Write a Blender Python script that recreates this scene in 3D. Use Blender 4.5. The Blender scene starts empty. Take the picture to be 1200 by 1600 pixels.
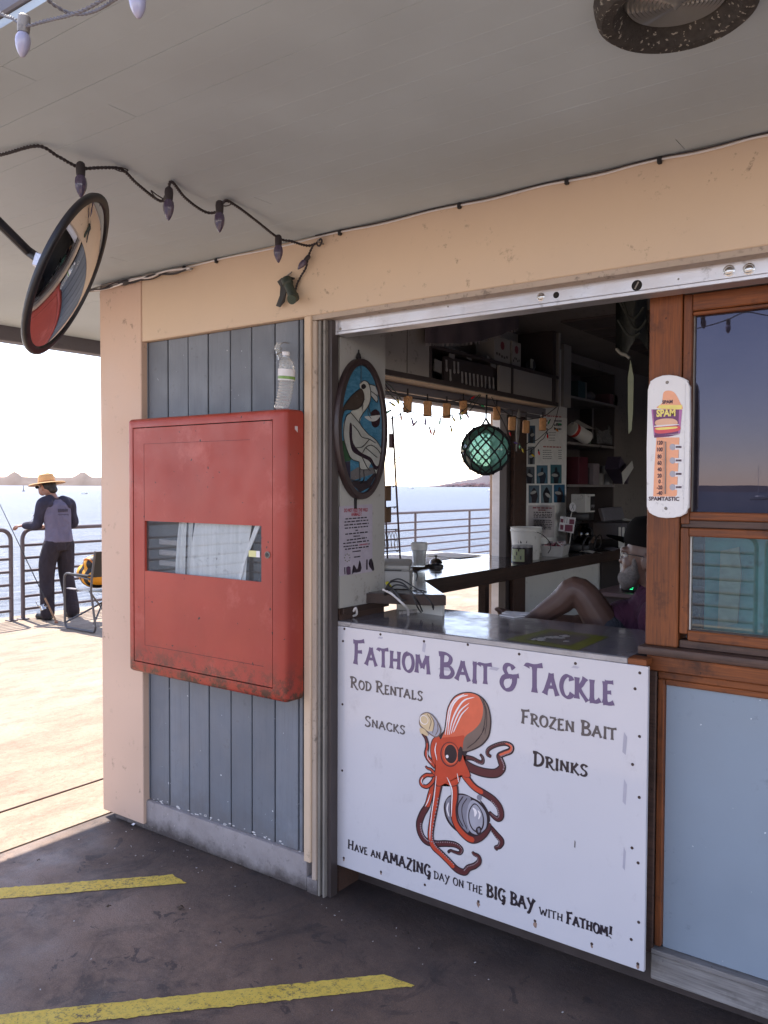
import bpy, bmesh, math, random
from mathutils import Vector, Matrix
random.seed(7)
SC = bpy.context.scene
COL = SC.collection
rad = math.radians

# ---------------------------------------------------------------- camera, sky, sun, exposure
FPX = 1304.1
YAW, PITCH, ROLL = rad(36.157), rad(1.8138), rad(0.2225)
EYE = Vector((0, 0, 1.55))
_cy, _sy = math.cos(YAW), math.sin(YAW)
CF = Vector((-_sy * math.cos(PITCH), _cy * math.cos(PITCH), -math.sin(PITCH)))
CR = Vector((_cy, _sy, 0))
CU = CR.cross(CF)
CR2 = CR * math.cos(ROLL) + CU * math.sin(ROLL)
CU = CR2.cross(CF)
CR = CR2
cam = bpy.data.cameras.new('camera')
camo = bpy.data.objects.new('camera', cam)
COL.objects.link(camo)
SC.camera = camo
cam.sensor_fit = 'VERTICAL'
cam.sensor_height = 36
cam.lens = 36 * FPX / 1600
cam.clip_start = 0.05
cam.clip_end = 30000
mw = Matrix((CR, CU, -CF)).transposed().to_4x4()
mw.translation = EYE
camo.matrix_world = mw

SUN = Vector((-0.62, 0.14, 1.0)).normalized()      # towards the sun
world = bpy.data.worlds.new('World')
SC.world = world
world.use_nodes = True
wn, wl = world.node_tree.nodes, world.node_tree.links
sky = wn.new('ShaderNodeTexSky')
sky.sky_type = 'NISHITA'
sky.sun_disc = False
sky.sun_elevation = math.asin(SUN.z)
sky.sun_rotation = math.atan2(SUN.x, SUN.y)
sky.dust_density = 0.15
sky.air_density = 0.8
sky.ozone_density = 1.2
wn['Background'].inputs['Strength'].default_value = 0.15
wb = wn.new('ShaderNodeMix'); wb.data_type = 'RGBA'; wb.blend_type = 'MULTIPLY'; wb.inputs[0].default_value = 1.0
wb.inputs[7].default_value = (1.24, .97, .88, 1)     # the camera's slightly magenta white balance
wl.new(sky.outputs[0], wb.inputs[6])
wl.new(wb.outputs[2], wn['Background'].inputs['Color'])
sl = bpy.data.lights.new('sun', 'SUN')
sl.energy = 3.3
sl.angle = rad(0.53)
sl.color = (1.0, 0.94, 0.86)
so = bpy.data.objects.new('sun', sl)
COL.objects.link(so)
so.rotation_euler = SUN.to_track_quat('Z', 'Y').to_euler()
so.location = (-20, 5, 30)
SC.view_settings.view_transform = 'Standard'
SC.view_settings.look = 'None'
SC.view_settings.exposure = 1.95
SC.view_settings.gamma = 1.0
SC.render.engine = 'CYCLES'
SC.cycles.max_bounces = 10
SC.cycles.diffuse_bounces = 5
SC.cycles.glossy_bounces = 4
SC.cycles.transparent_max_bounces = 12
SC.cycles.sample_clamp_indirect = 8


def at(px, py, x=None, y=None, z=None, t=None):
    """the point of a known real plane that the photograph shows at pixel (px, py)"""
    d = CF + CR * ((px - 600) / FPX) - CU * ((py - 800) / FPX)
    if x is not None: s = x / d.x
    elif y is not None: s = y / d.y
    elif z is not None: s = (z - EYE.z) / d.z
    else: s = t
    return EYE + d * s


# ---------------------------------------------------------------- helpers
ORG = {}
def V(*a): return Vector(a)

def tag(o, label=None, cat=None, group=None, kind=None):
    if label: o['label'] = label
    if cat: o['category'] = cat
    if group: o['group'] = group
    if kind: o['kind'] = kind
    return o

def thing(name, loc, label, cat, group=None, rz=0.0):
    o = bpy.data.objects.new(name, None)
    o.empty_display_size = 0.1
    COL.objects.link(o)
    o.location = loc
    o.rotation_euler = (0, 0, rz)
    ORG[o.name] = Vector(loc)
    return tag(o, label, cat, group)

def cat_rom(pts, n=6, closed=False):
    P = [Vector(p) for p in pts]
    if len(P) < 3 and not closed: return P
    out = []
    m = len(P)
    rng = range(m if closed else m - 1)
    for i in rng:
        if closed:
            a, b, c, d = P[(i - 1) % m], P[i], P[(i + 1) % m], P[(i + 2) % m]
        else:
            b, c = P[i], P[i + 1]
            a = P[i - 1] if i > 0 else b * 2 - c
            d = P[i + 2] if i + 2 < m else c * 2 - b
        for k in range(n):
            t = k / n
            out.append(0.5 * ((2 * b) + (c - a) * t + (2 * a - 5 * b + 4 * c - d) * t * t + (3 * b - a - 3 * c + d) * t ** 3))
    if not closed: out.append(P[-1])
    return out

class MB:
    def __init__(s):
        s.bm = bmesh.new()
    def box(s, x0, x1, y0, y1, z0, z1, bev=0.0, seg=1):
        x0, x1 = min(x0, x1), max(x0, x1); y0, y1 = min(y0, y1), max(y0, y1); z0, z1 = min(z0, z1), max(z0, z1)
        vs = [s.bm.verts.new((x, y, z)) for x in (x0, x1) for y in (y0, y1) for z in (z0, z1)]
        F = [(0, 1, 3, 2), (4, 6, 7, 5), (0, 4, 5, 1), (2, 3, 7, 6), (0, 2, 6, 4), (1, 5, 7, 3)]
        fs = [s.bm.faces.new([vs[i] for i in f]) for f in F]
        if bev > 0:
            es = list({e for f in fs for e in f.edges})
            bmesh.ops.bevel(s.bm, geom=es, offset=bev, segments=seg, affect='EDGES', profile=0.5)
        return vs
    def obox(s, c, size, M, bev=0.0, seg=1):
        n0 = set(s.bm.verts)
        a, b, d = size[0] / 2, size[1] / 2, size[2] / 2
        s.box(-a, a, -b, b, -d, d, bev, seg)
        for v in s.bm.verts:
            if v not in n0: v.co = M @ v.co + Vector(c)
    def prism(s, pts, d, cap=True):
        """polygon pts extruded by vector d"""
        d = Vector(d)
        a = [s.bm.verts.new(p) for p in pts]
        b = [s.bm.verts.new(Vector(p) + d) for p in pts]
        n = len(a)
        for i in range(n):
            s.bm.faces.new((a[i], a[(i + 1) % n], b[(i + 1) % n], b[i]))
        s.bm.faces.new(a[::-1]); s.bm.faces.new(b)
    def face(s, pts):
        return s.bm.faces.new([s.bm.verts.new(p) for p in pts])
    def tube(s, pts, r, n=8, closed=False, cap=True):
        P = [Vector(p) for p in pts]
        m = len(P)
        if not hasattr(r, '__len__'): r = [r] * m
        rings = []
        up = None
        for i in range(m):
            if closed: t = P[(i + 1) % m] - P[i - 1]
            else: t = P[min(i + 1, m - 1)] - P[max(i - 1, 0)]
            if t.length < 1e-9: t = Vector((0, 0, 1))
            t.normalize()
            if up is None:
                up = Vector((0, 0, 1)) if abs(t.z) < 0.9 else Vector((1, 0, 0))
            a = up - t * up.dot(t)
            if a.length < 1e-6: a = t.orthogonal()
            a.normalize(); up = a
            b = t.cross(a)
            rings.append([s.bm.verts.new(P[i] + (a * math.cos(2 * math.pi * k / n) + b * math.sin(2 * math.pi * k / n)) * r[i]) for k in range(n)])
        for i in range(m if closed else m - 1):
            A, B = rings[i], rings[(i + 1) % m]
            for k in range(n):
                try: s.bm.faces.new((A[k], A[(k + 1) % n], B[(k + 1) % n], B[k]))
                except ValueError: pass
        if cap and not closed:
            s.bm.faces.new(rings[0][::-1]); s.bm.faces.new(rings[-1])
    def lathe(s, prof, o=(0, 0, 0), M=None, n=20):
        """prof: (radius, height) list; o origin; M rotation (3x3) taking z to the axis"""
        M = M or Matrix.Identity(3); o = Vector(o)
        rings = []
        for r, h in prof:
            if r < 1e-5: rings.append([s.bm.verts.new(M @ Vector((0, 0, h)) + o)])
            else: rings.append([s.bm.verts.new(M @ Vector((r * math.cos(2 * math.pi * k / n), r * math.sin(2 * math.pi * k / n), h)) + o) for k in range(n)])
        for A, B in zip(rings, rings[1:]):
            for k in range(n):
                if len(A) == 1 and len(B) == 1: continue
                if len(A) == 1: s.bm.faces.new((A[0], B[(k + 1) % n], B[k]))
                elif len(B) == 1: s.bm.faces.new((A[k], A[(k + 1) % n], B[0]))
                else: s.bm.faces.new((A[k], A[(k + 1) % n], B[(k + 1) % n], B[k]))
    def ell(s, c, r, M=None, u=16, v=10):
        """ellipsoid"""
        M = M or Matrix.Identity(3); c = Vector(c)
        rings = []
        for j in range(v + 1):
            ph = math.pi * j / v
            if j in (0, v): rings.append([s.bm.verts.new(M @ Vector((0, 0, r[2] * math.cos(ph))) + c)])
            else: rings.append([s.bm.verts.new(M @ Vector((r[0] * math.sin(ph) * math.cos(2 * math.pi * k / u), r[1] * math.sin(ph) * math.sin(2 * math.pi * k / u), r[2] * math.cos(ph))) + c) for k in range(u)])
        for A, B in zip(rings, rings[1:]):
            for k in range(u):
                if len(A) == 1: s.bm.faces.new((A[0], B[k], B[(k + 1) % u]))
                elif len(B) == 1: s.bm.faces.new((A[k], B[0], A[(k + 1) % u]))
                else: s.bm.faces.new((A[k], B[k], B[(k + 1) % u], A[(k + 1) % u]))
    def sheet(s, f, nu, nv, thick=None):
        g = [[s.bm.verts.new(f(i / nu, j / nv)) for j in range(nv + 1)] for i in range(nu + 1)]
        for i in range(nu):
            for j in range(nv):
                s.bm.faces.new((g[i][j], g[i + 1][j], g[i + 1][j + 1], g[i][j + 1]))
    def build(s, name, mat, parent=None, smooth=35, label=None, cat=None, group=None, kind=None, fix=True):
        if fix: bmesh.ops.recalc_face_normals(s.bm, faces=s.bm.faces[:])
        if parent is not None:
            org = ORG.get(parent.name, Vector((0, 0, 0)))
        else:
            xs = [v.co for v in s.bm.verts]
            lo = Vector((min(v.x for v in xs), min(v.y for v in xs), min(v.z for v in xs)))
            hi = Vector((max(v.x for v in xs), max(v.y for v in xs), max(v.z for v in xs)))
            org = Vector(((lo.x + hi.x) / 2, (lo.y + hi.y) / 2, lo.z))
        for v in s.bm.verts: v.co -= org
        me = bpy.data.meshes.new(name)
        s.bm.to_mesh(me); s.bm.free()
        mats = mat if isinstance(mat, (list, tuple)) else [mat]
        for m in mats: me.materials.append(m)
        if smooth:
            me.polygons.foreach_set('use_smooth', [True] * len(me.polygons))
            me.set_sharp_from_angle(angle=rad(smooth))
        o = bpy.data.objects.new(name, me)
        COL.objects.link(o)
        if parent is not None:
            o.parent = parent
        else:
            o.location = org
        ORG[o.name] = org
        return tag(o, label, cat, group, kind)

def mesh_obj(name, me, mat, parent, label=None, cat=None, org=None):
    """link a ready mesh given in world coordinates"""
    if org is None: org = ORG[parent.name]
    me.transform(Matrix.Translation(-org))
    me.materials.clear(); me.materials.append(mat)
    o = bpy.data.objects.new(name, me)
    COL.objects.link(o)
    if parent is not None: o.parent = parent
    else: o.location = org
    ORG[o.name] = org
    return tag(o, label, cat)

def dup(root, loc=None, rz=None, label=None, parent=None):
    c = root.copy(); COL.objects.link(c)
    if parent is not None: c.parent = parent
    if loc is not None: c.location = loc
    if rz is not None: c.rotation_euler = (0, 0, rz)
    if label: c['label'] = label
    for ch in [k for k in bpy.data.objects if k.parent == root]:
        dup(ch, parent=c)
    return c

def rotM(ax, ang): return Matrix.Rotation(ang, 3, ax)
def zto(v): return Vector(v).normalized().to_track_quat('Z', 'Y').to_matrix()

# ---------------------------------------------------------------- materials
def hx(h):
    c = [int(h[i:i + 2], 16) / 255 for i in (0, 2, 4)]
    return tuple((x / 12.92 if x <= .04045 else ((x + .055) / 1.055) ** 2.4) for x in c)

class NT:
    def __init__(s, name):
        s.m = bpy.data.materials.new(name); s.m.use_nodes = True
        s.t = s.m.node_tree; s.n = s.t.nodes
        s.b = s.n['Principled BSDF']; s.out = s.n['Material Output']
        s.pos = None
    def link(s, a, b): s.t.links.new(a, b)
    def new(s, t): return s.n.new(t)
    def P(s, sc=(1, 1, 1)):
        g = s.new('ShaderNodeNewGeometry') if s.pos is None else s.pos
        s.pos = g
        mp = s.new('ShaderNodeMapping'); mp.inputs['Scale'].default_value = sc
        s.link(g.outputs['Position'], mp.inputs['Vector'])
        return mp.outputs[0]
    def noise(s, scale, detail=4, rough=.55, sc=(1, 1, 1), dist=0):
        n = s.new('ShaderNodeTexNoise'); n.inputs['Scale'].default_value = scale
        n.inputs['Detail'].default_value = detail; n.inputs['Roughness'].default_value = rough
        n.inputs['Distortion'].default_value = dist
        s.link(s.P(sc), n.inputs['Vector'])
        return n.outputs['Fac']
    def ramp(s, f, a, b, lo=0.0, hi=1.0):
        r = s.new('ShaderNodeMapRange'); r.inputs[1].default_value = a; r.inputs[2].default_value = b
        r.inputs[3].default_value = lo; r.inputs[4].default_value = hi
        s.link(f, r.inputs[0]); return r.outputs[0]
    def mix(s, f, a, b, mode='MIX'):
        m = s.new('ShaderNodeMix'); m.data_type = 'RGBA'; m.blend_type = mode
        for i, v in ((0, f), (6, a), (7, b)):
            if hasattr(v, 'is_output'): s.link(v, m.inputs[i])
            elif i == 0: m.inputs[i].default_value = v
            else: m.inputs[i].default_value = (*v[:3], 1)
        return m.outputs[2]
    def math(s, op, a, b):
        m = s.new('ShaderNodeMath'); m.operation = op
        for i, v in enumerate((a, b)):
            if hasattr(v, 'is_output'): s.link(v, m.inputs[i])
            else: m.inputs[i].default_value = v
        return m.outputs[0]
    def bump(s, h, strength=.2, dist=.002):
        b = s.new('ShaderNodeBump'); b.inputs['Strength'].default_value = strength; b.inputs['Distance'].default_value = dist
        s.link(h, b.inputs['Height']); s.link(b.outputs[0], s.b.inputs['Normal'])
    def col(s, c):
        if hasattr(c, 'is_output'): s.link(c, s.b.inputs['Base Color'])
        else: s.b.inputs['Base Color'].default_value = (*c[:3], 1)
    def set(s, **k):
        for a, v in k.items():
            i = s.b.inputs[a.replace('_', ' ')]
            if hasattr(v, 'is_output'): s.link(v, i)
            else: i.default_value = v

MC = {}
def paint(name, col, rough=.5, var=.12, scale=3, dirt=.0, dcol=(.04, .03, .03), dscale=30, bump=.1, bscale=60, metal=0.0, chips=0.0, ccol=(.6, .58, .55), sc=(1, 1, 1), spec=.5, coat=0.0):
    """painted or plain surface with broad mottling, specks of dirt and fine relief"""
    if name in MC: return MC[name]
    t = NT(name)
    a = tuple(min(1, c * (1 + var)) for c in col); b = tuple(c * (1 - var) for c in col)
    c = t.mix(t.ramp(t.noise(scale, 5, .6, sc), .3, .7), b, a)
    if dirt > 0:
        d = t.ramp(t.noise(dscale, 6, .7), .62 - dirt * .25, .72 - dirt * .2)
        d2 = t.ramp(t.noise(dscale * .13, 3), .4, .65)
        c = t.mix(t.math('MULTIPLY', d, t.math('MULTIPLY', d2, .75)), c, dcol)
    if chips > 0:
        d = t.ramp(t.noise(dscale * 1.7, 3, .5), .755 - chips * .1, .77 - chips * .1)
        c = t.mix(d, c, ccol)
    t.col(c)
    t.set(Roughness=t.ramp(t.noise(scale * 4, 4), .3, .7, max(0, rough - .08), min(1, rough + .1)), Metallic=metal, Specular_IOR_Level=spec, Coat_Weight=coat)
    if bump: t.bump(t.noise(bscale, 5, .6), bump, .002)
    MC[name] = t.m
    return t.m

def plain(name, col, rough=.5, metal=0.0, spec=.5, **k):
    if name in MC: return MC[name]
    t = NT(name)
    c = t.mix(t.ramp(t.noise(25, 3), .3, .7), tuple(x * .92 for x in col), tuple(min(1, x * 1.06) for x in col))
    t.col(c); t.set(Roughness=rough, Metallic=metal, Specular_IOR_Level=spec)
    for a, v in k.items(): t.set(**{a: v})
    MC[name] = t.m
    return t.m

def wood(name, c0, c1, dark, axis='z', rough=.42, blot=.5, coat=.0):
    if name in MC: return MC[name]
    t = NT(name)
    sc = {'z': (26, 26, 1.3), 'x': (1.3, 26, 26), 'y': (26, 1.3, 26)}[axis]
    g = t.noise(1.6, 6, .65, sc, .6)
    g2 = t.noise(7, 3, .6, sc)
    c = t.mix(t.ramp(g, .32, .68), c0, c1)
    c = t.mix(t.ramp(g2, .42, .75, 0, .6), c, dark)
    c = t.mix(t.ramp(t.noise(2.5, 4, .6), .45, .7, 0, .45), c, dark)
    bl = t.ramp(t.noise(9, 5, .7), .56, .74, 0, blot)
    c = t.mix(bl, c, dark)
    sp = t.ramp(t.noise(70, 3, .5, (1, 1, .8)), .7, .76, 0, .85)
    c = t.mix(sp, c, tuple(x * .4 for x in dark))
    t.col(c); t.set(Roughness=t.ramp(g, .3, .7, rough - .02, rough + .2), Coat_Weight=coat, Specular_IOR_Level=.32)
    t.bump(g, .25, .0015)
    MC[name] = t.m
    return t.m

def glassm(name, tint=(.9, .95, .95), ior=1.5, rough=0.0, haze=0.0, hazecol=(.6, .6, .6), gloss_tint=(1, 1, 1)):
    if name in MC: return MC[name]
    t = NT(name)
    t.n.remove(t.b)
    tr = t.new('ShaderNodeBsdfTransparent'); tr.inputs[0].default_value = (*tint, 1)
    gl = t.new('ShaderNodeBsdfGlossy'); gl.inputs['Roughness'].default_value = rough; gl.inputs[0].default_value = (*gloss_tint, 1)
    lwt = t.new('ShaderNodeLayerWeight'); lwt.inputs[0].default_value = .5
    f0 = ((ior - 1) / (ior + 1)) ** 2
    fr_ = t.math('ADD', t.math('MULTIPLY', t.math('POWER', lwt.outputs['Facing'], 4.0), 1 - f0), f0)
    src = tr.outputs[0]
    if haze > 0:
        df = t.new('ShaderNodeBsdfDiffuse'); df.inputs[0].default_value = (*hazecol, 1)
        mx = t.new('ShaderNodeMixShader')
        h = t.ramp(t.noise(8, 5, .7), .3, .75, haze * .6, haze * 1.3)
        t.link(h, mx.inputs[0]); t.link(src, mx.inputs[1]); t.link(df.outputs[0], mx.inputs[2]); src = mx.outputs[0]
    m2 = t.new('ShaderNodeMixShader')
    t.link(fr_, m2.inputs[0]); t.link(src, m2.inputs[1]); t.link(gl.outputs[0], m2.inputs[2])
    t.link(m2.outputs[0], t.out.inputs['Surface'])
    MC[name] = t.m
    return t.m

def flat_print(name, col, rough=.35):
    return plain(name, col, rough)

M = {}
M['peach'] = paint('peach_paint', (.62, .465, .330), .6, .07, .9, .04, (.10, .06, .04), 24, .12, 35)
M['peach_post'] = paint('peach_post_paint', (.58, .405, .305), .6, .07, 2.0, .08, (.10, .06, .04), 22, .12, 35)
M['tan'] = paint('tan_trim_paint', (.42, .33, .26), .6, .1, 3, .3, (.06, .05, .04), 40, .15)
M['ceil'] = paint('ceiling_paint', (.43, .495, .535), .6, .16, .8, .0, (.08, .07, .07), 40, .10, 25)
M['beam'] = paint('beam_grey', (.14, .13, .145), .6, .1, 3, .1)
M['board'] = None
M['panel'] = paint('grey_blue_panel_paint', (.24, .29, .35), .5, .06, 1.8, .1, (.10, .11, .12), 30, .06, 50, chips=.06, ccol=(.7, .72, .75))
M['dark'] = plain('dark_gap', (.012, .010, .010), .9)
M['conc'] = None
M['alu'] = paint('weathered_aluminium', (.62, .60, .62), .42, .1, 4, .25, (.2, .18, .17), 22, .08, 80, metal=.75, sc=(1, 1, 4))
M['track'] = paint('grey_track_metal', (.25, .225, .20), .55, .15, 6, .3, (.05, .04, .04), 30, .1, 60, metal=.3)
M['jamb_dark'] = paint('dark_brown_frame', (.055, .042, .040), .45, .2, 5)
M['red'] = None
M['wood'] = wood('stained_wood', (.15, .042, .012), (.285, .088, .024), (.035, .015, .010), 'z', .42, .8)
M['woodx'] = wood('stained_wood_rail', (.14, .040, .012), (.265, .080, .022), (.035, .015, .010), 'x', .42, .85)
M['woodd'] = wood('dark_wood_sill', (.075, .045, .035), (.11, .06, .045), (.02, .014, .012), 'x', .4, .6)
M['greywood'] = wood('weathered_grey_wood', (.26, .24, .23), (.36, .34, .32), (.07, .06, .055), 'x', .8, .5)
M['white'] = paint('white_wall_paint', (.62, .60, .56), .6, .05, 2, .15, (.2, .18, .16), 20, .05)
M['signw'] = None
M['black'] = plain('black_plastic', (.014, .012, .013), .45)
M['cord'] = plain('dark_cord', (.03, .022, .025), .6)
M['steel'] = plain('bright_steel', (.6, .6, .6), .25, 1.0)
M['rail'] = paint('railing_grey_paint', (.115, .085, .085), .5, .15, 6, .2)
M['paper'] = plain('white_paper', (.74, .72, .74), .7)
M['glass'] = glassm('clear_glass')

def mk_plank(name, k):
    t = NT(name)
    a, b = (.146 * k, .162 * k, .192 * k), (.188 * k, .205 * k, .236 * k)
    c = t.mix(t.ramp(t.noise(2.5, 5, .6), .3, .7), a, b)
    c = t.mix(t.ramp(t.noise(4, 7, .75, (14, 14, .8), .5), .50, .72, 0, .4), c, (.09, .10, .12))      # brush and grain streaks
    c = t.mix(t.ramp(t.noise(10, 7, .8), .60, .70, 0, .6), c, (.075, .075, .085))
    c = t.mix(t.ramp(t.noise(3, 5, .8, (1, 1, .4)), .58, .70, 0, .35), c, (.27, .28, .31))            # chalky fade
    g = t.new('ShaderNodeSeparateXYZ'); t.link(t.P(), g.inputs[0])
    z = t.math('ADD', g.outputs['Z'], t.math('MULTIPLY', t.noise(14, 6, .75), .35))
    c = t.mix(t.ramp(z, .42, .26, 0, .7), c, (.12, .11, .11))
    c = t.mix(t.ramp(t.noise(48, 3, .6), .735, .742), c, (.62, .64, .66))
    t.col(c); t.set(Roughness=t.ramp(t.noise(8, 4), .3, .7, .42, .7))
    t.bump(t.noise(5, 6, .7, (16, 16, 1)), .35, .002)
    return t.m
M['planks'] = [mk_plank('slate_blue_plank_%s' % n, k) for n, k in (('mid', .9), ('light', .97), ('dark', .83))]

def cloth(name, col, var=.14, scale=7, fold=.03):
    if name in MC: return MC[name]
    t = NT(name)
    n = t.noise(scale, 4, .55, (1, 1, .55), 1.4)
    c = t.mix(t.ramp(n, .3, .7), tuple(x * (1 - var) for x in col), tuple(x * (1 + var) for x in col))
    t.col(c); t.set(Roughness=.9, Specular_IOR_Level=.2); t.bump(n, .8, fold)
    MC[name] = t.m
    return t.m

def mk_base():
    t = NT('grimy_base_concrete')
    c = t.mix(t.ramp(t.noise(5, 6, .65), .3, .7), (.24, .21, .205), (.36, .325, .32))
    g = t.new('ShaderNodeSeparateXYZ'); t.link(t.P(), g.inputs[0])
    z = t.math('ADD', g.outputs['Z'], t.math('MULTIPLY', t.noise(7, 7, .75), .16))
    c = t.mix(t.ramp(z, .145, .085, 0, .9), c, (.055, .042, .038))       # splash dirt at the foot
    c = t.mix(t.ramp(t.noise(30, 6, .8), .56, .70, 0, .6), c, (.10, .085, .08))
    c = t.mix(t.ramp(t.noise(70, 3, .6), .70, .73, 0, .8), c, (.5, .47, .45))
    t.col(c); t.set(Roughness=.9); t.bump(t.noise(35, 8, .75), .7, .006)
    return t.m
M['conc'] = mk_base()

def mk_red():
    t = NT('red_cabinet_paint')
    c = t.mix(t.ramp(t.noise(2.2, 4), .3, .7), (.285, .028, .016), (.375, .046, .026))
    c = t.mix(t.ramp(t.noise(5, 6, .7), .55, .75, 0, .6), c, (.50, .13, .105))          # chalky patches
    g = t.new('ShaderNodeSeparateXYZ'); t.link(t.P(), g.inputs[0])
    low = t.ramp(g.outputs['Z'], .90, .76, 0, 1)
    rust = t.ramp(t.noise(19, 8, .82), .46, .56, 0, 1)
    rust = t.math('MULTIPLY', rust, t.math('ADD', t.math('MULTIPLY', low, 1.0), .03))
    c = t.mix(rust, c, (.07, .03, .018))
    pit = t.ramp(t.noise(42, 2, .5), .735, .745)
    c = t.mix(pit, c, (.03, .012, .01))
    scr = t.ramp(t.noise(3.5, 8, .8, (1, 1, 9), 2.5), .68, .695, 0, .7)
    c = t.mix(scr, c, (.16, .03, .025))
    t.col(c); t.set(Roughness=t.ramp(t.noise(9, 4), .3, .7, .36, .55))
    t.bump(t.noise(40, 5), .12, .002)
    return t.m
M['red'] = mk_red()

def mk_sign():
    t = NT('white_sign_laminate')
    c = t.mix(t.ramp(t.noise(1.2, 3), .3, .7), (.55, .535, .565), (.62, .60, .625))
    g = t.new('ShaderNodeSeparateXYZ'); t.link(t.P(), g.inputs[0])
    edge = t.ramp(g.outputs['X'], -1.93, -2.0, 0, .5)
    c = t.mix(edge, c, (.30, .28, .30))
    sm = t.ramp(t.noise(11, 7, .8, (1, 1, .7)), .58, .74, 0, .35)
    c = t.mix(sm, c, (.34, .31, .33))
    t.col(c); t.set(Roughness=.35, Specular_IOR_Level=.4, Coat_Weight=.8, Coat_Roughness=.02)
    return t.m
M['signw'] = mk_sign()

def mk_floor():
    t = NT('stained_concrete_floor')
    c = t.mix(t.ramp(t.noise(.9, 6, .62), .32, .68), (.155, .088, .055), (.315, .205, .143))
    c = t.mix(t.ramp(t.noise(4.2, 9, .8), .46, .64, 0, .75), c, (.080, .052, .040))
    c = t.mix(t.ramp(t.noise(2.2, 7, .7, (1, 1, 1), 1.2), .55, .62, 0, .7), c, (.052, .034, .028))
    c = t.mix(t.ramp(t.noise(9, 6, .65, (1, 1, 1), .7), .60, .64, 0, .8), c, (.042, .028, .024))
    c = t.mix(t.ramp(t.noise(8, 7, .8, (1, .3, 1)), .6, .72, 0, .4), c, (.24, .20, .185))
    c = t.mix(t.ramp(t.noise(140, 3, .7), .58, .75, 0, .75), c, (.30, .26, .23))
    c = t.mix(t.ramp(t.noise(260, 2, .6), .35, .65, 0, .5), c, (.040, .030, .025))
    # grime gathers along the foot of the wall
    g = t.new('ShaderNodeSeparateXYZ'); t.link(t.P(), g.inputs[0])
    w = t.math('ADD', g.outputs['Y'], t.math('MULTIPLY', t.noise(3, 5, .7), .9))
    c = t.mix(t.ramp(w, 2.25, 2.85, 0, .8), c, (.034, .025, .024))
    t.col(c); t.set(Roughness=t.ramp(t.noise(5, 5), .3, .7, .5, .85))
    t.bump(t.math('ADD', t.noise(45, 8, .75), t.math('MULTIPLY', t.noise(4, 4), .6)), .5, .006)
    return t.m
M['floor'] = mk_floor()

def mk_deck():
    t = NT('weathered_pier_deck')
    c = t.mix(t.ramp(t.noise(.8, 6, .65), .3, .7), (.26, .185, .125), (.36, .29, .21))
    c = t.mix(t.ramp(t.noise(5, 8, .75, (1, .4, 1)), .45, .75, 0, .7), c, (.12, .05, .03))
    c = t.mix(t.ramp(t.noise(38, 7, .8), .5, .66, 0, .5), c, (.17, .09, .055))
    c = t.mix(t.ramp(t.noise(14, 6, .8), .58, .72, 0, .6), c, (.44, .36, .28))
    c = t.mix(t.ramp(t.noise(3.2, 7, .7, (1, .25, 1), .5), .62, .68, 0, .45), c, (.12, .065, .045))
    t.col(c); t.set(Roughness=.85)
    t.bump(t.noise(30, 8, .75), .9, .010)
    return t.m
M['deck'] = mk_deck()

def mk_sea():
    t = NT('sea_water'); t.n.remove(t.b)
    a = t.noise(1.1, 7, .65, (1, .5, 1), .4)
    b = t.noise(.10, 4, .6, (1, .4, 1))
    h = t.math('ADD', a, t.math('MULTIPLY', b, 3.0))
    bp = t.new('ShaderNodeBump'); bp.inputs['Strength'].default_value = .9; bp.inputs['Distance'].default_value = .5
    t.link(h, bp.inputs['Height'])
    df = t.new('ShaderNodeBsdfDiffuse'); t.link(bp.outputs[0], df.inputs['Normal'])
    t.link(t.mix(t.ramp(t.noise(.02, 4, .6, (1, .3, 1)), .35, .65), (.030, .042, .066), (.040, .055, .085)), df.inputs[0])
    gl = t.new('ShaderNodeBsdfGlossy'); gl.inputs['Roughness'].default_value = .28; t.link(bp.outputs[0], gl.inputs['Normal'])
    mx = t.new('ShaderNodeMixShader')
    fr = t.new('ShaderNodeFresnel'); fr.inputs[0].default_value = 1.33; t.link(bp.outputs[0], fr.inputs['Normal'])
    t.link(t.math('MINIMUM', fr.outputs[0], .36), mx.inputs[0])      # rough sea never mirrors fully
    t.link(df.outputs[0], mx.inputs[1]); t.link(gl.outputs[0], mx.inputs[2]); t.link(mx.outputs[0], t.out.inputs[0])
    return t.m
M['sea'] = mk_sea()

def mk_yellow():
    t = NT('worn_yellow_paint')
    c = t.mix(t.ramp(t.noise(5, 6, .7), .3, .7), (.70, .47, .05), (.78, .58, .11))
    w = t.math('MULTIPLY', t.ramp(t.noise(38, 9, .85), .50, .60), t.ramp(t.noise(3.1, 5, .7), .42, .60, .2, 1))
    c = t.mix(w, c, (.085, .065, .055))
    c = t.mix(t.ramp(t.noise(160, 3, .7), .60, .66, 0, .8), c, (.09, .07, .05))
    t.col(c); t.set(Roughness=.75)
    t.bump(t.noise(60, 6, .7), .4, .003)
    return t.m
M['yellow'] = mk_yellow()

# ---------------------------------------------------------------- sea, far shore, pier deck
WZ = -4.5
b = MB()
b.face([(-16000, -14000, WZ), (14000, -14000, WZ), (14000, 16000, WZ), (-16000, 16000, WZ)])
b.build('sea', M['sea'], kind='structure', smooth=0)

M['shore'] = paint('far_dry_land', (.10, .070, .058), .95, .15, .004, 0, bump=0)
M['hill'] = paint('far_hill_scrub', (.06, .048, .056), .95, .2, .003, 0, bump=0)

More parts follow.
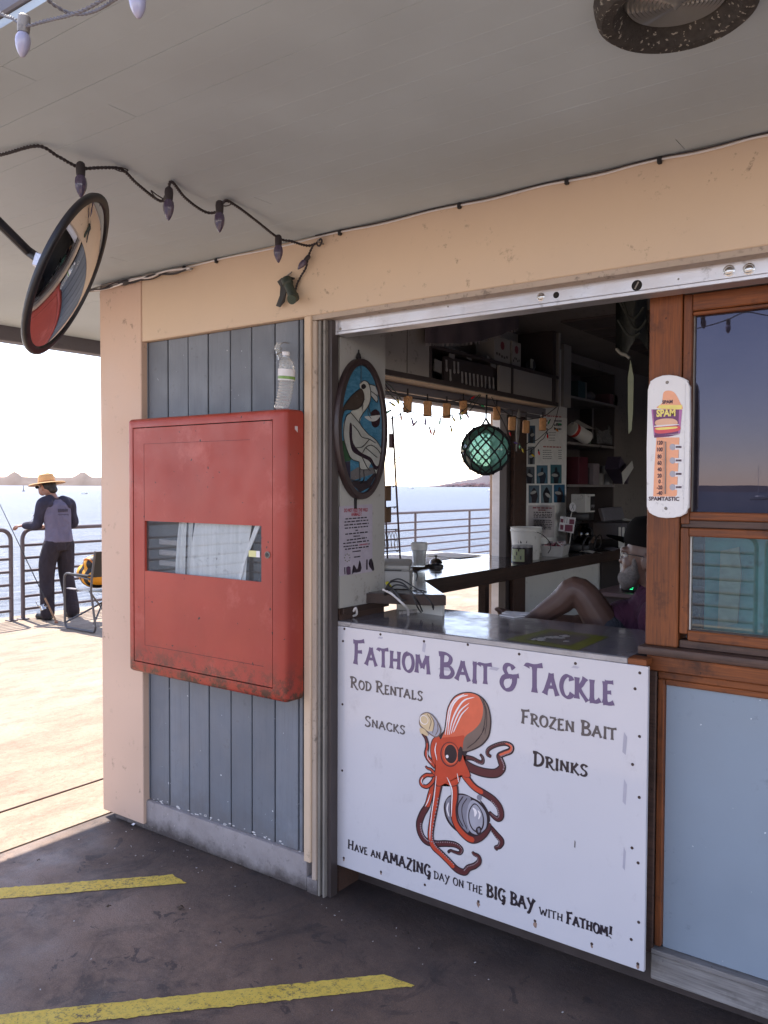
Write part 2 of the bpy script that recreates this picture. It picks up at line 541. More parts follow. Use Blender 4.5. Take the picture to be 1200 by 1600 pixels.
def ridge(name, mat, prof, dist, base_depth, n=120, rough=2.0):
    """terrain whose skyline follows prof [(px, height in m above the water)] at a distance"""
    m = MB()
    dirs = []
    px0, px1 = prof[0][0], prof[-1][0]
    rows = []
    for i in range(n + 1):
        px = px0 + (px1 - px0) * i / n
        for (a, ha), (c, hc) in zip(prof, prof[1:]):
            if a <= px <= c:
                u = (px - a) / (c - a); u2 = u * u * (3 - 2 * u); h = ha + (hc - ha) * u2; break
        d = CF + CR * ((px - 600) / FPX); d.z = 0
        h = h + (math.sin(px * .9) + math.sin(px * 2.3 + 1)) * .25 * rough * min(1, h / 10)
        row = []
        for k, (dd, hf) in enumerate([(0, -.02), (.015, .10), (.10, .55), (.22, .93), (.32, 1.0), (.6, .8), (1, -.05)]):
            p = d * (dist + dd * base_depth)
            row.append(m.bm.verts.new((p.x, p.y, WZ - 1 + (h + 1) * max(hf, 0) + (0 if hf > 0 else -2) + (random.random() - .5) * .12 * h * (hf > .3) * (hf < .99))))
        rows.append(row)
    for A, B in zip(rows, rows[1:]):
        for k in range(len(A) - 1):
            m.bm.faces.new((A[k], B[k], B[k + 1], A[k + 1]))
    return m.build(name, mat, kind='structure', smooth=60)

ridge('far_shore', M['shore'], [(-420, 20), (-200, 30), (-60, 34), (-20, 40), (8, 40), (23, 64), (38, 40), (62, 38), (74, 62), (90, 38), (112, 39), (130, 64), (146, 39), (200, 38), (330, 30), (420, 4)], 3600, 900, 220)
ridge('headland', M['hill'], [(660, 1), (682, 8), (700, 20), (716, 34), (736, 46), (760, 74), (800, 104), (880, 140), (1000, 150), (1150, 60)], 4600, 1600, 120)
# houses at the foot of the headland, too small to tell apart
b = MB()
for k in range(150):
    px = random.uniform(684, 800)
    d = CF + CR * ((px - 600) / FPX); d.z = 0
    dist = random.uniform(4560, 4640); p = d * dist
    w = random.uniform(10, 26); zz = WZ + random.uniform(1, 5) + random.random() ** 2 * 22 * min(1, max(0, (px - 684) / 60))
    b.box(p.x - w / 2, p.x + w / 2, p.y - w / 2, p.y + w / 2, zz - 3, zz + random.uniform(2, 5))
b.build('far_town', paint('far_town_walls', (.36, .25, .24), .8, .2, .02, bump=0), kind='stuff', smooth=0)

# pier deck: outer slab, walkway strip and inner slab with recessed joints between them
b = MB(); b.box(-9.25, -3.757, -4.6, 40, -.45, 0)
b.build('pier_deck', M['deck'], kind='structure', smooth=0)
b = MB(); b.box(-3.742, -3.343, -4.6, 40, -.45, 0.002)
b.build('walkway_strip', M['deck'], kind='structure', smooth=0)
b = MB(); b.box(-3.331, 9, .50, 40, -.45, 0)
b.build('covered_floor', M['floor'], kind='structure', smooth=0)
b = MB(); b.box(-3.331, 9, -4.6, .488, -.45, 0)  # unseen; paler slab starts near the roof shadow edge to raise bounce and reflection
b.build('rear_bounce_deck', M['deck'], kind='structure', smooth=0)
b = MB(); b.box(-9.2, 9, -4.55, 40, -.6, -.03)
b.build('joint_bed', M['dark'], kind='structure', smooth=0)
b = MB(); b.box(-3.7575, -3.7505, -4.6, 40, -.05, .006)
b.build('edge_angle', plain('rusty_edge_angle', (.10, .05, .035), .7), kind='structure', smooth=0)
# pier piles under the edge
for k in range(8):
    b = MB(); b.lathe([(.2, -6), (.2, -.6)], (-9.0, -4 + k * 5.2, 0), n=14)
    b.build('pier_pile', M['conc'], label='round concrete pile hidden under the seaward edge of the pier', cat='pile', group='piles under the pier edge')

def stripe_w(c):
    """a painted bar with a slightly ragged outline"""
    b = MB(); rg = random.Random(len(bpy.data.objects)); pts = []
    for (x0, y0), (x1, y1) in zip(c, c[1:] + c[:1]):
        n = max(2, int(math.hypot(x1 - x0, y1 - y0) / .012))
        nx_, ny_ = (y1 - y0), -(x1 - x0); L_ = math.hypot(nx_, ny_)
        for k in range(n):
            u = k / n; j = (rg.random() - .5) * .004 + (-.006 * rg.random() if rg.random() < .12 else 0)
            pts.append((x0 + (x1 - x0) * u + nx_ / L_ * j, y0 + (y1 - y0) * u + ny_ / L_ * j))
    b.face([(x, y, .0016) for x, y in pts]); bmesh.ops.triangulate(b.bm, faces=b.bm.faces[:])
    b.build('floor_stripe', M['yellow'], kind='structure', smooth=0)
p = [at(*q, z=0) for q in [(-60, 1393), (268, 1367), (292, 1380), (-60, 1410)]]
stripe_w([(v.x, v.y) for v in p])
p = [at(*q, z=0) for q in [(-90, 1595), (600, 1523), (648, 1541), (-90, 1622)]]
stripe_w([(v.x, v.y) for v in p])

# ---------------------------------------------------------------- railing panels
def railing(axis, a, c0, c1, posts, label, grp, rounded=True):
    """panel along an axis: 'y' at x=a from c0 to c1, or 'x' at y=a"""
    def W(c, z): return (a, c, z) if axis == 'y' else (c, a, z)
    t = thing('railing_panel', W((c0 + c1) / 2, 0), label, 'railing', grp)
    r = .024
    m = MB()
    R = .12; top = 1.035
    pts = [W(c0, 0), W(c0, top - R)] + [W(c0 + R - R * math.cos(k * math.pi / 12), top - R + R * math.sin(k * math.pi / 12)) for k in range(1, 7)] + \
          [W(c1 - R + R * math.sin(k * math.pi / 12), top - R + R * math.cos(k * math.pi / 12)) for k in range(0, 6)] + [W(c1, top - R), W(c1, 0)]
    m.tube(pts, r, 10)
    m.build('frame', M['rail'], t)
    for k in range(6):
        m = MB(); z = .115 + k * .147
        m.tube([W(c0, z), W(c1, z)], .0165, 8); m.build('rail', M['rail'], t)
    for q in posts:
        m = MB(); m.tube([W(q, 0), W(q, top)], .024, 10); m.build('post', M['rail'], t)
    for q in [c0, c1] + list(posts):
        m = MB(); x, y, z = W(q, 0); m.box(x - .05, x + .05, y - .05, y + .05, 0, .012)
        m.build('foot_plate', M['rail'], t)
    return t
GR = 'railing panels along the pier edges'
railing('y', -8.97, -4.4, .3, [-2.1], 'grey seaward railing panel nearest the pier corner, left of the frame', GR)
railing('y', -8.97, .42, 5.12, [2.77], 'grey pipe railing panel at the left picture edge, left of the fisherman', GR)
railing('y', -8.97, 5.26, 11.0, [7.1, 9.0], 'grey pipe railing panel the fisherman in the straw hat leans on', GR)
railing('y', -8.97, 11.1, 17.5, [13.3, 15.35], 'grey pipe railing panel seen through the side window over the bell', GR)
railing('y', -8.97, 17.6, 24, [19.8, 21.9], 'grey pipe railing panel farthest along the pier edge', GR)
for i, lb in enumerate(['leftmost', 'second', 'third', 'fourth', 'rightmost']):
    railing('x', -4.3, -8.9 + i * 3.5, -5.5 + i * 3.5, [-7.2 + i * 3.5], '%s of five grey railing panels on the near edge, mirrored in the window' % lb, GR)

# ---------------------------------------------------------------- boats and buoys
M['hull'] = paint('white_gelcoat', (.7, .7, .68), .3, .05, 2, bump=0)
def sailboat(x, y, L, mast, ang, label, grp):
    t = thing('sailboat', (x, y, WZ), label, 'sailboat', grp, rz=ang)
    ORG[t.name] = Vector((0, 0, 0))
    m = MB()
    secs = []
    for i in range(11):
        u = i / 10; w = L * .16 * (math.sin(math.pi * min(1, u * .62 + .38)) ** .7 if u < 1 else .0) + .02
        X = (u - .5) * L; sheer = L * (.085 + .045 * u * u)
        secs.append([m.bm.verts.new(q) for q in ((X, -w, sheer), (X + .03 * L * u, -w * .75, .03 * L), (X + .02 * L * u, 0, -.03 * L), (X + .03 * L * u, w * .75, .03 * L), (X, w, sheer))])
    for A, B in zip(secs, secs[1:]):
        for k in range(4): m.bm.faces.new((A[k], A[k + 1], B[k + 1], B[k]))
        m.bm.faces.new((A[4], A[0], B[0], B[4]))
    m.bm.faces.new(secs[0]);
    m.build('hull', M['hull'], t)
    m = MB(); m.box(-.2 * L, .15 * L, -.08 * L, .08 * L, .09 * L, .15 * L, .02 * L); m.build('cabin', M['hull'], t)
    m = MB(); m.tube([(.06 * L, 0, .1 * L), (.06 * L, 0, mast)], [.09, .05], 6); m.build('mast', M['alu'], t)
    m = MB(); m.tube([(.06 * L, 0, .26 * L), (-.36 * L, 0, .25 * L)], .12, 6); m.build('boom', plain('blue_sail_cover', (.05, .08, .2), .7), t)
    m = MB()
    m.tube([(.06 * L, 0, mast), (.49 * L, 0, .13 * L)], .02, 4); m.tube([(.06 * L, 0, mast), (-.48 * L, 0, .1 * L)], .02, 4)
    m.tube([(.06 * L, -.15 * L, .09 * L), (.06 * L, 0, mast * .95), (.06 * L, .15 * L, .09 * L)], .02, 4)
    m.tube([(.06 * L, -.5, mast * .6), (.06 * L, .5, mast * .6)], .03, 4)
    m.build('rigging', M['steel'], t)
GS = 'sailboats moored behind the photographer'
sailboat(-62, -190, 11, 15, .6, 'white sailboat moored behind, tallest mast mirrored in the upper shop window', GS)
sailboat(-32, -260, 12, 15, 1.4, 'white sailboat moored behind, mast mirrored near the right edge of the shop window', GS)
sailboat(-48, -330, 12, 14, -.4, 'white sailboat moored far behind between two other masts', GS)
sailboat(-20, -160, 9, 11, .2, 'small white sailboat moored behind, nearest of the moored boats', GS)
sailboat(-90, -420, 13, 16, 2.0, 'white sailboat moored farthest off behind the pier', GS)
ridge2 = MB(); rg = random.Random(3)
hs = [6.5 + 3 * rg.random() for _ in range(80)]
rows_ = []
for k in range(80):
    x = -1500 + k * 40
    rows_.append([ridge2.bm.verts.new((x, y, WZ - 1 + hs[k] * f)) for y, f in ((-1100, 0), (-1120, .5), (-1180, 1), (-1300, .9), (-1500, 0))])
for A, B in zip(rows_, rows_[1:]):
    for k in range(4): ridge2.bm.faces.new((A[k], A[k + 1], B[k + 1], B[k]))
ridge2.build('far_waterfront', paint('far_waterfront_haze', (.10, .085, .10), .9, .2, .01, bump=0), kind='structure', smooth=60)
# channel buoy and two small far craft off the left shore
d = CF + CR * ((37 - 600) / FPX); d.z = 0; p = d * 700
t = thing('channel_buoy', (p.x, p.y, WZ), 'dark channel buoy standing in the water left of the straw hat', 'buoy')
m = MB(); m.lathe([(1.2, -.3), (1.25, .6), (.5, .9)], p * 1 + V(0, 0, WZ), n=14); m.build('float', M['beam'], t)
m = MB(); m.lathe([(.45, .8), (.22, 4.0), (.35, 4.1), (.35, 4.8), (0, 5.0)], p + V(0, 0, WZ), n=10); m.build('tower', M['beam'], t)
def launch(px, dist, L, label):
    d = CF + CR * ((px - 600) / FPX); d.z = 0; p = d * dist + V(0, 0, WZ)
    t = thing('motorboat', p, label, 'boat', 'small boats far off on the bay')
    m = MB()
    m.prism([(p.x - L / 2, p.y, p.z + .1), (p.x + L * .4, p.y, p.z + .1), (p.x + L / 2, p.y, p.z + L * .16), (p.x - L / 2, p.y, p.z + L * .13)], (L * .1, L * .28, 0)); m.build('hull', M['hull'], t)
    m = MB(); m.box(p.x - L * .15, p.x + L * .2, p.y + L * .05, p.y + L * .23, p.z + L * .13, p.z + L * .3, .1); m.build('cabin', M['hull'], t)
launch(130, 520, 5, 'small white motorboat far off between the straw hat and the peach post')
launch(764, 900, 7, 'tiny white motorboat far off below the glass float')
launch(640, 1500, 12, 'tiny dark boat on the horizon over the water left of the glass float')

# ---------------------------------------------------------------- the bait shop building
shop = thing('bait_shop', (-1.2, 2.42, 0), 'peach bait shop with slate blue planks and open serving hatch under a flat roof', 'shop')
FY = 2.35            # front face of posts and header
CZ = 2.467           # underside of the ceiling
def part(name, mat, fn, parent=None, **k):
    m = MB(); fn(m); return m.build(name, mat, parent or shop, **k)

part('roof', M['beam'], lambda m: m.box(-4.74, 4.2, .915, 11.0, CZ + .02, CZ + .16, .004))
ceil = part('ceiling', M['ceil'], lambda m: m.box(-4.64, 4.18, 2.55, 10.9, CZ, CZ + .018))
# narrow tongue and groove boards of the porch ceiling, laid along the front
ys = .923; row = 0; bw = .0834
stag = {1: -1.78, 4: -1.748, 12: -1.925, 7: -.6, 9: -3.1, 14: -2.9, 2: .6, 6: 1.2, 11: .1, 16: -.7}
while ys < 2.54:
    y1 = min(ys + bw, 2.548)
    cuts = [-4.64] + ([stag[row]] if row in stag else []) + [4.18]
    for a, c in zip(cuts, cuts[1:]):
        dz = random.uniform(0, .0004)
        gap = .0010 if row in (1, 3, 5, 9) else .0003
        part('ceiling_board', M['ceil'], lambda m: m.box(a + .0008, c - .0008, ys + gap, y1, CZ + dz, CZ + .018, .0003), ceil)
    ys = y1; row += 1
part('ceiling_backing', M['dark'], lambda m: m.box(-4.63, 4.17, .93, 10.8, CZ + .0185, CZ + .0195))
part('eave_beam', M['beam'], lambda m: m.box(-4.74, -4.645, .917, 10.98, CZ - .085, CZ + .018, .003))
# corner post and header
part('corner_post', M['peach_post'], lambda m: m.box(-3.337, -3.04, FY - .004, FY + .05, .03, CZ - .002, .003))
part('corner_return', M['peach_post'], lambda m: m.box(-3.337, -3.29, FY + .052, 2.598, .03, CZ - .002, .003))
part('header', M['peach'], lambda m: m.box(-3.0395, 4.1, FY, FY + .16, 2.178, CZ - .001, .003))
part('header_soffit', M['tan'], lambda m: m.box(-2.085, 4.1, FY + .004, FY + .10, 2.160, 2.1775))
# slate planks of the blind bay, recessed joints
xs = [at(q, 1150, y=FY + .03).x for q in (226.5, 235, 265, 296, 327, 361, 394, 430, 467, 474)]
part('plank_backing', M['dark'], lambda m: m.box(-3.04, -2.06, FY + .045, FY + .06, .14, 2.178))
for i in range(len(xs) - 1):
    a, c = xs[i], xs[i + 1]
    dy = random.uniform(0, .002)
    part('plank', M['planks'][(i * 2 + i // 3) % 3], lambda m: m.box(a + .0034, c - .0034, FY + .028 + dy, FY + .0445, .138 + random.uniform(-.004, .002), 2.1765, .0018))
part('concrete_base', M['conc'], lambda m: m.box(-3.27, -2.085, FY + .012, FY + .12, 0.0, .136, .008, 2))
_rg = random.Random(31)
_m = MB()
for _k in range(34):
    _x = -3.02 + .9 * _rg.random(); _s = _rg.uniform(.003, .010)
    _z = .140 + _rg.uniform(-.006, .012)
    _m.prism([V(_x + _s * 1.6 * math.cos(a) * _rg.uniform(.5, 1), FY + .0275, _z + _s * .6 * math.sin(a) * _rg.uniform(.5, 1)) for a in [i * 1.05 for i in range(6)]], (0, .0012, 0))
_m.build('peeled_paint_chips', plain('bare_white_chip', (.60, .58, .57), .8), shop, smooth=0, kind='stuff')
part('closet_wall', M['tan'], lambda m: m.box(-3.28, -2.006, 2.60, 2.72, 0, CZ - .002))
# door jamb with roller tracks
part('jamb_trim', M['peach'], lambda m: m.box(-2.085, -2.052, FY - .006, FY + .09, .125, 2.177, .003))
part('jamb_edge', M['tan'], lambda m: m.box(-2.0515, -2.032, FY + .003, FY + .10, .06, 2.158, .002))
for i, (a, c, y0) in enumerate([(-2.031, -2.020, .012), (-2.0185, -2.008, .024), (-2.0065, -1.998, .012)]):
    part('shutter_track', M['track'], lambda m: m.box(a, c, FY + y0, FY + .11, 0.0, 2.158, .002))
part('track_channel', M['jamb_dark'], lambda m: m.box(-1.9975, -1.980, FY + .030, FY + .068, 0, 2.158))
part('jamb_foot', M['conc'], lambda m: m.box(-2.083, -2.033, FY + .012, FY + .12, 0, .058))
# closet side wall inside the hatch: white panel facing right, its paint darkened to look dim
PX = -1.985
part('side_panel', paint('dimmed_panel_paint', (.34, .325, .30), .6, .06, 2.5, .2, (.12, .1, .09), 18), lambda m: m.box(-2.005, PX, 2.436, 2.722, 1.085, 2.45, .001))
part('lower_side_panel', M['woodd'], lambda m: m.box(-2.005, PX - .002, 2.436, 2.722, 0, 1.083))
# aluminium rail over the hatch, running to the right
rl = part('shutter_rail', M['alu'], lambda m: (m.box(-1.985, 4.0, FY + .055, FY + .075, 2.118, 2.170, .0015), m.box(-1.985, 4.0, FY + .052, FY + .12, 2.106, 2.1175, .0015), m.box(-1.985, -1.975, FY + .050, FY + .10, 2.106, 2.172, .001)))
part('rail_recess', M['dark'], lambda m: m.box(-1.99, 4.0, FY + .09, FY + .15, 2.119, 2.158))
for px, py, r, kind in [(845, 464, .010, 1), (869, 461, .009, 0), (995, 446, .014, 0), (1139, 423, .012, 1), (1170, 420, .012, 1), (532, 514, .006, 2), (700, 479, .003, 2), (1060, 436, .003, 2)]:
    p = at(px, py, y=FY + .055)
    R = zto((0, -1, 0))
    if kind == 1:
        m = MB(); m.lathe([(r * 1.25, 0), (r * 1.3, .001), (r * 1.05, .0022), (r * .95, .0012), (r * .75, .0035), (r * .3, .005), (0, .0052)], p, R, 16); m.build('bolt', M['steel'], rl)
    elif kind == 0:
        m = MB(); m.lathe([(r * 1.12, 0), (r * 1.1, .0008), (r, .0008), (r, .0003), (0, .0003)], p, R, 18); m.build('hole', M['dark'], rl)
        if r > .012:
            m = MB(); m.obox(p + V(0, -.0012, 0), (.004, .0012, r * 1.6), rotM('Y', .5)); m.build('latch_slot', M['track'], rl)
    else:
        m = MB(); m.lathe([(r, 0), (r * .8, .0016), (0, .002)], p, R, 10); m.build('rivet', M['track'], rl)

# wooden window wall on the right of the hatch
WY = 2.5
zt = 2.12
wx0, wx1 = -.845, -.749
part('wood_post', M['wood'], lambda m: m.box(wx0, wx1, WY, WY + .09, 1.072, zt, .003))
uw = part('upper_window', M['wood'], lambda m: m.box(wx1 + .002, -.7225, WY + .008, WY + .06, 1.44, 2.112, .002))
part('top_rail', M['woodx'], lambda m: m.box(-.722, 1.3, WY + .008, WY + .06, 2.062, 2.112, .003), uw)
part('top_bead', M['woodx'], lambda m: m.box(-.722, 1.3, WY + .014, WY + .05, 2.050, 2.0605, .002), uw)
part('bottom_rail', M['woodx'], lambda m: m.box(-.722, 1.3, WY + .008, WY + .06, 1.452, 1.476, .003), uw)
part('transom', M['woodd'], lambda m: m.box(-.747, 1.3, WY + .014, WY + .06, 1.43, 1.4515, .002), uw)
M['glassdark'] = glassm('dark_tinted_glass', (.10, .10, .13), 2.0, 0.0, .16, (.17, .15, .19), gloss_tint=(.36, .36, .50))  # invented tint darkens the room behind and greys the sky reflection
part('pane', M['glassdark'], lambda m: m.box(-.722, 1.3, WY + .034, WY + .038, 1.476, 2.050), uw, smooth=0)
part('glazing_bead', M['track'], lambda m: m.box(-.7215, -.7185, WY + .024, WY + .033, 1.4765, 2.0495), uw)
lw = part('lower_window', M['wood'], lambda m: m.box(wx1 + .002, -.7225, WY + .008, WY + .06, 1.115, 1.429, .002))
part('top_rail', M['woodx'], lambda m: m.box(-.722, 1.3, WY + .006, WY + .06, 1.404, 1.429, .003), lw)
part('bottom_rail', M['woodx'], lambda m: m.box(-.722, 1.3, WY + .006, WY + .06, 1.096, 1.126, .003), lw)
M['glassg'] = glassm('dusty_glass', (.80, .86, .86), 1.75, 0.01, .06, (.22, .30, .30))
part('pane', M['glassg'], lambda m: m.box(-.722, 1.3, WY + .030, WY + .034, 1.126, 1.404), lw, smooth=0)
part('glazing_bead', M['white'], lambda m: m.box(-.7215, -.7185, WY + .022, WY + .0295, 1.1265, 1.4035), lw)
M['teal'] = paint('teal_curtain_cloth', (.055, .21, .20), .9, .25, 14, .3, (.02, .07, .07), 25, .1, sc=(1, 1, 1))
def curtain(m):
    m.sheet(lambda u, v: V(-.70 + u * 2.0, WY + .10 + .004 * math.sin(u * 34) + .002 * math.sin(u * 91 + v * 3), 1.10 + v * .30), 160, 4)
part('curtain', M['teal'], curtain, lw)
# a bulge of pale cloth behind the lower pane, caught in the curtain
part('cloth_fold', paint('pale_cloth', (.17, .20, .15), .9, .2, 30), lambda m: m.prism([(-.655, WY + .078, 1.13), (-.60, WY + .078, 1.15), (-.592, WY + .078, 1.30), (-.60, WY + .078, 1.375), (-.65, WY + .078, 1.36)], (0, .012, 0)), lw)
part('window_sill', M['woodd'], lambda m: m.box(-.858, 1.4, WY - .028, WY + .12, 1.046, 1.071, .004, 2))
part('sill_apron', M['woodd'], lambda m: m.box(wx1 + .002, 1.4, WY + .012, WY + .06, 1.0725, 1.0955, .002))
part('sill_apron', M['woodx'], lambda m: m.box(-.835, 1.4, WY - .012, WY + .05, .998, 1.0445, .003))
part('panel_stile', M['woodd'], lambda m: m.box(-.838, -.808, WY - .002, WY + .05, .13, .9965, .003))
part('panel_stile', M['wood'], lambda m: m.box(-.806, -.786, WY + .004, WY + .05, .155, .972, .003))
part('panel_rail', M['woodx'], lambda m: m.box(-.806, 1.4, WY + .004, WY + .05, .9735, .9965, .003))
part('panel_rail', M['woodx'], lambda m: m.box(-.785, 1.4, WY + .010, WY + .05, .955, .9725, .002))
part('lower_panel', M['panel'], lambda m: m.box(-.7855, 1.4, WY + .022, WY + .035, .150, .9545, .001))
part('base_board', M['greywood'], lambda m: m.box(-.812, 1.4, WY - .006, WY + .05, .132, .148, .002))
part('base_board', M['greywood'], lambda m: m.box(-.815, 1.4, WY + .002, WY + .055, .050, .1305, .003))
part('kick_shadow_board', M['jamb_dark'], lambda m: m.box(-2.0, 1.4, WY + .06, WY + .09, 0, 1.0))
# shop shell: left wall with its open side doorway, back and right walls
LX = -2.30
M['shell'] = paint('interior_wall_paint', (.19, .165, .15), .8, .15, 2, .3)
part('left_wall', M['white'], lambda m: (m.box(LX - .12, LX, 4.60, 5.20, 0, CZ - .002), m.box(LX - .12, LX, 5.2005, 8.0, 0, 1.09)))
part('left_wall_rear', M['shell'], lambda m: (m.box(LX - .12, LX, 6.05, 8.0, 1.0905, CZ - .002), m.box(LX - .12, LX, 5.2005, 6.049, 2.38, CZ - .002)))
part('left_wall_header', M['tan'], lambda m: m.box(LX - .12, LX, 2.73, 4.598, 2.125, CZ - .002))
part('header_board', M['peach'], lambda m: m.box(LX - .10, LX + .012, 2.73, 4.60, 2.011, 2.1235, .002))
part('header_fascia', M['beam'], lambda m: (m.box(-2.19, -2.17, 2.73, 4.60, 1.975, 2.0115), m.box(-2.24, -2.205, 2.73, 4.60, 1.955, 1.975)))
part('outer_post', M['peach_post'], lambda m: m.box(LX - .19, LX - .13, 4.50, 4.60, 0, CZ - .002, .003))
part('outer_jamb', M['alu'], lambda m: m.box(LX - .128, LX - .075, 4.42, 4.47, 0, 2.056, .002))
part('inner_jamb', M['jamb_dark'], lambda m: m.box(LX - .07, LX - .02, 4.40, 4.50, 0, 2.056, .003))
part('inner_jamb', M['woodd'], lambda m: m.box(LX - .018, LX + .01, 4.44, 4.598, 0, 2.056, .003))
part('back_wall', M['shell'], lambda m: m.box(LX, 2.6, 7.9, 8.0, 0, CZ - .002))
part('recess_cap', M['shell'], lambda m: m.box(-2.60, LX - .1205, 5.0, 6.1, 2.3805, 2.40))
part('right_wall', M['white'], lambda m: (m.box(2.5, 2.6, 2.6, 7.9, 0, .95), m.box(2.5, 2.6, 2.6, 3.2, .951, CZ - .002), m.box(2.5, 2.6, 6.6, 7.9, .951, CZ - .002), m.box(2.5, 2.6, 3.201, 6.599, 2.15, CZ - .002)))  # unseen; its hatch opening is added to light the interior
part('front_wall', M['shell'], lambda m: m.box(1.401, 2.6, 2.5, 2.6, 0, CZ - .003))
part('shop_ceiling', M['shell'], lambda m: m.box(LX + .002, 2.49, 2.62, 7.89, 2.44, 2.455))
part('shop_floor', M['tan'], lambda m: m.box(LX - .1, 2.49, 2.64, 7.89, .002, .02))

# ---------------------------------------------------------------- hose cabinet
cx0, cx1, cy0, cy1, cz0, cz1 = -3.012, -2.085, 2.25, FY - .008, .745, 1.83
cab = thing('hose_cabinet', ((cx0 + cx1) / 2, (cy0 + cy1) / 2, cz0), 'red steel fire hose cabinet with a window slot, rusty along its bottom edge', 'fire cabinet')
def frame(m, x0, x1, z0, z1, w, y0, y1, bev=.0):
    m.box(x0, x0 + w, y0, y1, z0, z1, bev); m.box(x1 - w, x1, y0, y1, z0, z1, bev)
    m.box(x0 + w, x1 - w, y0 + .0003, y1, z0, z0 + w, bev); m.box(x0 + w, x1 - w, y0 + .0003, y1, z1 - w, z1, bev)
def shell_fn(m):
    # rounded outer shell with a rectangular hole in its face
    n0 = len(m.bm.verts)
    R = .018
    def loop(x0, x1, z0, z1, y): return [(x0, y, z0), (x1, y, z0), (x1, y, z1), (x0, y, z1)]
    rings = []
    def rr(ins, y):  # rounded rectangle ring
        pts = []
        for (cx, cz, a0) in ((cx1 - R, cz0 + R, -90), (cx1 - R, cz1 - R, 0), (cx0 + R, cz1 - R, 90), (cx0 + R, cz0 + R, 180)):
            for k in range(5):
                a = rad(a0 + k * 22.5); rr_ = R - ins
                pts.append(V(cx + rr_ * math.cos(a), y, cz + rr_ * math.sin(a)))
        return pts
    for ins, y in ((0, cy1), (0, cy0 + .022), (.0015, cy0 + .012), (.0065, cy0 + .004), (.014, cy0)):
        rings.append([m.bm.verts.new(p) for p in rr(ins, y)])
    for A, B in zip(rings, rings[1:]):
        for k in range(20): m.bm.faces.new((A[k], A[(k + 1) % 20], B[(k + 1) % 20], B[k]))
    hole = [m.bm.verts.new(p) for p in loop(dx0 - .004, dx1 + .004, dz0 - .004, dz1 + .004, cy0)]
    hole2 = [m.bm.verts.new(p) for p in loop(dx0 - .004, dx1 + .004, dz0 - .004, dz1 + .004, cy0 + .02)]
    L = rings[-1]
    corner = {0: 1, 1: 2, 2: 3, 3: 0}
    for q in range(4):
        seg = L[q * 5:(q + 1) * 5]; h = hole[(q + 1) % 4]
        for a, c in zip(seg, seg[1:]): m.bm.faces.new((a, c, h))
        nx = L[((q + 1) * 5) % 20]; h2 = hole[(q + 2) % 4]
        m.bm.faces.new((seg[-1], nx, h2, h))
    for k in range(4): m.bm.faces.new((hole[k], hole[(k + 1) % 4], hole2[(k + 1) % 4], hole2[k]))
dp = lambda px, py: at(px, py, y=cy0)
dx0, dx1 = dp(209, 850).x, dp(425, 850).x
dz1, dz0 = dp(209, 673).z, dp(209, 1030).z
dz0 = .795; dz1 = 1.788
m = MB(); shell_fn(m); m.build('shell', M['red'], cab, smooth=30)
# window slot in the door
sx0, sx1 = dp(226, 860).x, dp(408, 860).x
sz1, sz0 = dp(300, 817).z, dp(300, 899).z
def door_fn(m):
    o = [(dx0, dz0), (dx1, dz0), (dx1, dz1), (dx0, dz1)]
    i = [(sx0, sz0), (sx1, sz0), (sx1, sz1), (sx0, sz1)]
    y = cy0 + .0015
    O = [m.bm.verts.new((x, y, z)) for x, z in o]; I = [m.bm.verts.new((x, y, z)) for x, z in i]
    O2 = [m.bm.verts.new((x, y + .014, z)) for x, z in o]; I2 = [m.bm.verts.new((x, y + .010, z)) for x, z in i]
    for k in range(4):
        j = (k + 1) % 4
        m.bm.faces.new((O[k], O[j], I[j], I[k])); m.bm.faces.new((O[k], O[j], O2[j], O2[k])); m.bm.faces.new((I[k], I[j], I2[j], I2[k]))
m = MB(); door_fn(m); door = m.build('door', M['red'], cab, smooth=0)
# shallow pressed line round the door panel
lx0, lx1, lz0, lz1 = dp(225, 860).x, dp(411, 860).x, dp(225, 1008).z, dp(225, 694).z
m = MB()
for a in ((lx0, lx0 + .002, lz0, lz1), (lx0, lx1, lz0, lz0 + .002), (lx0, lx0 + (lx1 - lx0) * .9, lz1, lz1 + .0015)):
    m.box(a[0], a[1], cy0 + .0011, cy0 + .003, a[2], a[3])
m.build('pressed_line', plain('dark_red_line', (.10, .012, .012), .6), door, smooth=0)
m = MB(); m.box(sx0 - .004, sx1 + .004, cy0 + .011, cy0 + .013, sz0 - .004, sz1 + .004)
m.build('pane', glassm('dusty_cabinet_glass', (.93, .95, .95), 1.5, 0, .05, (.55, .55, .55)), door, smooth=0)
m = MB(); m.box(cx0 + .02, cx1 - .02, cy1 - .006, cy1 - .001, cz0 + .02, cz1 - .02); m.build('back', plain('cabinet_inside', (.09, .085, .085), .7), cab, smooth=0)
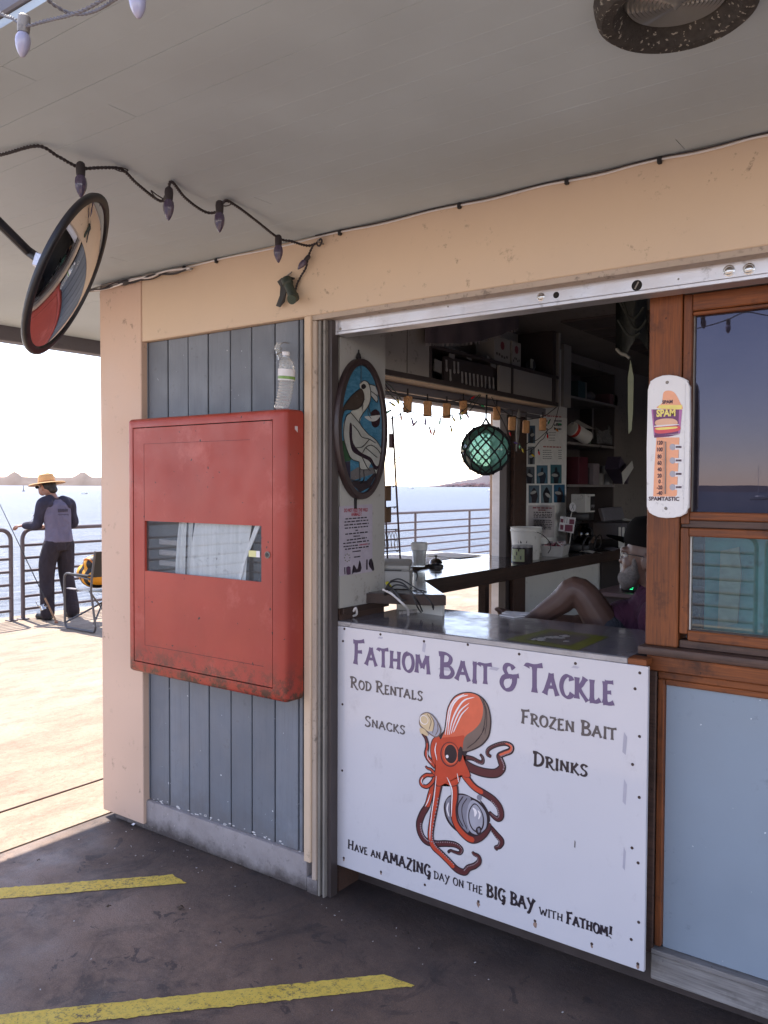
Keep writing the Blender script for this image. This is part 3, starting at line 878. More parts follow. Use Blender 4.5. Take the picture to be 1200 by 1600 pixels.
# folded white hose hanging behind the slot
M['hose'] = paint('white_hose_cloth', (.62, .61, .62), .8, .12, 60, .15, sc=(1, 1, .06), bump=.3, bscale=120)
zc = (sz0 + sz1) / 2
def fold(xa, xb, dy, lean, nm='hose_fold'):
    m = MB()
    m.sheet(lambda u, v: V(xa + (xb - xa) * u + lean * v * v, cy0 + dy + .004 * math.sin(u * 11 + v), sz0 - .05 + v * (sz1 - sz0 + .1)), 14, 6)
    m.build(nm, M['hose'], cab)
W_ = sx1 - sx0
fold(sx0 + W_ * .36, sx0 + W_ * .84, .030, W_ * .07)
fold(sx0 + W_ * .26, sx0 + W_ * .32, .036, W_ * .02)
fold(sx0 + W_ * .31, sx0 + W_ * .36, .045, W_ * .02)
fold(sx0 + W_ * .20, sx0 + W_ * .25, .048, W_ * .05)
for k in range(3):
    m = MB(); z = sz0 + .02 + k * .045
    m.box(sx0 + W_ * .04, sx0 + W_ * .30, cy0 + .052, cy0 + .062, z, z + .022, .003); m.build('hose_rack_bar', M['conc'], cab)
m = MB(); m.prism([(sx0 + W_ * .80, cy0 + .022, sz0 - .02), (sx0 + W_ * .85, cy0 + .022, sz0 + .08), (sx0 + W_ * .96, cy0 + .022, sz1), (sx0 + W_ * .93, cy0 + .022, sz1 + .01), (sx0 + W_ * .83, cy0 + .022, sz0 + .085), (sx0 + W_ * .78, cy0 + .022, sz0 - .02)], (0, .004, 0)); m.build('hose_edge', M['paper'], cab)
p = dp(399, 866); m = MB(); m.box(p.x - .045, p.x - .006, cy0 + .009, cy0 + .0105, p.z - .012, p.z + .012); m.build('label', flat_print('pale_yellow_label', (.62, .60, .28)), door, smooth=0)
m = MB(); m.box(p.x - .005, p.x + .014, cy0 + .009, cy0 + .0105, p.z - .012, p.z + .012); m.build('label', M['paper'], door, smooth=0)
p = dp(418, 867); m = MB(); m.lathe([(.013, 0), (.013, .003), (.010, .005), (.009, .002), (0, .002)], V(p.x, cy0 + .0012, p.z), zto((0, -1, 0)), 18); m.build('lock', M['track'], door)
m = MB(); m.lathe([(.0075, 0), (.0075, .0031), (0, .0031)], V(p.x, cy0 + .0005, p.z), zto((0, -1, 0)), 14); m.build('keyhole', M['black'], door)
m = MB()
for k in range(4): m.box(cx1 - .001, cx1 + .0008, cy0 + .045 + k * .004, cy0 + .047 + k * .004, 1.755 - k * .003, 1.768)
m.build('side_scuff', M['paper'], cab, smooth=0)

# ---------------------------------------------------------------- water bottle hung over the cabinet
bx, bz, by = -2.137, cz1 + .001, 2.288
bt = thing('water_bottle', (bx, by, bz), 'clear crinkled plastic water bottle with a white and green label on the red cabinet', 'bottle')
T = Matrix.Rotation(rad(5), 3, 'Y')
prof = [(0, .002), (.022, 0), (.029, .006)]
z = .01
for k in range(8): prof += [(.0305, z + .003), (.0272, z + .0085)]; z += .0115
prof += [(.031, .105), (.031, .148), (.0295, .152), (.030, .160), (.026, .176), (.017, .188), (.0125, .192), (.0125, .198)]
def crook(mm, c, amt=.012):
    for v in mm.bm.verts:
        h = v.co.z - c.z; v.co.x += amt * math.sin(h / .2 * 3.4) - .012 * (1 - h / .2) * .9
m = MB(); m.lathe(prof, V(bx, by, bz), T, 24); crook(m, V(bx, by, bz)); body = m.build('body', None or glassm('thin_plastic', (.90, .92, .92), 1.9, .08, .30, (.85, .86, .86)), bt, smooth=25)
def band(m, z0, z1, r, c, n=24):
    m.lathe([(r, z0), (r, z1)], c, T, n)
m = MB(); band(m, .106, .147, .0316, V(bx, by, bz)); crook(m, V(bx, by, bz)); m.build('label', M['paper'], bt)
m = MB()
m.lathe([(.0319, .110), (.0319, .121)], V(bx, by, bz), T, 24); crook(m, V(bx, by, bz)); m.build('label_stripe', flat_print('leaf_green_print', (.16, .30, .06)), bt)
m = MB(); m.lathe([(.0135, .1985), (.0145, .199), (.0145, .211), (.012, .213), (0, .213)], V(bx, by, bz), T, 18); crook(m, V(bx, by, bz)); m.build('cap', M['paper'], bt)
# wire hook holding the bottle
h = at(448, 548, y=FY + .02)
hk = thing('wire_hook', h, 'twisted wire hook with a crumpled clear strip above the water bottle', 'hook')
m = MB(); m.tube(cat_rom([h + V(0, .008, .03), h + V(-.004, -.012, .03), h + V(-.012, -.03, .015), h + V(.01, -.04, .0), h + V(-.006, -.05, -.02), bt.location + V(.012, -.005, .215)], 5), .0018, 6); m.build('wire', M['track'], hk)
for k in range(4):
    m = MB(); c = h + V(random.uniform(-.015, .015), -.035 - .005 * k, random.uniform(-.025, .01))
    m.sheet(lambda u, v: c + V((u - .5) * .02 + .006 * math.sin(v * 5 + k), .008 * math.sin(u * 6 + k), (v - .5) * .034), 4, 4); m.build('strip', M['body'] if 'body' in M else MC['thin_plastic'], hk)

# ---------------------------------------------------------------- convex mirror
mc = at(107, 431, t=2.15)
ray = (mc - EYE).normalized()
_lat = (CR * .90 - CU * .436); _lat = (_lat - ray * _lat.dot(ray)).normalized()
nrm = (-ray * .28 + _lat * .96).normalized()
MR = .217
mir = thing('convex_mirror', mc, 'round convex safety mirror with a black rim hanging under the porch ceiling', 'mirror')
RM = zto(nrm)
sag = .034
Rs = (MR * MR + sag * sag) / (2 * sag)
prof = []
for k in range(15):
    r = (MR - .018) * (1 - k / 14); prof.append((r, math.sqrt(Rs * Rs - r * r) - (Rs - sag) - .004))
m = MB(); m.lathe(prof, mc, RM, 64)
mm = NT('mirror_face'); mm.col((.62, .62, .64)); mm.set(Metallic=1.0, Roughness=.02); m.build('mirror_face', mm.m, mir, smooth=180)
m = MB(); m.lathe([(MR - .018, -.002), (MR - .015, .005), (MR - .004, .006), (MR + .004, .003), (MR + .005, -.002), (MR + .002, -.010), (MR - .008, -.012)], mc, RM, 64); m.build('rim', M['black'], mir, smooth=60)
m = MB(); m.lathe([(MR - .006, -.011), (MR * .7, -.030), (.05, -.040), (0, -.041)], mc, RM, 48); m.build('backing', M['beam'], mir, smooth=60)
a0 = mc - nrm * .05; a1 = at(0, 345, t=2.02); a2 = at(-140, 250, z=CZ - .003)
m = MB(); m.tube([a0, at(60, 400, t=2.16) - nrm * .03, a1 + (a1 - at(60, 400, t=2.16)) * .9], .0125, 10); arm = m.build('arm', M['black'], mir)
ae = a1 + (a1 - at(60, 400, t=2.16)) * .9
m = MB(); m.tube([ae, V(ae.x - .02, ae.y, CZ - .001)], .0125, 10); m.build('ceiling_stem', M['black'], mir)
m = MB(); m.lathe([(.045, 0), (.045, .008), (.02, .012)], V(ae.x - .02, ae.y, CZ - .0125), n=20); m.build('ceiling_plate', M['black'], mir)
m = MB(); m.ell(mc - nrm * .045, (.024, .024, .03), RM); m.build('swivel', M['steel'], mir)
cl = at(62, 408, t=2.12)
m = MB(); m.obox(cl, (.030, .022, .034), zto(CU + CR * .3), .002); m.build('clamp', paint('silver_tape', (.55, .55, .62), .3, .05, 5, metal=.4), mir)

# ---------------------------------------------------------------- string lights
M['bulb'] = plain('violet_bulb_glass', (.075, .055, .10), .22, Coat_Weight=.5)
def twist(pts, r, pitch=.022):
    """two strands twisted round the path"""
    P = cat_rom(pts, 8)
    L = [0]
    for a, c in zip(P, P[1:]): L.append(L[-1] + (c - a).length)
    out = []
    n = max(8, int(L[-1] / pitch * 6))
    def samp(s):
        for i in range(len(L) - 1):
            if s <= L[i + 1] or i == len(L) - 2:
                u = (s - L[i]) / max(1e-9, L[i + 1] - L[i]); return P[i].lerp(P[i + 1], min(1, u)), (P[i + 1] - P[i]).normalized()
    A, B = [], []
    for k in range(n + 1):
        s = L[-1] * k / n; c, t = samp(s)
        u = t.orthogonal().normalized() if abs(t.z) > .95 else t.cross(V(0, 0, 1)).normalized()
        w = t.cross(u); ph = s / pitch * 2 * math.pi
        o = (u * math.cos(ph) + w * math.sin(ph)) * r * .95
        A.append(c + o); B.append(c - o)
    return A, B
def cord_part(name, pts, r, parent, mat=None):
    A, B = twist(pts, r)
    m = MB(); m.tube(A, r, 5); m.tube(B, r, 5)
    return m.build(name, mat or M['cord'], parent, kind=None)
def bulb(p, parent, d=(0, 0, -1), s=1.0):
    R = zto(d)
    m = MB(); m.lathe([(.006, -.004), (.010, 0), (.0115, .010), (.0105, .028), (.0095, .029)], p, R, 12); m.bm.verts.ensure_lookup_table()
    for v in m.bm.verts: v.co = Vector(p) + (v.co - Vector(p)) * s
    so_ = m.build('bulb_socket', M['cord'], parent)
    m = MB()
    prof = [(.0085, .027), (.0135, .036), (.0150, .046), (.0135, .058), (.009, .070), (.004, .079), (0, .083)]
    m.lathe(prof, p, R, 9)
    for v in m.bm.verts: v.co = Vector(p) + (v.co - Vector(p)) * s
    m.build('bulb', M['bulb'], so_, smooth=20)
zc_ = CZ - .012
sl1 = thing('string_lights', at(262, 300, z=zc_), 'string of dark violet bulbs on a twisted cord crossing the porch ceiling to the wall', 'string lights')
C_ = lambda x, y, z=zc_: at(x, y, z=z)
path = [C_(-60, 252), C_(0, 242), C_(58, 228, CZ - .006), C_(90, 244, CZ - .02), C_(125, 262, CZ - .03), C_(160, 262, CZ - .02), C_(190, 265, CZ - .008), C_(215, 288, CZ - .02), C_(250, 314, CZ - .03), C_(262, 300, CZ - .03), C_(268, 284, CZ - .006), C_(290, 310, CZ - .02), C_(320, 331, CZ - .03), C_(340, 330, CZ - .03), C_(352, 314, CZ - .008), C_(372, 324, CZ - .01), C_(400, 345, CZ - .02), C_(435, 372, CZ - .03)]
hk_ = at(495, 380, y=FY - .02)
path += [at(455, 377, y=FY - .10), at(480, 384, y=FY - .03), hk_]
cord_part('cord', path, .0028, sl1)
m = MB(); m.tube(cat_rom([C_(178, 263, CZ - .006), C_(190, 268, CZ - .02), C_(200, 266, CZ - .006), C_(190, 262, CZ - .006)], 5, True), .002, 5, True); m.build('cord_loop', M['cord'], sl1)
m = MB(); m.tube(cat_rom([C_(236, 298, CZ - .02), C_(246, 312, CZ - .035), C_(256, 312, CZ - .03), C_(244, 304, CZ - .02)], 5, True), .002, 5, True); m.build('cord_loop', M['cord'], sl1)
m = MB(); m.tube(cat_rom([C_(345, 318, CZ - .01), C_(354, 312, CZ - .01), C_(362, 318, CZ - .012), C_(352, 322, CZ - .012)], 5, True), .002, 5, True); m.build('cord_loop', M['cord'], sl1)
for (x, y, z, dd) in [(126, 258, CZ - .028, (0, 0, -1)), (264, 297, CZ - .03, (-.03, 0, -1)), (343, 318, CZ - .03, (0, 0, -1)), (435, 371, CZ - .03, (0, 0, -1))]:
    p = C_(x, y, z); bulb(p + V(0, 0, .004), sl1, dd, 1.15)
# the tail on the wall: hook loop, last bulb, plug adapter wrapped in black tape
m = MB(); m.tube(cat_rom([hk_ + V(.0, 0, 0), hk_ + V(.018, 0, .012), hk_ + V(.028, -.005, .0), hk_ + V(.012, 0, -.012)], 6, True), .0035, 6, True); m.build('wall_loop', M['cord'], sl1)
m = MB(); m.tube([hk_ + V(.014, .02, 0), hk_ + V(.014, -.008, 0), hk_ + V(.014, -.01, .008)], .0035, 6); m.build('cup_hook', M['track'], sl1)
wp = lambda x, y, d=.012: at(x, y, y=FY - d)
cord_part('cord_tail', [wp(490, 382), wp(485, 392), wp(481, 404), wp(478, 418), wp(470, 432), wp(464, 444), wp(461, 458, .02)], .0024, sl1)
bulb(wp(483, 400, .018), sl1, (-.55, -.35, -.75), .78)
pa = wp(447, 436, .03); pb = wp(460, 468, .035)
m = MB(); m.tube([pa, pa.lerp(pb, .25), pa.lerp(pb, .3), pa.lerp(pb, .8), pa.lerp(pb, .82), pb], [.020, .021, .017, .018, .022, .020], 12); m.build('plug_adapter', plain('dark_green_plug', (.035, .045, .035), .5), sl1)
m = MB(); m.lathe([(0, 0), (.017, .001), (.018, .02), (0, .021)], wp(459, 466, .05), zto((.2, -.8, -.4)), 14); m.build('plug_cap', plain('green_plug_cap', (.015, .035, .022), .4), sl1)
m = MB()
def tape(m, pts):
    m.prism([wp(*p, .022 + .006 * (i % 2)) for i, p in enumerate(pts)], (0, .004, .001))
tape(m, [(433, 440), (440, 434), (449, 438), (447, 455), (444, 472), (437, 480), (431, 478), (437, 462), (438, 448)]); m.build('tape', M['black'], sl1, smooth=0)
m = MB(); tape(m, [(437, 440), (447, 431), (460, 434), (459, 437), (450, 438), (458, 448), (462, 462), (454, 452), (446, 444)]); m.build('tape', M['black'], sl1, smooth=0)
m = MB(); m.tube([wp(445, 434), wp(452, 428), wp(456, 425)], .003, 5); m.build('loose_wire', M['track'], sl1)

# string along the roof edge over the photographer
ez = CZ - .02
sl2 = thing('string_lights', V(-1.3, .90, ez), 'string of large bulbs', 'string lights')
sl2['label'] = 'string of large bulbs hung along the outer roof edge, two seen at upper left'
ey = .905
E_ = lambda x, y: at(x, y, y=.90)
path2 = [V(-4.5, ey, CZ), V(-3.2, ey, CZ - .06), V(-2.4, ey, CZ - .02), V(-2.0, ey, CZ - .045)]
pA = at(38, 36, y=.885); pB = at(212, -24, y=.885)
path2 += [at(-30, 32, y=.89), at(12, 26, y=.89), at(38, 40, y=.885), at(70, 33, y=.89), at(120, 20, y=.89), at(160, 0, y=.895), at(190, -18, y=.89), pB, V(-1.38, .9, CZ - .06)]
RF = lambda px, py: (lambda q: V(q.x, .45, q.z))(at(px, py, y=2 * (2.534) - .45))
path2 += [V(-1.30, .62, 2.44), RF(1080, 513), RF(1110, 508), RF(1138, 499), RF(1165, 488), RF(1200, 493), RF(1260, 500), V(-.4, .45, CZ - .02), V(0, .45, CZ - .09), V(.6, .5, CZ - .02), V(1.3, .6, CZ - .1), V(2.2, .89, CZ - .02)]
cord_part('cord', path2, .0019, sl2, plain('hazed_grey_cord', (.16, .15, .16), .7))  # lighter grey puts the glare haze over this cord into its colour
M['bulb2'] = plain('hazed_violet_bulb', (.36, .34, .44), .3, Coat_Weight=.4)  # bulbs paled towards the ceiling tone, haze put into the colour
def bulb2(p, d=(0, 0, -1)):
    R = zto(d)
    m = MB(); m.lathe([(.006, -.004), (.011, 0), (.0115, .02), (.0105, .029)], p, R, 12); s_ = m.build('bulb_socket', M['track'], sl2)
    m = MB(); m.lathe([(.0085, .028), (.0130, .036), (.0140, .045), (.0125, .055), (.0085, .065), (.004, .072), (0, .074)], p, R, 14); m.build('bulb', M['bulb2'], s_)
bulb2(pA + V(0, 0, .012), (-.12, 0, -1)); bulb2(pB + V(0, 0, .016), (.10, 0, -1))
for x, z in ((-3.2, CZ - .06), (-2.4, CZ - .02)): bulb2(V(x, .89, z))
bulb2(RF(1138, 499)); bulb2(V(0, .45, CZ - .09)); bulb2(V(1.3, .6, CZ - .1))

# cable with clips along the top of the header
M['wcable'] = plain('white_cable', (.66, .62, .60), .5)
cb = thing('header_cable', V(-1.5, FY, 2.45), 'thin white cable clipped along the top of the peach header under the ceiling', 'cable')
tz = lambda px, off=0: V(at(px, 400, y=FY).x, FY - .006, CZ - .012 + off)
m = MB()
pts = []
for i, px in enumerate(range(225, 1500, 45)):
    pts.append(tz(px, -.003 * math.sin(i * 1.7)))
m.tube(cat_rom(pts, 4), .0032, 6); m.build('cable', M['wcable'], cb)
m = MB(); m.tube(cat_rom([p + V(0, -.003, .006) for p in pts[6:]], 4), .002, 5); m.build('cable', M['cord'], cb)
for px in (290, 340, 533, 719, 886, 1030):
    p = tz(px); m = MB(); m.box(p.x - .006, p.x + .006, FY - .014, FY - .001, p.z - .010, p.z + .008, .002); m.build('clip', M['black'], cb)
bd = thing('cable_bundle', tz(200), 'tangled grey and white cables bundled at the top of the corner post', 'cables')
for k in range(6):
    pts = [V(-3.42 + .12 * j + random.uniform(-.02, .02), FY - .01 - random.uniform(0, .02), CZ - .012 - random.uniform(0, .022)) for j in range(7)]
    m = MB(); m.tube(cat_rom(pts, 5), random.choice([.003, .004, .0025]), 6); m.build('cable', [M['cord'], M['wcable'], M['track']][k % 3], bd)
m = MB(); m.ell(V(-3.13, FY - .018, CZ - .022), (.05, .014, .012)); m.build('splice', M['cord'], bd)
m = MB(); m.box(-3.36, -3.338, FY + .01, FY + .04, CZ - .06, CZ - .03, .004); m.build('clamp', M['track'], bd)

# ---------------------------------------------------------------- round porch lamp in the ceiling
lc = V(-.500, 1.605, CZ)
lamp = thing('porch_lamp', lc, 'round unlit ceiling lamp with ribbed glass in a dirty speckled ring', 'lamp')
M['lampring'] = paint('corroded_lamp_ring', (.045, .040, .036), .8, .5, 60, .6, (.012, .010, .010), 60, .8, 120, chips=1.3, ccol=(.30, .28, .24))
D = Matrix.Scale(-1, 3, Vector((0, 0, 1))) @ Matrix.Scale(.90, 3)
m = MB(); m.lathe([(.168, 0), (.166, .012), (.160, .034), (.150, .042), (.128, .038), (.108, .016), (.104, .0)], lc, D, 48); m.build('ring', M['lampring'], lamp)
prof = [(.106, .004)]
for k in range(11):
    r = .102 - k * .0092; prof += [(r + .002, .006 + (.102 - r) * .12), (r - .003, .010 + (.102 - r) * .12)]
prof.append((0, .03))
t = NT('ribbed_lamp_glass'); t.col((.16, .16, .155)); t.set(Roughness=.12, Specular_IOR_Level=.8); t.bump(t.noise(30, 4), .1)
m = MB(); m.lathe(prof, lc, D, 48); m.build('glass', t.m, lamp, smooth=50)

# ---------------------------------------------------------------- lettering with a brush-like hand
G = {
'A': (.76, [[(0, -.02), (.16, .42), (.36, 1.0)], [(.34, 1.0), (.50, .5), (.70, -.02)], [(.10, .34), (.60, .38)]]),
'B': (.66, [[(.12, 0), (.13, .98)], [(-.02, .96), (.30, 1.0), (.50, .86), (.44, .62), (.14, .52)], [(.16, .52), (.46, .48), (.60, .26), (.44, .04), (.02, .0)]]),
'C': (.66, [[(.60, .80), (.52, .96), (.32, 1.0), (.12, .80), (.05, .46), (.16, .12), (.36, -.01), (.54, .06), (.64, .22)]]),
'D': (.74, [[(.13, 0), (.14, .98)], [(-.03, .97), (.30, 1.0), (.58, .82), (.66, .48), (.52, .14), (.24, .0), (.02, .02)]]),
'E': (.58, [[(.12, 0), (.11, 1.0)], [(.10, .97), (.52, 1.0)], [(.12, .50), (.42, .53)], [(.02, .0), (.34, .0), (.56, .08)]]),
'F': (.58, [[(.10, -.06), (.14, .45), (.14, 1.0)], [(-.02, .96), (.32, .98), (.58, 1.04)], [(.12, .50), (.46, .54)]]),
'G': (.72, [[(.60, .80), (.50, .96), (.30, 1.0), (.12, .80), (.05, .46), (.16, .12), (.36, .0), (.56, .10)], [(.36, .42), (.64, .44)], [(.58, .42), (.60, .10), (.50, -.22), (.34, -.20)]]),
'H': (.74, [[(.10, 0), (.12, 1.0)], [(.58, 0), (.60, 1.0)], [(.10, .48), (.60, .52)]]),
'I': (.30, [[(.14, 0), (.15, 1.0)], [(.04, 1.0), (.26, 1.0)], [(.04, .0), (.26, .0)]]),
'K': (.68, [[(.12, 0), (.12, 1.0)], [(.56, 1.02), (.36, .68), (.14, .48)], [(.22, .52), (.42, .24), (.68, -.06)]]),
'L': (.58, [[(.13, 0), (.12, 1.0)], [(.02, .0), (.34, .0), (.56, .12)]]),
'M': (.92, [[(.06, 0), (.12, 1.0)], [(.13, .98), (.30, .56), (.42, .30)], [(.42, .30), (.60, .70), (.72, .98)], [(.72, 1.0), (.82, 0)]]),
'N': (.76, [[(.10, 0), (.11, .98)], [(.08, .98), (.36, .50), (.62, .02)], [(.62, 0), (.61, 1.0)]]),
'O': (.74, [[(.36, 1.0), (.14, .86), (.05, .48), (.16, .12), (.38, -.01), (.60, .16), (.68, .52), (.58, .88), (.34, 1.0)]]),
'P': (.62, [[(.12, 0), (.13, .98)], [(-.02, .96), (.32, 1.0), (.54, .82), (.46, .52), (.14, .44)]]),
'R': (.70, [[(.12, -.02), (.13, .98)], [(-.04, .94), (.32, 1.0), (.52, .82), (.44, .58), (.14, .50)], [(.24, .52), (.44, .22), (.62, -.04), (.76, -.06)]]),
'S': (.58, [[(.52, .84), (.44, .98), (.24, 1.0), (.10, .82), (.20, .60), (.42, .44), (.50, .22), (.36, .02), (.16, .0), (.04, .14)]]),
'T': (.66, [[(.32, -.02), (.31, .98)], [(-.04, .90), (.02, 1.0), (.32, .98), (.66, 1.04)]]),
'V': (.68, [[(.02, 1.0), (.18, .5), (.32, 0)], [(.32, 0), (.48, .5), (.64, 1.0)]]),
'W': (1.0, [[(.02, 1.0), (.14, .5), (.26, 0)], [(.26, 0), (.40, .42), (.50, .70)], [(.50, .70), (.60, .4), (.72, 0)], [(.72, 0), (.84, .5), (.96, 1.0)]]),
'Y': (.68, [[(.02, 1.0), (.18, .66), (.34, .44)], [(.64, 1.0), (.46, .64), (.30, .16), (.14, -.22), (-.02, -.24)]]),
'Z': (.62, [[(.04, .98), (.56, 1.0)], [(.56, .98), (.30, .50), (.04, .02)], [(.04, .0), (.36, .0), (.60, -.10)]]),
'&': (.86, [[(.62, .86), (.48, 1.0), (.28, .98), (.20, .80), (.34, .60), (.56, .56)], [(.40, .58), (.14, .46), (.06, .22), (.24, .0), (.50, .06), (.64, .30), (.66, .56)], [(.44, .54), (.86, .62)]]),
'!': (.30, [[(.14, .30), (.18, 1.02)], [(.10, .02), (.16, .08)]]),
}
def ribbon3(m, P, W, off, mp):
    """flat ribbon through 2D points P with half widths W; mp maps (x, z, lift) to the plane"""
    n = len(P); A = []; B = []
    for i in range(n):
        t = P[min(i + 1, n - 1)] - P[max(i - 1, 0)]
        t = t.normalized() if t.length > 1e-9 else Vector((1, 0))
        q = Vector((-t.y, t.x)) * W[i]
        l = off + .00003 * i / n
        A.append(m.bm.verts.new(mp(P[i] + q, l))); B.append(m.bm.verts.new(mp(P[i] - q, l)))
    for i in range(n - 1): m.bm.faces.new((A[i], A[i + 1], B[i + 1], B[i]))
_lay = [0]
def brush_text(s, x0, x1, z0, cap, y, mat, parent, small=.72, w=.10, name='lettering', bounce=.02):
    m = MB()
    adv = 0; items = []
    for k, ch in enumerate(s):
        if ch == ' ': adv += .36; continue
        sc = 1.0 if (ch.isupper() or not ch.isalpha()) else small
        g = G[ch.upper()]
        items.append((ch.upper(), adv, sc)); adv += (g[0] + .10) * sc
    kx = (x1 - x0) / (adv * cap)
    rr = random.Random(5)
    for i, (ch, a, sc) in enumerate(items):
        dz = rr.uniform(-bounce, bounce) * cap
        for j, st in enumerate(G[ch][1]):
            pts = [Vector((q[0] * sc * cap * kx, q[1] * sc * cap)) for q in st]
            P3 = cat_rom([Vector((q.x, q.y, 0)) for q in pts], 5) if len(pts) > 2 else [pts[0].to_3d().lerp(pts[1].to_3d(), t / 5) for t in range(6)]
            P2 = [Vector((q.x, q.y)) for q in P3]
            n = len(P2); W = []
            for q in range(n):
                t = (P2[min(q + 1, n - 1)] - P2[max(q - 1, 0)]).normalized()
                base = .62 + .50 * abs(t.x * .35 + t.y * .94)
                u = q / (n - 1); fl = 1 + .45 * max(0, 1 - u * 5) + .30 * max(0, 1 - (1 - u) * 5)
                W.append(w * .5 * cap * base * fl * (sc ** .5))
            ribbon3(m, P2, W, .0006 + .0002 * j, lambda q, l: V(x0 + a * cap * kx + q.x, y - l, z0 + dz + q.y))
    return m.build(name, mat, parent, smooth=0, fix=False)

# ---------------------------------------------------------------- hatch sign board
SY = 2.42
sx_0, sx_1, sz_0, sz_1 = -1.992, -.807, .111, 1.022
sign = thing('shop_sign', ((sx_0 + sx_1) / 2, SY, sz_0), 'large white sign board with a red octopus mounted below the hatch counter', 'sign')
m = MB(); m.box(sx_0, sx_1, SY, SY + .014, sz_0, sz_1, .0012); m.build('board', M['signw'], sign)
M['title'] = flat_print('faded_purple_print', (.135, .095, .185), .3)
M['inkg'] = flat_print('grey_brown_print', (.10, .085, .085), .3)
M['ink'] = flat_print('near_black_print', (.030, .022, .028), .3)
brush_text('Fathom', -1.905, -1.560, .893, .082, SY, M['title'], sign, .78, .175)
brush_text('Bait', -1.530, -1.318, .893, .082, SY, M['title'], sign, .78, .175)
brush_text('&', -1.293, -1.218, .886, .082, SY, M['title'], sign, .78, .175)
brush_text('Tackle', -1.196, -.902, .893, .085, SY, M['title'], sign, .78, .175)
brush_text('Rod Rentals', -1.919, -1.594, .798, .040, SY, M['inkg'], sign, .78, .19)
brush_text('Snacks', -1.852, -1.668, .666, .036, SY, M['inkg'], sign, .80, .19)
brush_text('Frozen Bait', -1.216, -.896, .787, .042, SY, M['inkg'], sign, .80, .19)
brush_text('Drinks', -1.172, -.986, .658, .042, SY, M['ink'], sign, .80, .20)
zl = .183
def SX(cx, cy): return at(510 + cx / 2.3077, 960 + cy / 2.3077, y=SY).x
brush_text('Have an', SX(78, 840), SX(198, 875), .187, .036, SY, M['ink'], sign, .70, .18)
brush_text('AMAZING', SX(204, 880), SX(380, 940), .185, .039, SY, M['ink'], sign, 1, .21)
brush_text('day on the', SX(388, 945), SX(566, 1000), .183, .030, SY, M['ink'], sign, .85, .16)
brush_text('BIG BAY', SX(578, 1010), SX(755, 1070), .183, .039, SY, M['ink'], sign, 1, .21)
brush_text('with', SX(768, 1080), SX(856, 1110), .181, .028, SY, M['ink'], sign, .85, .16)
brush_text('Fathom!', SX(866, 1115), SX(1034, 1172), .181, .036, SY, M['ink'], sign, .82, .20)
for i, (cx, cy) in enumerate([(65, 52), (60, 96), (195, 72), (352, 97), (510, 109), (695, 143), (898, 177), (1130, 211), (58, 324), (57, 563), (63, 878), (197, 928), (355, 975), (548, 1035), (752, 1105), (957, 1188), (1123, 1260), (1126, 1110), (1124, 896), (1128, 660), (1129, 440), (1113, 268), (1104, 541), (1102, 842), (1099, 1172)]):
    p = at(510 + cx / 2.3077, 960 + cy / 2.3077, y=SY)
    m = MB(); m.lathe([(.0048, 0), (.0044, .0012), (.0018, .0018), (0, .0012)], p, zto((0, -1, 0)), 10); m.build('screw', plain('rusty_screw', (.07, .045, .04), .6, .5), sign)

for (cx, cy, r_) in [(548, 1046, .010), (752, 1118, .011), (63, 884, .007), (197, 934, .006), (957, 1196, .006), (1123, 1268, .008)]:
    p = at(510 + cx / 2.3077, 960 + cy / 2.3077, y=SY); rg = random.Random(cx)
    m = MB(); m.face([V(p.x + r_ * .8 * math.cos(a) * rg.uniform(.5, 1), SY - .0004, p.z + r_ * math.sin(a) * rg.uniform(.6, 1.2)) for a in [i * .698 for i in range(9)]]); m.build('rust_bleed', paint('rust_bleed', (.26, .17, .13), .8, .3, 120), sign, smooth=0)
# octopus, printed flat on the board in overlapping colour shapes
def OC(cx, cy): p = at(630 + cx / 5, 1060 + cy / 5, y=SY); return Vector((p.x, p.z))
def sgn(q, l): return V(q.x, SY - l, q.y)
M['o_out'] = flat_print('octopus_outline', (.028, .016, .022), .3)
M['o_red'] = flat_print('octopus_red', (.50, .062, .028), .3)
M['o_hot'] = flat_print('octopus_orange_red', (.66, .13, .065), .3)
M['o_dark'] = flat_print('octopus_shade', (.10, .025, .028), .3)
M['o_tan'] = flat_print('octopus_tan_shade', (.17, .12, .10), .3)
M['o_grey'] = flat_print('reel_grey', (.22, .21, .25), .3)
M['o_grey2'] = flat_print('reel_light_grey', (.36, .35, .40), .3)
M['o_white'] = flat_print('print_highlight', (.80, .74, .74), .3)
M['o_jar'] = flat_print('jar_straw', (.62, .47, .28), .3)
_l = [0.0004]
def lay():
    _l[0] += .00004; return _l[0]
def blob(name, pts, mat, cv=True, parent=None):
    P = [OC(*p) for p in pts]
    P3 = cat_rom([Vector((q.x, q.y, 0)) for q in P], 5, True) if cv else [Vector((q.x, q.y, 0)) for q in P]
    l = lay(); m = MB(); m.face([sgn(q, l) for q in P3]); bmesh.ops.triangulate(m.bm, faces=m.bm.faces[:])
    return m.build(name, mat, parent or octo, smooth=0, fix=False)
def tent(name, pts, mat, extra=0.0, k=1.0, s0=0.0, s1=1.0, shift=0):
    l = lay(); m = MB()
    P3 = cat_rom([Vector((q[0], q[1], q[2])) for q in pts], 7)
    n = len(P3); P3 = P3[int(s0 * n):max(int(s0 * n) + 3, int(s1 * n))]
    c = [OC(q.x + shift, q.y) for q in P3]
    W = [max(1.2, (q.z * k + extra)) / 5 * (2.36 / FPX) * 1.0 * 1.13 for q in P3]
    # round the tip and the root
    W[-1] *= .35; W[0] *= .6
    ribbon3(m, c, W, l, sgn)
    m.build(name, mat, octo, smooth=0, fix=False)
octo = MB(); octo.face([sgn(OC(375 + 10 * math.cos(a), 690 + 10 * math.sin(a)), .0004) for a in [k * .6 for k in range(10)]])
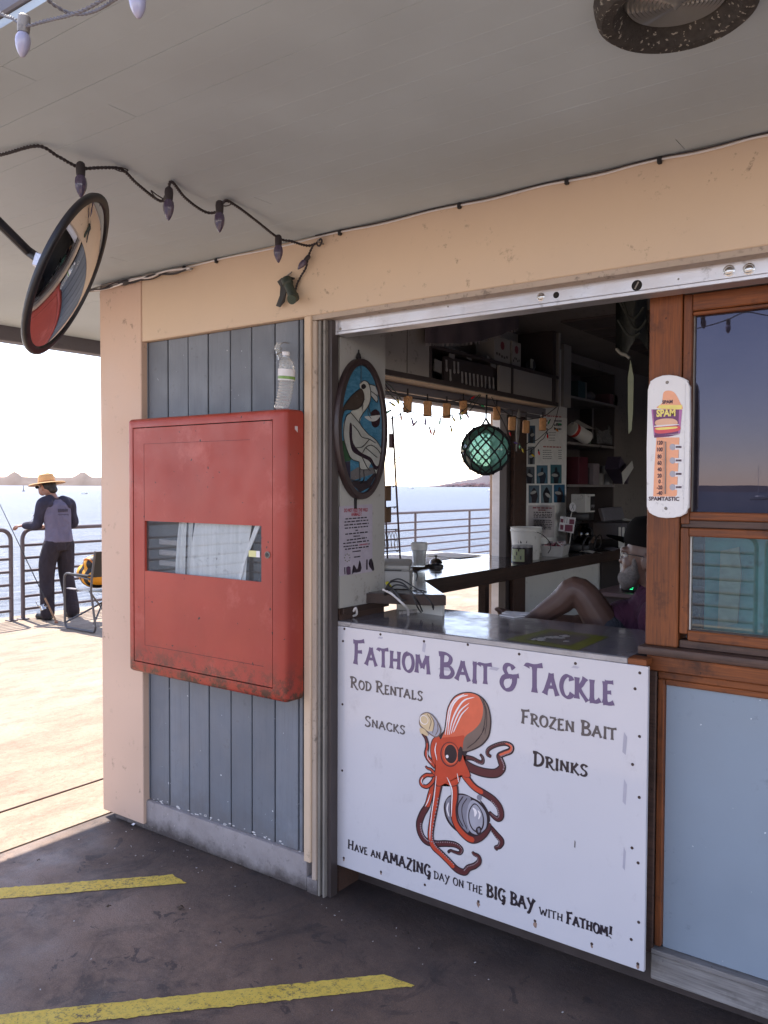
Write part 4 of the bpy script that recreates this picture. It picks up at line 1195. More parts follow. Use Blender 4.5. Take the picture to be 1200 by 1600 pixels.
octo = octo.build('octopus', M['o_red'], sign, smooth=0)
T2 = [(250, 730, 20), (225, 755, 16), (180, 755, 15), (142, 790, 15), (145, 830, 15), (185, 845, 16), (225, 815, 16), (252, 770, 18)]
T2b = [(248, 745, 16), (220, 712, 12), (190, 700, 9), (176, 682, 6)]
T1 = [(262, 690, 30), (205, 635, 22), (180, 590, 18), (190, 530, 16), (180, 470, 14), (155, 430, 12), (150, 402, 9)]
T3 = [(258, 800, 24), (222, 880, 25), (190, 990, 25), (150, 1060, 28), (125, 1140, 29), (140, 1220, 29), (185, 1275, 28), (260, 1290, 24), (340, 1290, 24), (410, 1300, 22), (455, 1335, 18), (440, 1365, 13), (400, 1355, 10), (370, 1345, 9), (348, 1362, 7)]
T4 = [(290, 740, 44), (268, 880, 34), (250, 1000, 29), (228, 1120, 27), (216, 1230, 27), (240, 1310, 29), (300, 1370, 27), (360, 1430, 27), (420, 1490, 27), (480, 1512, 25), (512, 1480, 23), (560, 1462, 21), (595, 1430, 19), (590, 1390, 15), (555, 1370, 12), (542, 1350, 8)]
T5 = [(372, 740, 44), (402, 850, 34), (405, 930, 31), (395, 1020, 29), (410, 1120, 29), (460, 1200, 31), (530, 1255, 31), (600, 1245, 24), (660, 1190, 18), (682, 1130, 12)]
T6 = [(455, 700, 42), (500, 780, 32), (560, 850, 28), (640, 900, 27), (705, 945, 27), (752, 1005, 27), (765, 1070, 25), (740, 1098, 19), (700, 1072, 15), (672, 1040, 9)]
T7 = [(460, 660, 40), (560, 712, 36), (650, 738, 35), (730, 738, 33), (775, 695, 29), (762, 640, 25), (752, 605, 21), (790, 585, 21), (838, 565, 21), (845, 530, 19), (800, 508, 15), (730, 520, 13), (670, 552, 13), (660, 590, 13), (690, 612, 10)]
T8 = [(470, 615, 20), (540, 625, 15), (590, 650, 14), (620, 655, 13), (622, 620, 10), (600, 590, 8)]
T9 = [(675, 1150, 14), (730, 1220, 22), (768, 1270, 23), (752, 1312, 17), (722, 1322, 11), (740, 1342, 7)]
reel = [(350, 925), (400, 903), (470, 900), (540, 930), (610, 970), (655, 1030), (674, 1110), (660, 1185), (605, 1232), (530, 1245), (440, 1210), (370, 1150), (330, 1080), (318, 990)]
for tt, nm in ((T8, 'tentacle'), (T3, 'tentacle'), (T9, 'tentacle')):
    tent(nm, tt, M['o_out'], 5); tent(nm, tt, M['o_dark'], -6)
tent('tentacle', T3, M['o_red'], -4, 1, 0, .17)
blob('reel', reel, M['o_out'])
blob('reel', [(345, 940), (400, 915), (470, 912), (530, 940), (500, 1060), (520, 1180), (480, 1210), (400, 1160), (345, 1080), (332, 1000)], M['o_grey'])
blob('reel_rim', [(545, 950), (600, 985), (645, 1050), (655, 1120), (640, 1180), (590, 1220), (530, 1200), (500, 1130), (498, 1050), (515, 980)], M['o_grey2'])
blob('reel_face', [(555, 975), (600, 1010), (630, 1080), (628, 1160), (590, 1205), (540, 1180), (512, 1110), (515, 1030)], M['o_out'])
blob('reel_face', [(557, 985), (597, 1018), (621, 1082), (618, 1152), (588, 1192), (546, 1172), (520, 1108), (522, 1036)], M['o_grey2'])
for q in ([(470, 920, 5), (430, 990, 5), (432, 1080, 5), (470, 1160, 5)], [(500, 935, 4), (462, 1000, 4), (466, 1090, 4), (500, 1180, 4)]): tent('reel_line', q, M['o_out'])
for q in ([(545, 1010, 5), (565, 1040, 14), (560, 1080, 4)], [(585, 1030, 4), (600, 1060, 9), (590, 1100, 4)], [(420, 950, 4), (395, 1020, 10), (405, 1080, 4)], [(355, 970, 4), (345, 1020, 8), (360, 1080, 4)]): tent('reel_shine', q, M['o_white'])
blob('reel_handle', [(575, 1165), (600, 1155), (612, 1180), (606, 1212), (580, 1218), (568, 1190)], M['o_out'])
blob('reel_handle', [(582, 1175), (598, 1170), (602, 1195), (590, 1205)], M['o_grey'])
blob('reel_knob', [(580, 915), (600, 903), (615, 918), (612, 945), (590, 950), (577, 935)], M['o_grey'])
tent('reel_line', [(600, 950, 4), (640, 1000, 5), (668, 1060, 7), (675, 1120, 8)], M['o_out'])
for tt in (T7, T6): tent('tentacle', tt, M['o_out'], 5); tent('tentacle', tt, M['o_dark'], -5)
tent('tentacle', T6, M['o_red'], -7, 1, 0, .34, -4)
tent('tentacle', T7, M['o_hot'], -11, 1, .44, .72)
for tt in (T1, T2, T2b): tent('tentacle', tt, M['o_out'], 4); tent('tentacle', tt, M['o_dark'] if tt is T1 else M['o_red'], -5)
tent('tentacle', T1, M['o_red'], -9, 1, 0, .6)
for tt, e in ((T5, .72), (T4, .52)):
    tent('tentacle', tt, M['o_out'], 5); tent('tentacle', tt, M['o_dark'], -4); tent('tentacle', tt, M['o_red'], -5, .9, 0, e, -3)
body = [(300, 455), (250, 462), (224, 505), (218, 570), (232, 640), (255, 690), (250, 760), (262, 830), (300, 835), (325, 822), (350, 826), (375, 838), (420, 830), (442, 790), (452, 755), (490, 770), (525, 760), (505, 700), (480, 640), (470, 590), (480, 500)]
blob('body', [(x + (x - 360) * .035, y + (y - 650) * .03) for x, y in body], M['o_out'])
blob('body', body, M['o_red'])
man_o = [(290, 470), (322, 400), (335, 300), (350, 220), (390, 150), (440, 116), (505, 104), (575, 118), (635, 160), (672, 225), (690, 320), (686, 400), (668, 465), (620, 522), (560, 556), (500, 578), (470, 600)]
blob('mantle', man_o, M['o_out'])
blob('mantle', [(300, 480), (332, 400), (343, 300), (358, 225), (396, 158), (444, 125), (505, 113), (572, 126), (628, 166), (664, 228), (680, 320), (676, 398), (658, 460), (612, 514), (556, 546), (498, 566), (440, 560), (350, 520)], M['o_tan'])  # printed shading; its tan tone has a reflection on the board painted in
blob('mantle', [(300, 485), (332, 400), (343, 300), (358, 225), (396, 158), (444, 125), (505, 113), (560, 122), (600, 150), (625, 215), (622, 290), (600, 350), (555, 400), (500, 440), (474, 480), (466, 540), (440, 570), (350, 530)], M['o_hot'])
blob('mantle', [(300, 470), (345, 458), (420, 452), (480, 446), (470, 500), (466, 545), (440, 575), (350, 560), (280, 540)], M['o_red'])
for q in ([(350, 440, 3), (360, 330, 6), (385, 220, 7), (440, 150, 6), (510, 128, 3)], [(330, 440, 3), (348, 320, 5), (366, 230, 6), (410, 160, 5), (480, 122, 3)], [(362, 440, 3), (385, 330, 6), (425, 240, 7), (480, 170, 6), (560, 145, 2)], [(378, 430, 3), (405, 340, 5), (450, 250, 6), (520, 190, 2)], [(395, 420, 3), (425, 350, 5), (460, 280, 5), (515, 222, 2)]):
    tent('highlight', q, M['o_white'])
for q in ([(620, 150, 3), (650, 240, 4), (655, 340, 3), (640, 440, 2)], [(600, 140, 3), (640, 230, 3), (640, 340, 3), (615, 440, 2)], [(560, 500, 3), (610, 440, 3), (640, 380, 3)], [(500, 545, 3), (560, 500, 3), (600, 460, 3)]): tent('hatching', q, M['o_out'])
for q in ([(262, 500, 2), (252, 560, 5), (268, 640, 2)], [(262, 760, 2), (248, 900, 5), (228, 1040, 4), (214, 1180, 4), (212, 1260, 2)], [(345, 770, 2), (368, 820, 5), (385, 880, 6), (382, 990, 5), (380, 1080, 2)], [(425, 740, 2), (432, 780, 4), (436, 810, 2)], [(190, 560, 2), (196, 620, 3), (225, 660, 2)], [(215, 900, 2), (196, 960, 4), (175, 1000, 2)], [(158, 770, 2), (145, 800, 4), (160, 830, 2)]): tent('highlight', q, M['o_white'])
def ell2(name, cx, cy, rx, ry, rot, mat):
    pts = [(cx + rx * math.cos(a) * math.cos(rot) - ry * math.sin(a) * math.sin(rot), cy + rx * math.cos(a) * math.sin(rot) + ry * math.sin(a) * math.cos(rot)) for a in [k * math.pi / 8 for k in range(16)]]
    blob(name, pts, mat)
ell2('eye', 368, 592, 74, 98, -.1, M['o_dark'])
ell2('eye', 370, 590, 66, 90, -.1, M['o_red'])
ell2('eye', 374, 590, 56, 80, -.1, M['o_hot'])
ell2('eye', 375, 588, 49, 73, -.1, M['o_out'])
ell2('pupil_shine', 347, 608, 11, 13, 0, M['o_white'])
ell2('beak_shade', 448, 590, 18, 60, .1, M['o_out'])
blob('jar', [(128, 320), (145, 278), (190, 262), (235, 285), (270, 330), (297, 385), (298, 425), (270, 458), (232, 450), (165, 398), (132, 365)], M['o_tan'])
blob('jar', [(135, 320), (150, 285), (190, 270), (232, 292), (265, 335), (288, 388), (290, 422), (268, 448), (236, 442), (172, 392), (140, 360)], M['o_grey2'])
blob('jar', [(135, 320), (150, 285), (190, 270), (225, 290), (245, 330), (240, 400), (200, 412), (172, 392), (140, 360)], M['o_jar'])
ell2('jar_lid', 166, 322, 32, 38, -.5, M['o_white']); ell2('jar_lid', 168, 322, 27, 33, -.5, M['o_jar'])
for q in ([(190, 275, 3), (222, 330, 4), (205, 400, 3)], [(215, 285, 3), (245, 345, 4), (232, 430, 3)], [(270, 350, 3), (275, 400, 4), (255, 445, 3)]): tent('jar_line', q, M['o_tan'])
blob('claw', [(132, 395), (145, 385), (175, 400), (200, 440), (180, 445), (155, 430), (140, 430)], M['o_jar'])
l0 = lay(); sm = MB(); cnt = 0
def suckers(tt, side, s0, s1, r0=5):
    P3 = cat_rom([Vector(q) for q in tt], 9); n = len(P3)
    for i in range(int(s0 * n), int(s1 * n), 2):
        if i + 1 >= n: break
        t = P3[i + 1] - P3[i]; t.z = 0
        if t.length < .01: continue
        t.normalize(); q = Vector((-t.y, t.x, 0)) * P3[i].z * .55 * side
        c = P3[i] + q; rr = max(2.5, P3[i].z * .22)
        sm.face([sgn(OC(c.x + rr * math.cos(k * 1.047), c.y + rr * math.sin(k * 1.047)), l0) for k in range(6)])
suckers(T3, -1, .28, .9); suckers(T7, 1, .28, .95); suckers(T6, 1, .45, .95); suckers(T4, -1, .62, .98); suckers(T9, 1, .1, .95); suckers(T4, -1, .1, .5); suckers(T8, 1, .3, .9)
sm.build('suckers', flat_print('sucker_pink_grey', (.30, .22, .24)), octo, smooth=0, fix=False, kind='stuff')
# a few flecks of old adhesive and one scratch on the board
for (cx, cy, w_, h_) in [(352, 118, 10, 24), (898, 190, 18, 5), (195, 84, 16, 5), (1076, 465, 9, 44), (1076, 640, 8, 50), (1074, 880, 6, 46), (896, 828, 3, 16), (605, 195, 26, 8), (430, 195, 40, 10)]:
    p = at(510 + cx / 2.3077, 960 + cy / 2.3077, y=SY); k = .78 / 1000
    m = MB(); m.face([V(p.x - w_ * k, SY - .0005, p.z - h_ * k * .8), V(p.x + w_ * k * .5, SY - .0005, p.z - h_ * k), V(p.x + w_ * k, SY - .0005, p.z + h_ * k * .6), V(p.x - w_ * k * .4, SY - .0005, p.z + h_ * k)])
    m.build('adhesive_mark', M['inkg'] if (cx, cy) == (896, 828) else flat_print('adhesive_grey', (.42, .40, .46)), sign, smooth=0)
# bare wood block at the counter end
m = MB(); m.box(-.868, -.812, 2.418, 2.47, 1.0235, 1.042, .002); m.build('end_block', M['woodx'], sign, label='bare orange wood block at the sign top right corner')

# ---------------------------------------------------------------- tin thermometer
TY = 2.482
def TH(cx, cy): p = at(1000 + cx / 6.667, 580 + cy / 6.667, y=TY); return Vector((p.x, p.z))
thm = thing('tin_thermometer', V(-.79, TY, TH(270, 1530).y), 'long white tin thermometer with lunch meat can print on the wood post', 'thermometer')
M['tin'] = paint('white_enamel', (.72, .70, .70), .3, .03, 3, .05, bump=0)
k = TH
pts = [(80, 190), (98, 165), (105, 105), (160, 70), (230, 45), (300, 38), (380, 48), (440, 66), (492, 95), (496, 130), (516, 160), (518, 600), (505, 1420), (484, 1440), (478, 1480), (420, 1512), (350, 1526), (270, 1530), (190, 1520), (130, 1495), (92, 1470), (88, 1435), (68, 1415), (70, 800)]
P = [k(*q) for q in pts]
m = MB(); m.prism([V(q.x, TY, q.y) for q in P], (0, .016, 0)); bmesh.ops.bevel(m.bm, geom=[e for e in m.bm.edges if all(abs(v.co.y - TY) < 1e-6 for v in e.verts)], offset=.0025, segments=2, affect='EDGES'); m.build('plate', M['tin'], thm, smooth=40)
def tq(name, pts, mat, l=.0006, cv=False):
    P = [k(*q) for q in pts]
    if cv: P = [Vector((q.x, q.y)) for q in cat_rom([Vector((q.x, q.y, 0)) for q in P], 4, True)]
    m = MB(); m.face([V(q.x, TY - l, q.y) for q in P]); bmesh.ops.triangulate(m.bm, faces=m.bm.faces[:]); return m.build(name, mat, thm, smooth=0, fix=False)
M['t_or'] = flat_print('thermo_peach', (.80, .36, .20)); M['t_pu'] = flat_print('thermo_purple', (.14, .02, .11)); M['t_ye'] = flat_print('thermo_yellow', (.80, .66, .16))
M['t_bun'] = flat_print('bun_tan', (.70, .40, .26)); M['t_red'] = flat_print('meat_red', (.62, .06, .08)); M['t_ink'] = flat_print('thermo_ink', (.05, .012, .03))
M['t_pink'] = flat_print('side_magenta', (.40, .12, .32))
tq('scale_field', [(172, 690), (412, 690), (400, 900), (385, 1290), (365, 1305), (138, 1305), (150, 1000)], M['t_or'])
tq('can_flame', [(250, 215), (350, 215), (420, 330), (430, 400), (180, 385), (230, 330)], M['t_or'], .0005, True)
tq('can_top', [(200, 352), (440, 352), (432, 398), (190, 386)], M['t_ye'], .0007)
tq('can', [(120, 398), (440, 400), (418, 650), (146, 676)], M['t_pu'], .0009)
tq('can_side', [(408, 398), (440, 400), (418, 650), (400, 652)], M['t_pink'], .0011)
tq('can_side', [(120, 398), (136, 398), (158, 668), (146, 672)], M['t_pink'], .0011)
tq('can_shadow', [(146, 672), (418, 656), (300, 682), (150, 694)], M['t_pu'], .0009)
tq('meat', [(160, 585), (240, 575), (405, 570), (405, 620), (240, 648), (160, 640)], M['t_red'], .0012, True)
tq('cheese', [(170, 592), (370, 578), (372, 596), (200, 612)], M['t_ye'], .0014, True)
tq('bun', [(160, 550), (170, 515), (240, 495), (340, 495), (388, 520), (388, 552), (330, 560), (200, 568)], M['t_bun'], .0013, True)
tq('filling', [(170, 566), (385, 552), (385, 562), (172, 580)], M['paper'], .0015, True)
def bfont(s, h, place, name, mat, parent, bold=0.0):
    """text in the built-in font laid on a surface; place maps (x, y) to the surface"""
    cu = bpy.data.curves.new('txt', 'FONT'); cu.body = s; cu.size = h; cu.align_x = 'CENTER'; cu.offset = bold * h; cu.resolution_u = 3
    o = bpy.data.objects.new('txt', cu); COL.objects.link(o)
    dg = bpy.context.evaluated_depsgraph_get()
    me = bpy.data.meshes.new_from_object(o.evaluated_get(dg))
    bpy.data.objects.remove(o)
    for v in me.vertices: v.co = place(v.co.x, v.co.y)
    me.name = name
    return mesh_obj(name, me, mat, parent)
def tt(s, cx, cy, hpx, name='lettering', mat=None, bold=.02, sx=1.0):
    c = k(cx, cy); h = hpx / 6.667 * 2.6 / FPX * 1.5
    bfont(s, h, lambda x, y: V(c.x + x * sx * .95, TY - .0018, c.y + y), name, mat or M['t_ink'], thm, bold)
tt('SPAM', 272, 468, 62, mat=M['t_ye'], bold=.045, sx=.88)
tt('SPAM', 288, 336, 30, bold=.04, sx=1.0)
tt('SPAMTASTIC', 250, 1348, 36, bold=.03, sx=1.03)
for s_, y_ in (('120', 765), ('100', 835), ('80', 908), ('60', 975), ('40', 1042), ('20', 1108), ('0', 1168), ('-20', 1230), ('-40', 1288)):
    tt(s_, 205, y_, 36, 'digits', bold=.035, sx=.8)
a_, b_ = k(270, 735), k(266, 1280)
m = MB(); m.tube([V(a_.x, TY - .003, a_.y), V(b_.x, TY - .003, b_.y)], .0016, 8); m.build('glass_tube', M['track'], thm)
m = MB()
for i in range(46):
    z = a_.y + (b_.y - a_.y) * i / 45; L_ = .010 if i % 5 == 0 else .006
    m.box(a_.x - .0025 - L_, a_.x - .0025, TY - .0016, TY - .0009, z - .0003, z + .0003)
m.build('scale_marks', M['t_ink'], thm, smooth=0, kind='stuff')
for y_ in (790, 930, 1070, 1208):
    tq('speech_tag', [(366, y_ - 26), (446, y_ - 24), (446, y_ + 26), (366, y_ + 28)], M['paper'], .0012)
    tq('badge', [(310, y_), (322, y_ - 26), (345, y_ - 32), (366, y_ - 18), (370, y_ + 14), (345, y_ + 34), (320, y_ + 24)], M['o_grey2'], .0016, True)
    m = MB()
    for i in range(4):
        c = k(376 + i * 15, y_); m.box(c.x, c.x + .0035, TY - .0019, TY - .0015, c.y - .003, c.y + .003)
    m.build('tag_print', M['t_ink'], thm, smooth=0, kind='stuff')
for (cx, cy) in ((283, 117), (270, 1430)):
    c = k(cx, cy); m = MB(); m.lathe([(.0048, 0), (.004, .002), (.001, .0015), (0, .001)], V(c.x, TY - .0005, c.y), zto((0, -1, 0)), 12); m.build('screw', M['track'], thm)
m = MB(); a_ = k(470, 130); b_ = k(470, 1440); m.box(a_.x, a_.x + .0012, TY - .002, TY, b_.y, a_.y); m.build('ridge', M['tin'], thm)

# ================================================================ inside the shop
BZ = 1.13
M['lamtop'] = paint('glossy_grey_laminate', (.17, .155, .17), .14, .15, 3, .25, (.05, .04, .04), 20, .02, 30, spec=.7)
M['lamedge'] = paint('worn_counter_edge', (.36, .33, .32), .6, .2, 10, .5, (.08, .06, .05), 40)
M['bar'] = paint('dark_bar_laminate', (.050, .038, .038), .13, .2, 4, .1, spec=.7)
M['dkwood'] = wood('dark_brown_bar_wood', (.045, .026, .020), (.065, .036, .026), (.015, .01, .01), 'y', .4, .4)
fc = thing('front_counter', (-1.36, 2.68, 0), 'glossy grey serving counter across the open hatch above the octopus sign', 'counter')
m = MB(); m.prism([V(-1.983, 2.436, 1.013), V(-.872, 2.436, 1.013), V(-.872, 2.598, 1.013), V(-.70, 2.598, 1.013), V(-.70, 2.93, 1.013), V(-1.983, 2.93, 1.013)], (0, 0, .027)); m.build('counter_top', M['lamtop'], fc)
m = MB(); m.box(-1.988, -.870, 2.4205, 2.4355, 1.0235, 1.0395, .001); m.build('edge_strip', M['lamedge'], fc)
m = MB(); m.box(-1.90, -.70, 2.60, 2.615, .02, 1.0125); m.build('front_panel', M['jamb_dark'], fc)
m = MB(); m.box(-1.980, -1.955, 2.724, 2.92, .02, 1.0125); m.build('side_panel', M['jamb_dark'], fc)
# light raised ledge at the counter's far left corner
p0, p1 = at(640, 962, z=1.04), at(696, 951, z=1.04)
m = MB(); m.prism([V(p0.x - .05, p0.y, 1.0402), V(p1.x, p1.y - .035, 1.0402), V(p1.x, p1.y - .005, 1.0402), V(p0.x - .05, p0.y + .03, 1.0402)], (0, 0, .012)); m.build('ledge', M['lamedge'], fc)
# green printed mat taped to the counter
def CT(px, py): return at(px, py, z=1.0406)
st = MB(); st.face([CT(789, 999), CT(858, 983), CT(952, 995), CT(902, 1016)]); st = st.build('printed_mat', flat_print('mat_green', (.16, .17, .02), .25), fc, smooth=0)
m = MB(); m.face([V(q.x, q.y, 1.0409) for q in (CT(818, 999), CT(862, 987), CT(925, 995), CT(890, 1009))]); m.build('mat_picture', flat_print('mat_dark_print', (.10, .09, .09), .25), st, smooth=0)
m = MB(); rr = random.Random(3)
for k in range(16):
    c = CT(rr.uniform(832, 905), rr.uniform(992, 1003)); w = rr.uniform(.008, .02)
    m.face([V(c.x + w * math.cos(a) * rr.uniform(.6, 1), c.y + w * 1.3 * math.sin(a) * rr.uniform(.6, 1), 1.0412 + k * .00005) for a in [i * 1.05 for i in range(6)]])
m.build('mat_print', flat_print('mat_pale_print', (.42, .40, .38), .3), st, smooth=0, kind='stuff')
# papers lying on the counter
for i, (px, py, w, h, a) in enumerate([(806, 958, .05, .03, .2), (800, 962, .04, .03, -.3)]):
    c = at(px, py, z=1.043); m = MB(); m.obox(c, (w * 2, h * 2, .004), rotM('Z', a), .0008)
    m.build('folded_napkin', M['paper'], label=['white folded napkin on the front counter beside the bare foot', 'lower white folded napkin at the rear edge of the front counter'][i], cat='napkin', group='napkins on the front counter')

# side bar running back through the side opening
bar = thing('side_bar', (-2.2, 4.5, 0), 'long dark glossy bar counter running back along the side opening', 'counter')
out = [(-1.984, 2.60), (-1.735, 2.70), (-1.70, 2.735), (-2.03, 3.085), (-2.045, 7.8), (-2.298, 7.8), (-2.298, 4.62), (-2.425, 4.62), (-2.425, 4.49), (-3.0, 4.49), (-3.0, 2.80), (-1.984, 2.80)]
m = MB(); m.prism([V(x, y, BZ - .042) for x, y in out], (0, 0, .038)); m.build('bar_body', M['dkwood'], bar, smooth=0)
ins = [(-1.979, 2.608), (-1.742, 2.702), (-1.708, 2.735), (-2.036, 3.087), (-2.051, 7.79), (-2.295, 7.79), (-2.295, 4.622), (-2.42, 4.622), (-2.42, 4.492), (-2.995, 4.485), (-2.995, 2.805), (-1.979, 2.795)]
m = MB(); m.prism([V(x, y, BZ - .0035) for x, y in ins], (0, 0, .0035)); m.build('bar_top', M['bar'], bar, smooth=0)
m = MB(); m.box(-2.085, -2.045, 3.66, 3.70, .02, BZ - .043); m.build('leg', M['dkwood'], bar)
m = MB(); m.box(-2.95, -2.91, 4.3, 4.34, .0, BZ - .043); m.build('leg', M['dkwood'], bar)
m = MB(); m.prism([V(-1.98, 2.80, .02), V(-1.98, 2.815, .02), V(-1.735, 2.78, .02), V(-1.735, 2.765, .02)], (0, 0, BZ - .065)); m.build('near_panel', M['white'], bar)
m = MB(); m.box(-2.29, -2.12, 5.8, 7.8, .02, BZ - .045); m.build('base_cabinet', M['jamb_dark'], bar)
m = MB(); m.box(-2.05, -2.044, 3.1, 7.79, BZ - .075, BZ - .043); m.build('front_rail', M['dkwood'], bar)
# white laminated sheets on the outer ledge
for i, (c, s_, a) in enumerate([((-2.72, 3.95), (.42, .34), .08), ((-2.62, 4.28), (.30, .25), -.1)]):
    m = MB(); m.obox(V(c[0], c[1], BZ + .002 + i * .0025), (s_[0], s_[1], .0016), rotM('Z', a))
    m.build('laminated_sheet', M['paper'], label=['larger white sheet lying on the bar outside the side opening', 'smaller white sheet on the bar beside the peach post'][i], cat='sheet', group='sheets on the side bar')
m = MB(); m.obox(V(-2.40, 3.50, BZ + .008), (.13, .46, .014), rotM('Z', .1), .002)
m.build('serving_board', M['dkwood'], label='low dark board under the plastic cup on the side bar', cat='board')

# tip cup, bell
c = at(655, 885, z=BZ + .016); c = V(c.x, c.y, BZ + .0155)
cup = thing('plastic_cup', c, 'frosted plastic cup with paper inside standing on the side bar', 'cup')
m = MB(); m.lathe([(0, .001), (.030, .001), (.030, 0), (.041, .118), (.043, .120), (.040, .121), (.029, .006)], c, n=24); m.build('body', glassm('frosted_cup', (.75, .77, .78), 1.45, .1, .45, (.75, .74, .72)), cup)
m = MB(); m.obox(c + V(0, .005, .055), (.030, .004, .07), rotM('Z', .6)); m.build('paper_slip', plain('grey_slip', (.30, .28, .28), .7), cup)
m = MB(); m.lathe([(.0392, .085), (.0425, .119), (.043, .1195)], c, n=24); m.build('rim_band', plain('milky_rim', (.7, .7, .68), .4), cup)
c = at(681, 886, z=BZ); c = V(c.x, c.y, BZ + .001)
bell = thing('service_bell', c, 'small dark domed service bell on the side bar beside the cup', 'bell')
m = MB(); m.lathe([(.040, 0), (.040, .010), (.030, .014), (.012, .016)], c, n=24); m.build('base', M['black'], bell)
m = MB(); m.lathe([(.036, .018), (.034, .026), (.026, .038), (.014, .044), (.004, .046)], c, n=24); m.build('dome', plain('dark_chrome', (.18, .17, .17), .25, 1.0), bell)
m = MB(); m.lathe([(.004, .046), (.004, .054), (.008, .057), (.008, .060), (0, .062)], c, n=14); m.build('button', M['black'], bell)

# receipt printer on the near end of the bar
c = at(622, 918, z=BZ)
pr_ = thing('receipt_printer', V(-1.985, 2.80, BZ), 'beige receipt printer at the near end of the side bar', 'printer')
M['beige'] = paint('beige_plastic', (.26, .25, .235), .5, .06, 4, .1)
Rz = rotM('Z', .5)
m = MB(); m.obox(V(-1.985, 2.80, BZ + .038), (.13, .13, .074), Rz, .006, 2); m.build('body', M['beige'], pr_)
m = MB()
m.obox(V(-1.99, 2.81, BZ + .092), (.125, .12, .030), rotM('Z', .5) @ rotM('X', .16), .012, 2); m.build('lid', M['beige'], pr_)
m = MB(); m.obox(V(-1.96, 2.745, BZ + .077), (.07, .010, .004), Rz); m.build('paper_slot', M['black'], pr_)
# cables hanging off the near end
cbl = thing('cable_tangle', V(-1.80, 2.78, BZ - .05), 'black and white cables hanging over the near end of the side bar', 'cables')
def cable(pts, r, mat, name='cable'):
    m = MB(); m.tube(cat_rom(pts, 7), r, 7); return m.build(name, mat, cbl)
q = lambda x, y, yy=2.62: at(x, y, y=yy)
cable([q(598, 921), q(612, 928), q(628, 942), q(637, 952, 2.66), q(638, 962, 2.70)], .0048, M['wcable'])
cable([q(552, 955, 2.5), q(556, 950, 2.5), q(557, 960, 2.52), q(548, 963, 2.52)], .0045, M['wcable'])
cable([q(600, 925), q(610, 910), q(630, 912), q(650, 935), q(660, 955, 2.70)], .0030, M['black'])
cable([q(602, 930), q(618, 914), q(640, 922), q(652, 948), q(658, 957, 2.70)], .0030, M['black'])
cable([q(610, 908), q(625, 905), q(648, 918), q(662, 928), q(676, 945), q(677, 952, 2.72)], .0028, M['black'])
cable([q(640, 925, 2.75), q(655, 922, 2.75), q(672, 930, 2.75), q(676, 950, 2.75)], .0026, M['black'])
cable([q(637, 898, 2.85), q(646, 892, 2.9), q(652, 898, 2.9), q(650, 908, 2.9)], .0030, M['black'])
cable([q(637, 902, 2.85), q(644, 897, 2.9), q(643, 903, 2.9), q(638, 905, 2.88)], .0035, M['black'])
for k in range(4): cable([q(600 + k * 2, 930 - k * 4), q(606, 920 - k * 2), q(616, 922 + k), q(624, 932 + k * 2), q(628 + k * 2, 938)], .0032, M['black'])
m = MB(); m.obox(q(607, 914, 2.64), (.014, .012, .03), rotM('Y', -.7), .003); m.build('yellow_plug', plain('yellow_plastic', (.42, .38, .02), .5), cbl)
m = MB(); m.box(-1.984, -1.970, 2.44, 2.735, 1.062, 1.086, .002); m.build('ledge_moulding', M['dkwood'], fc)

# ---------------------------------------------------------------- stained glass pelican
SGX = -1.960; KS = 1.960 / 1.905
def A6(cx, cy): p = at(520 + cx / 4.21, 540 + cy / 4.21, x=SGX); return Vector((p.y, p.z))
sg = thing('stained_glass_panel', V(SGX, 2.48, 1.5), 'oval stained glass panel of a white pelican and a fish in a dark frame', 'stained glass')
oc = Vector((2.475 * KS, 1.55 + .210 * KS)); ra, rb = .153 * KS, .262 * KS
def ov(a, k=1.0, dx=0.0): return (oc.x + ra * k * math.cos(a), oc.y + (rb - ra * (1 - k)) * math.sin(a))
n_ = 56
m = MB()
for i in range(n_):
    a, b2 = 2 * math.pi * i / n_, 2 * math.pi * (i + 1) / n_
rings = []
for (k_, x_) in ((1.0, SGX - .023), (1.0, SGX - .003), (.985, SGX + .003), (.86, SGX + .003), (.835, SGX - .002), (.835, SGX - .021)):
    rings.append([m.bm.verts.new((x_, *ov(2 * math.pi * i / n_, k_))) for i in range(n_)])
for A, B in zip(rings, rings[1:]):
    for i in range(n_): m.bm.faces.new((A[i], A[(i + 1) % n_], B[(i + 1) % n_], B[i]))
m.build('frame', paint('dark_frame_wood', (.035, .020, .020), .4, .2, 8), sg)
m = MB(); m.face([(SGX - .009, *ov(2 * math.pi * i / n_, .84)) for i in range(n_)]); t = NT('blue_stained_glass')
g = t.new('ShaderNodeSeparateXYZ'); t.link(t.P(), g.inputs[0])
c_ = t.mix(t.ramp(t.noise(22, 4, .6, (1, 1, 2.5), 1.2), .3, .7), (.03, .12, .20), (.085, .22, .32))
t.col(c_); t.set(Roughness=.15, Specular_IOR_Level=.6); t.bump(t.noise(90, 3), .2, .001)
m.build('glass_sky', t.m, sg, smooth=0)
_g = [0.0]
def gp(name, pts, mat, cv=True):
    _g[0] += .00006
    P = [A6(*q) for q in pts]
    P3 = cat_rom([Vector((q.x, q.y, 0)) for q in P], 4, True) if cv else [Vector((q.x, q.y, 0)) for q in P]
    # keep pieces inside the oval
    out_ = []
    for q_ in P3:
        dx, dz = (q_.x - oc.x) / (ra * .84), (q_.y - oc.y) / (rb - ra * .16)
        L_ = math.hypot(dx, dz)
        if L_ > .995: dx, dz = dx / L_ * .995, dz / L_ * .995
        out_.append(V(SGX - .0085 + _g[0], oc.x + dx * ra * .84, oc.y + dz * (rb - ra * .16)))
    m = MB(); m.face(out_); bmesh.ops.triangulate(m.bm, faces=m.bm.faces[:]); return m.build(name, mat, sg, smooth=0, fix=False)
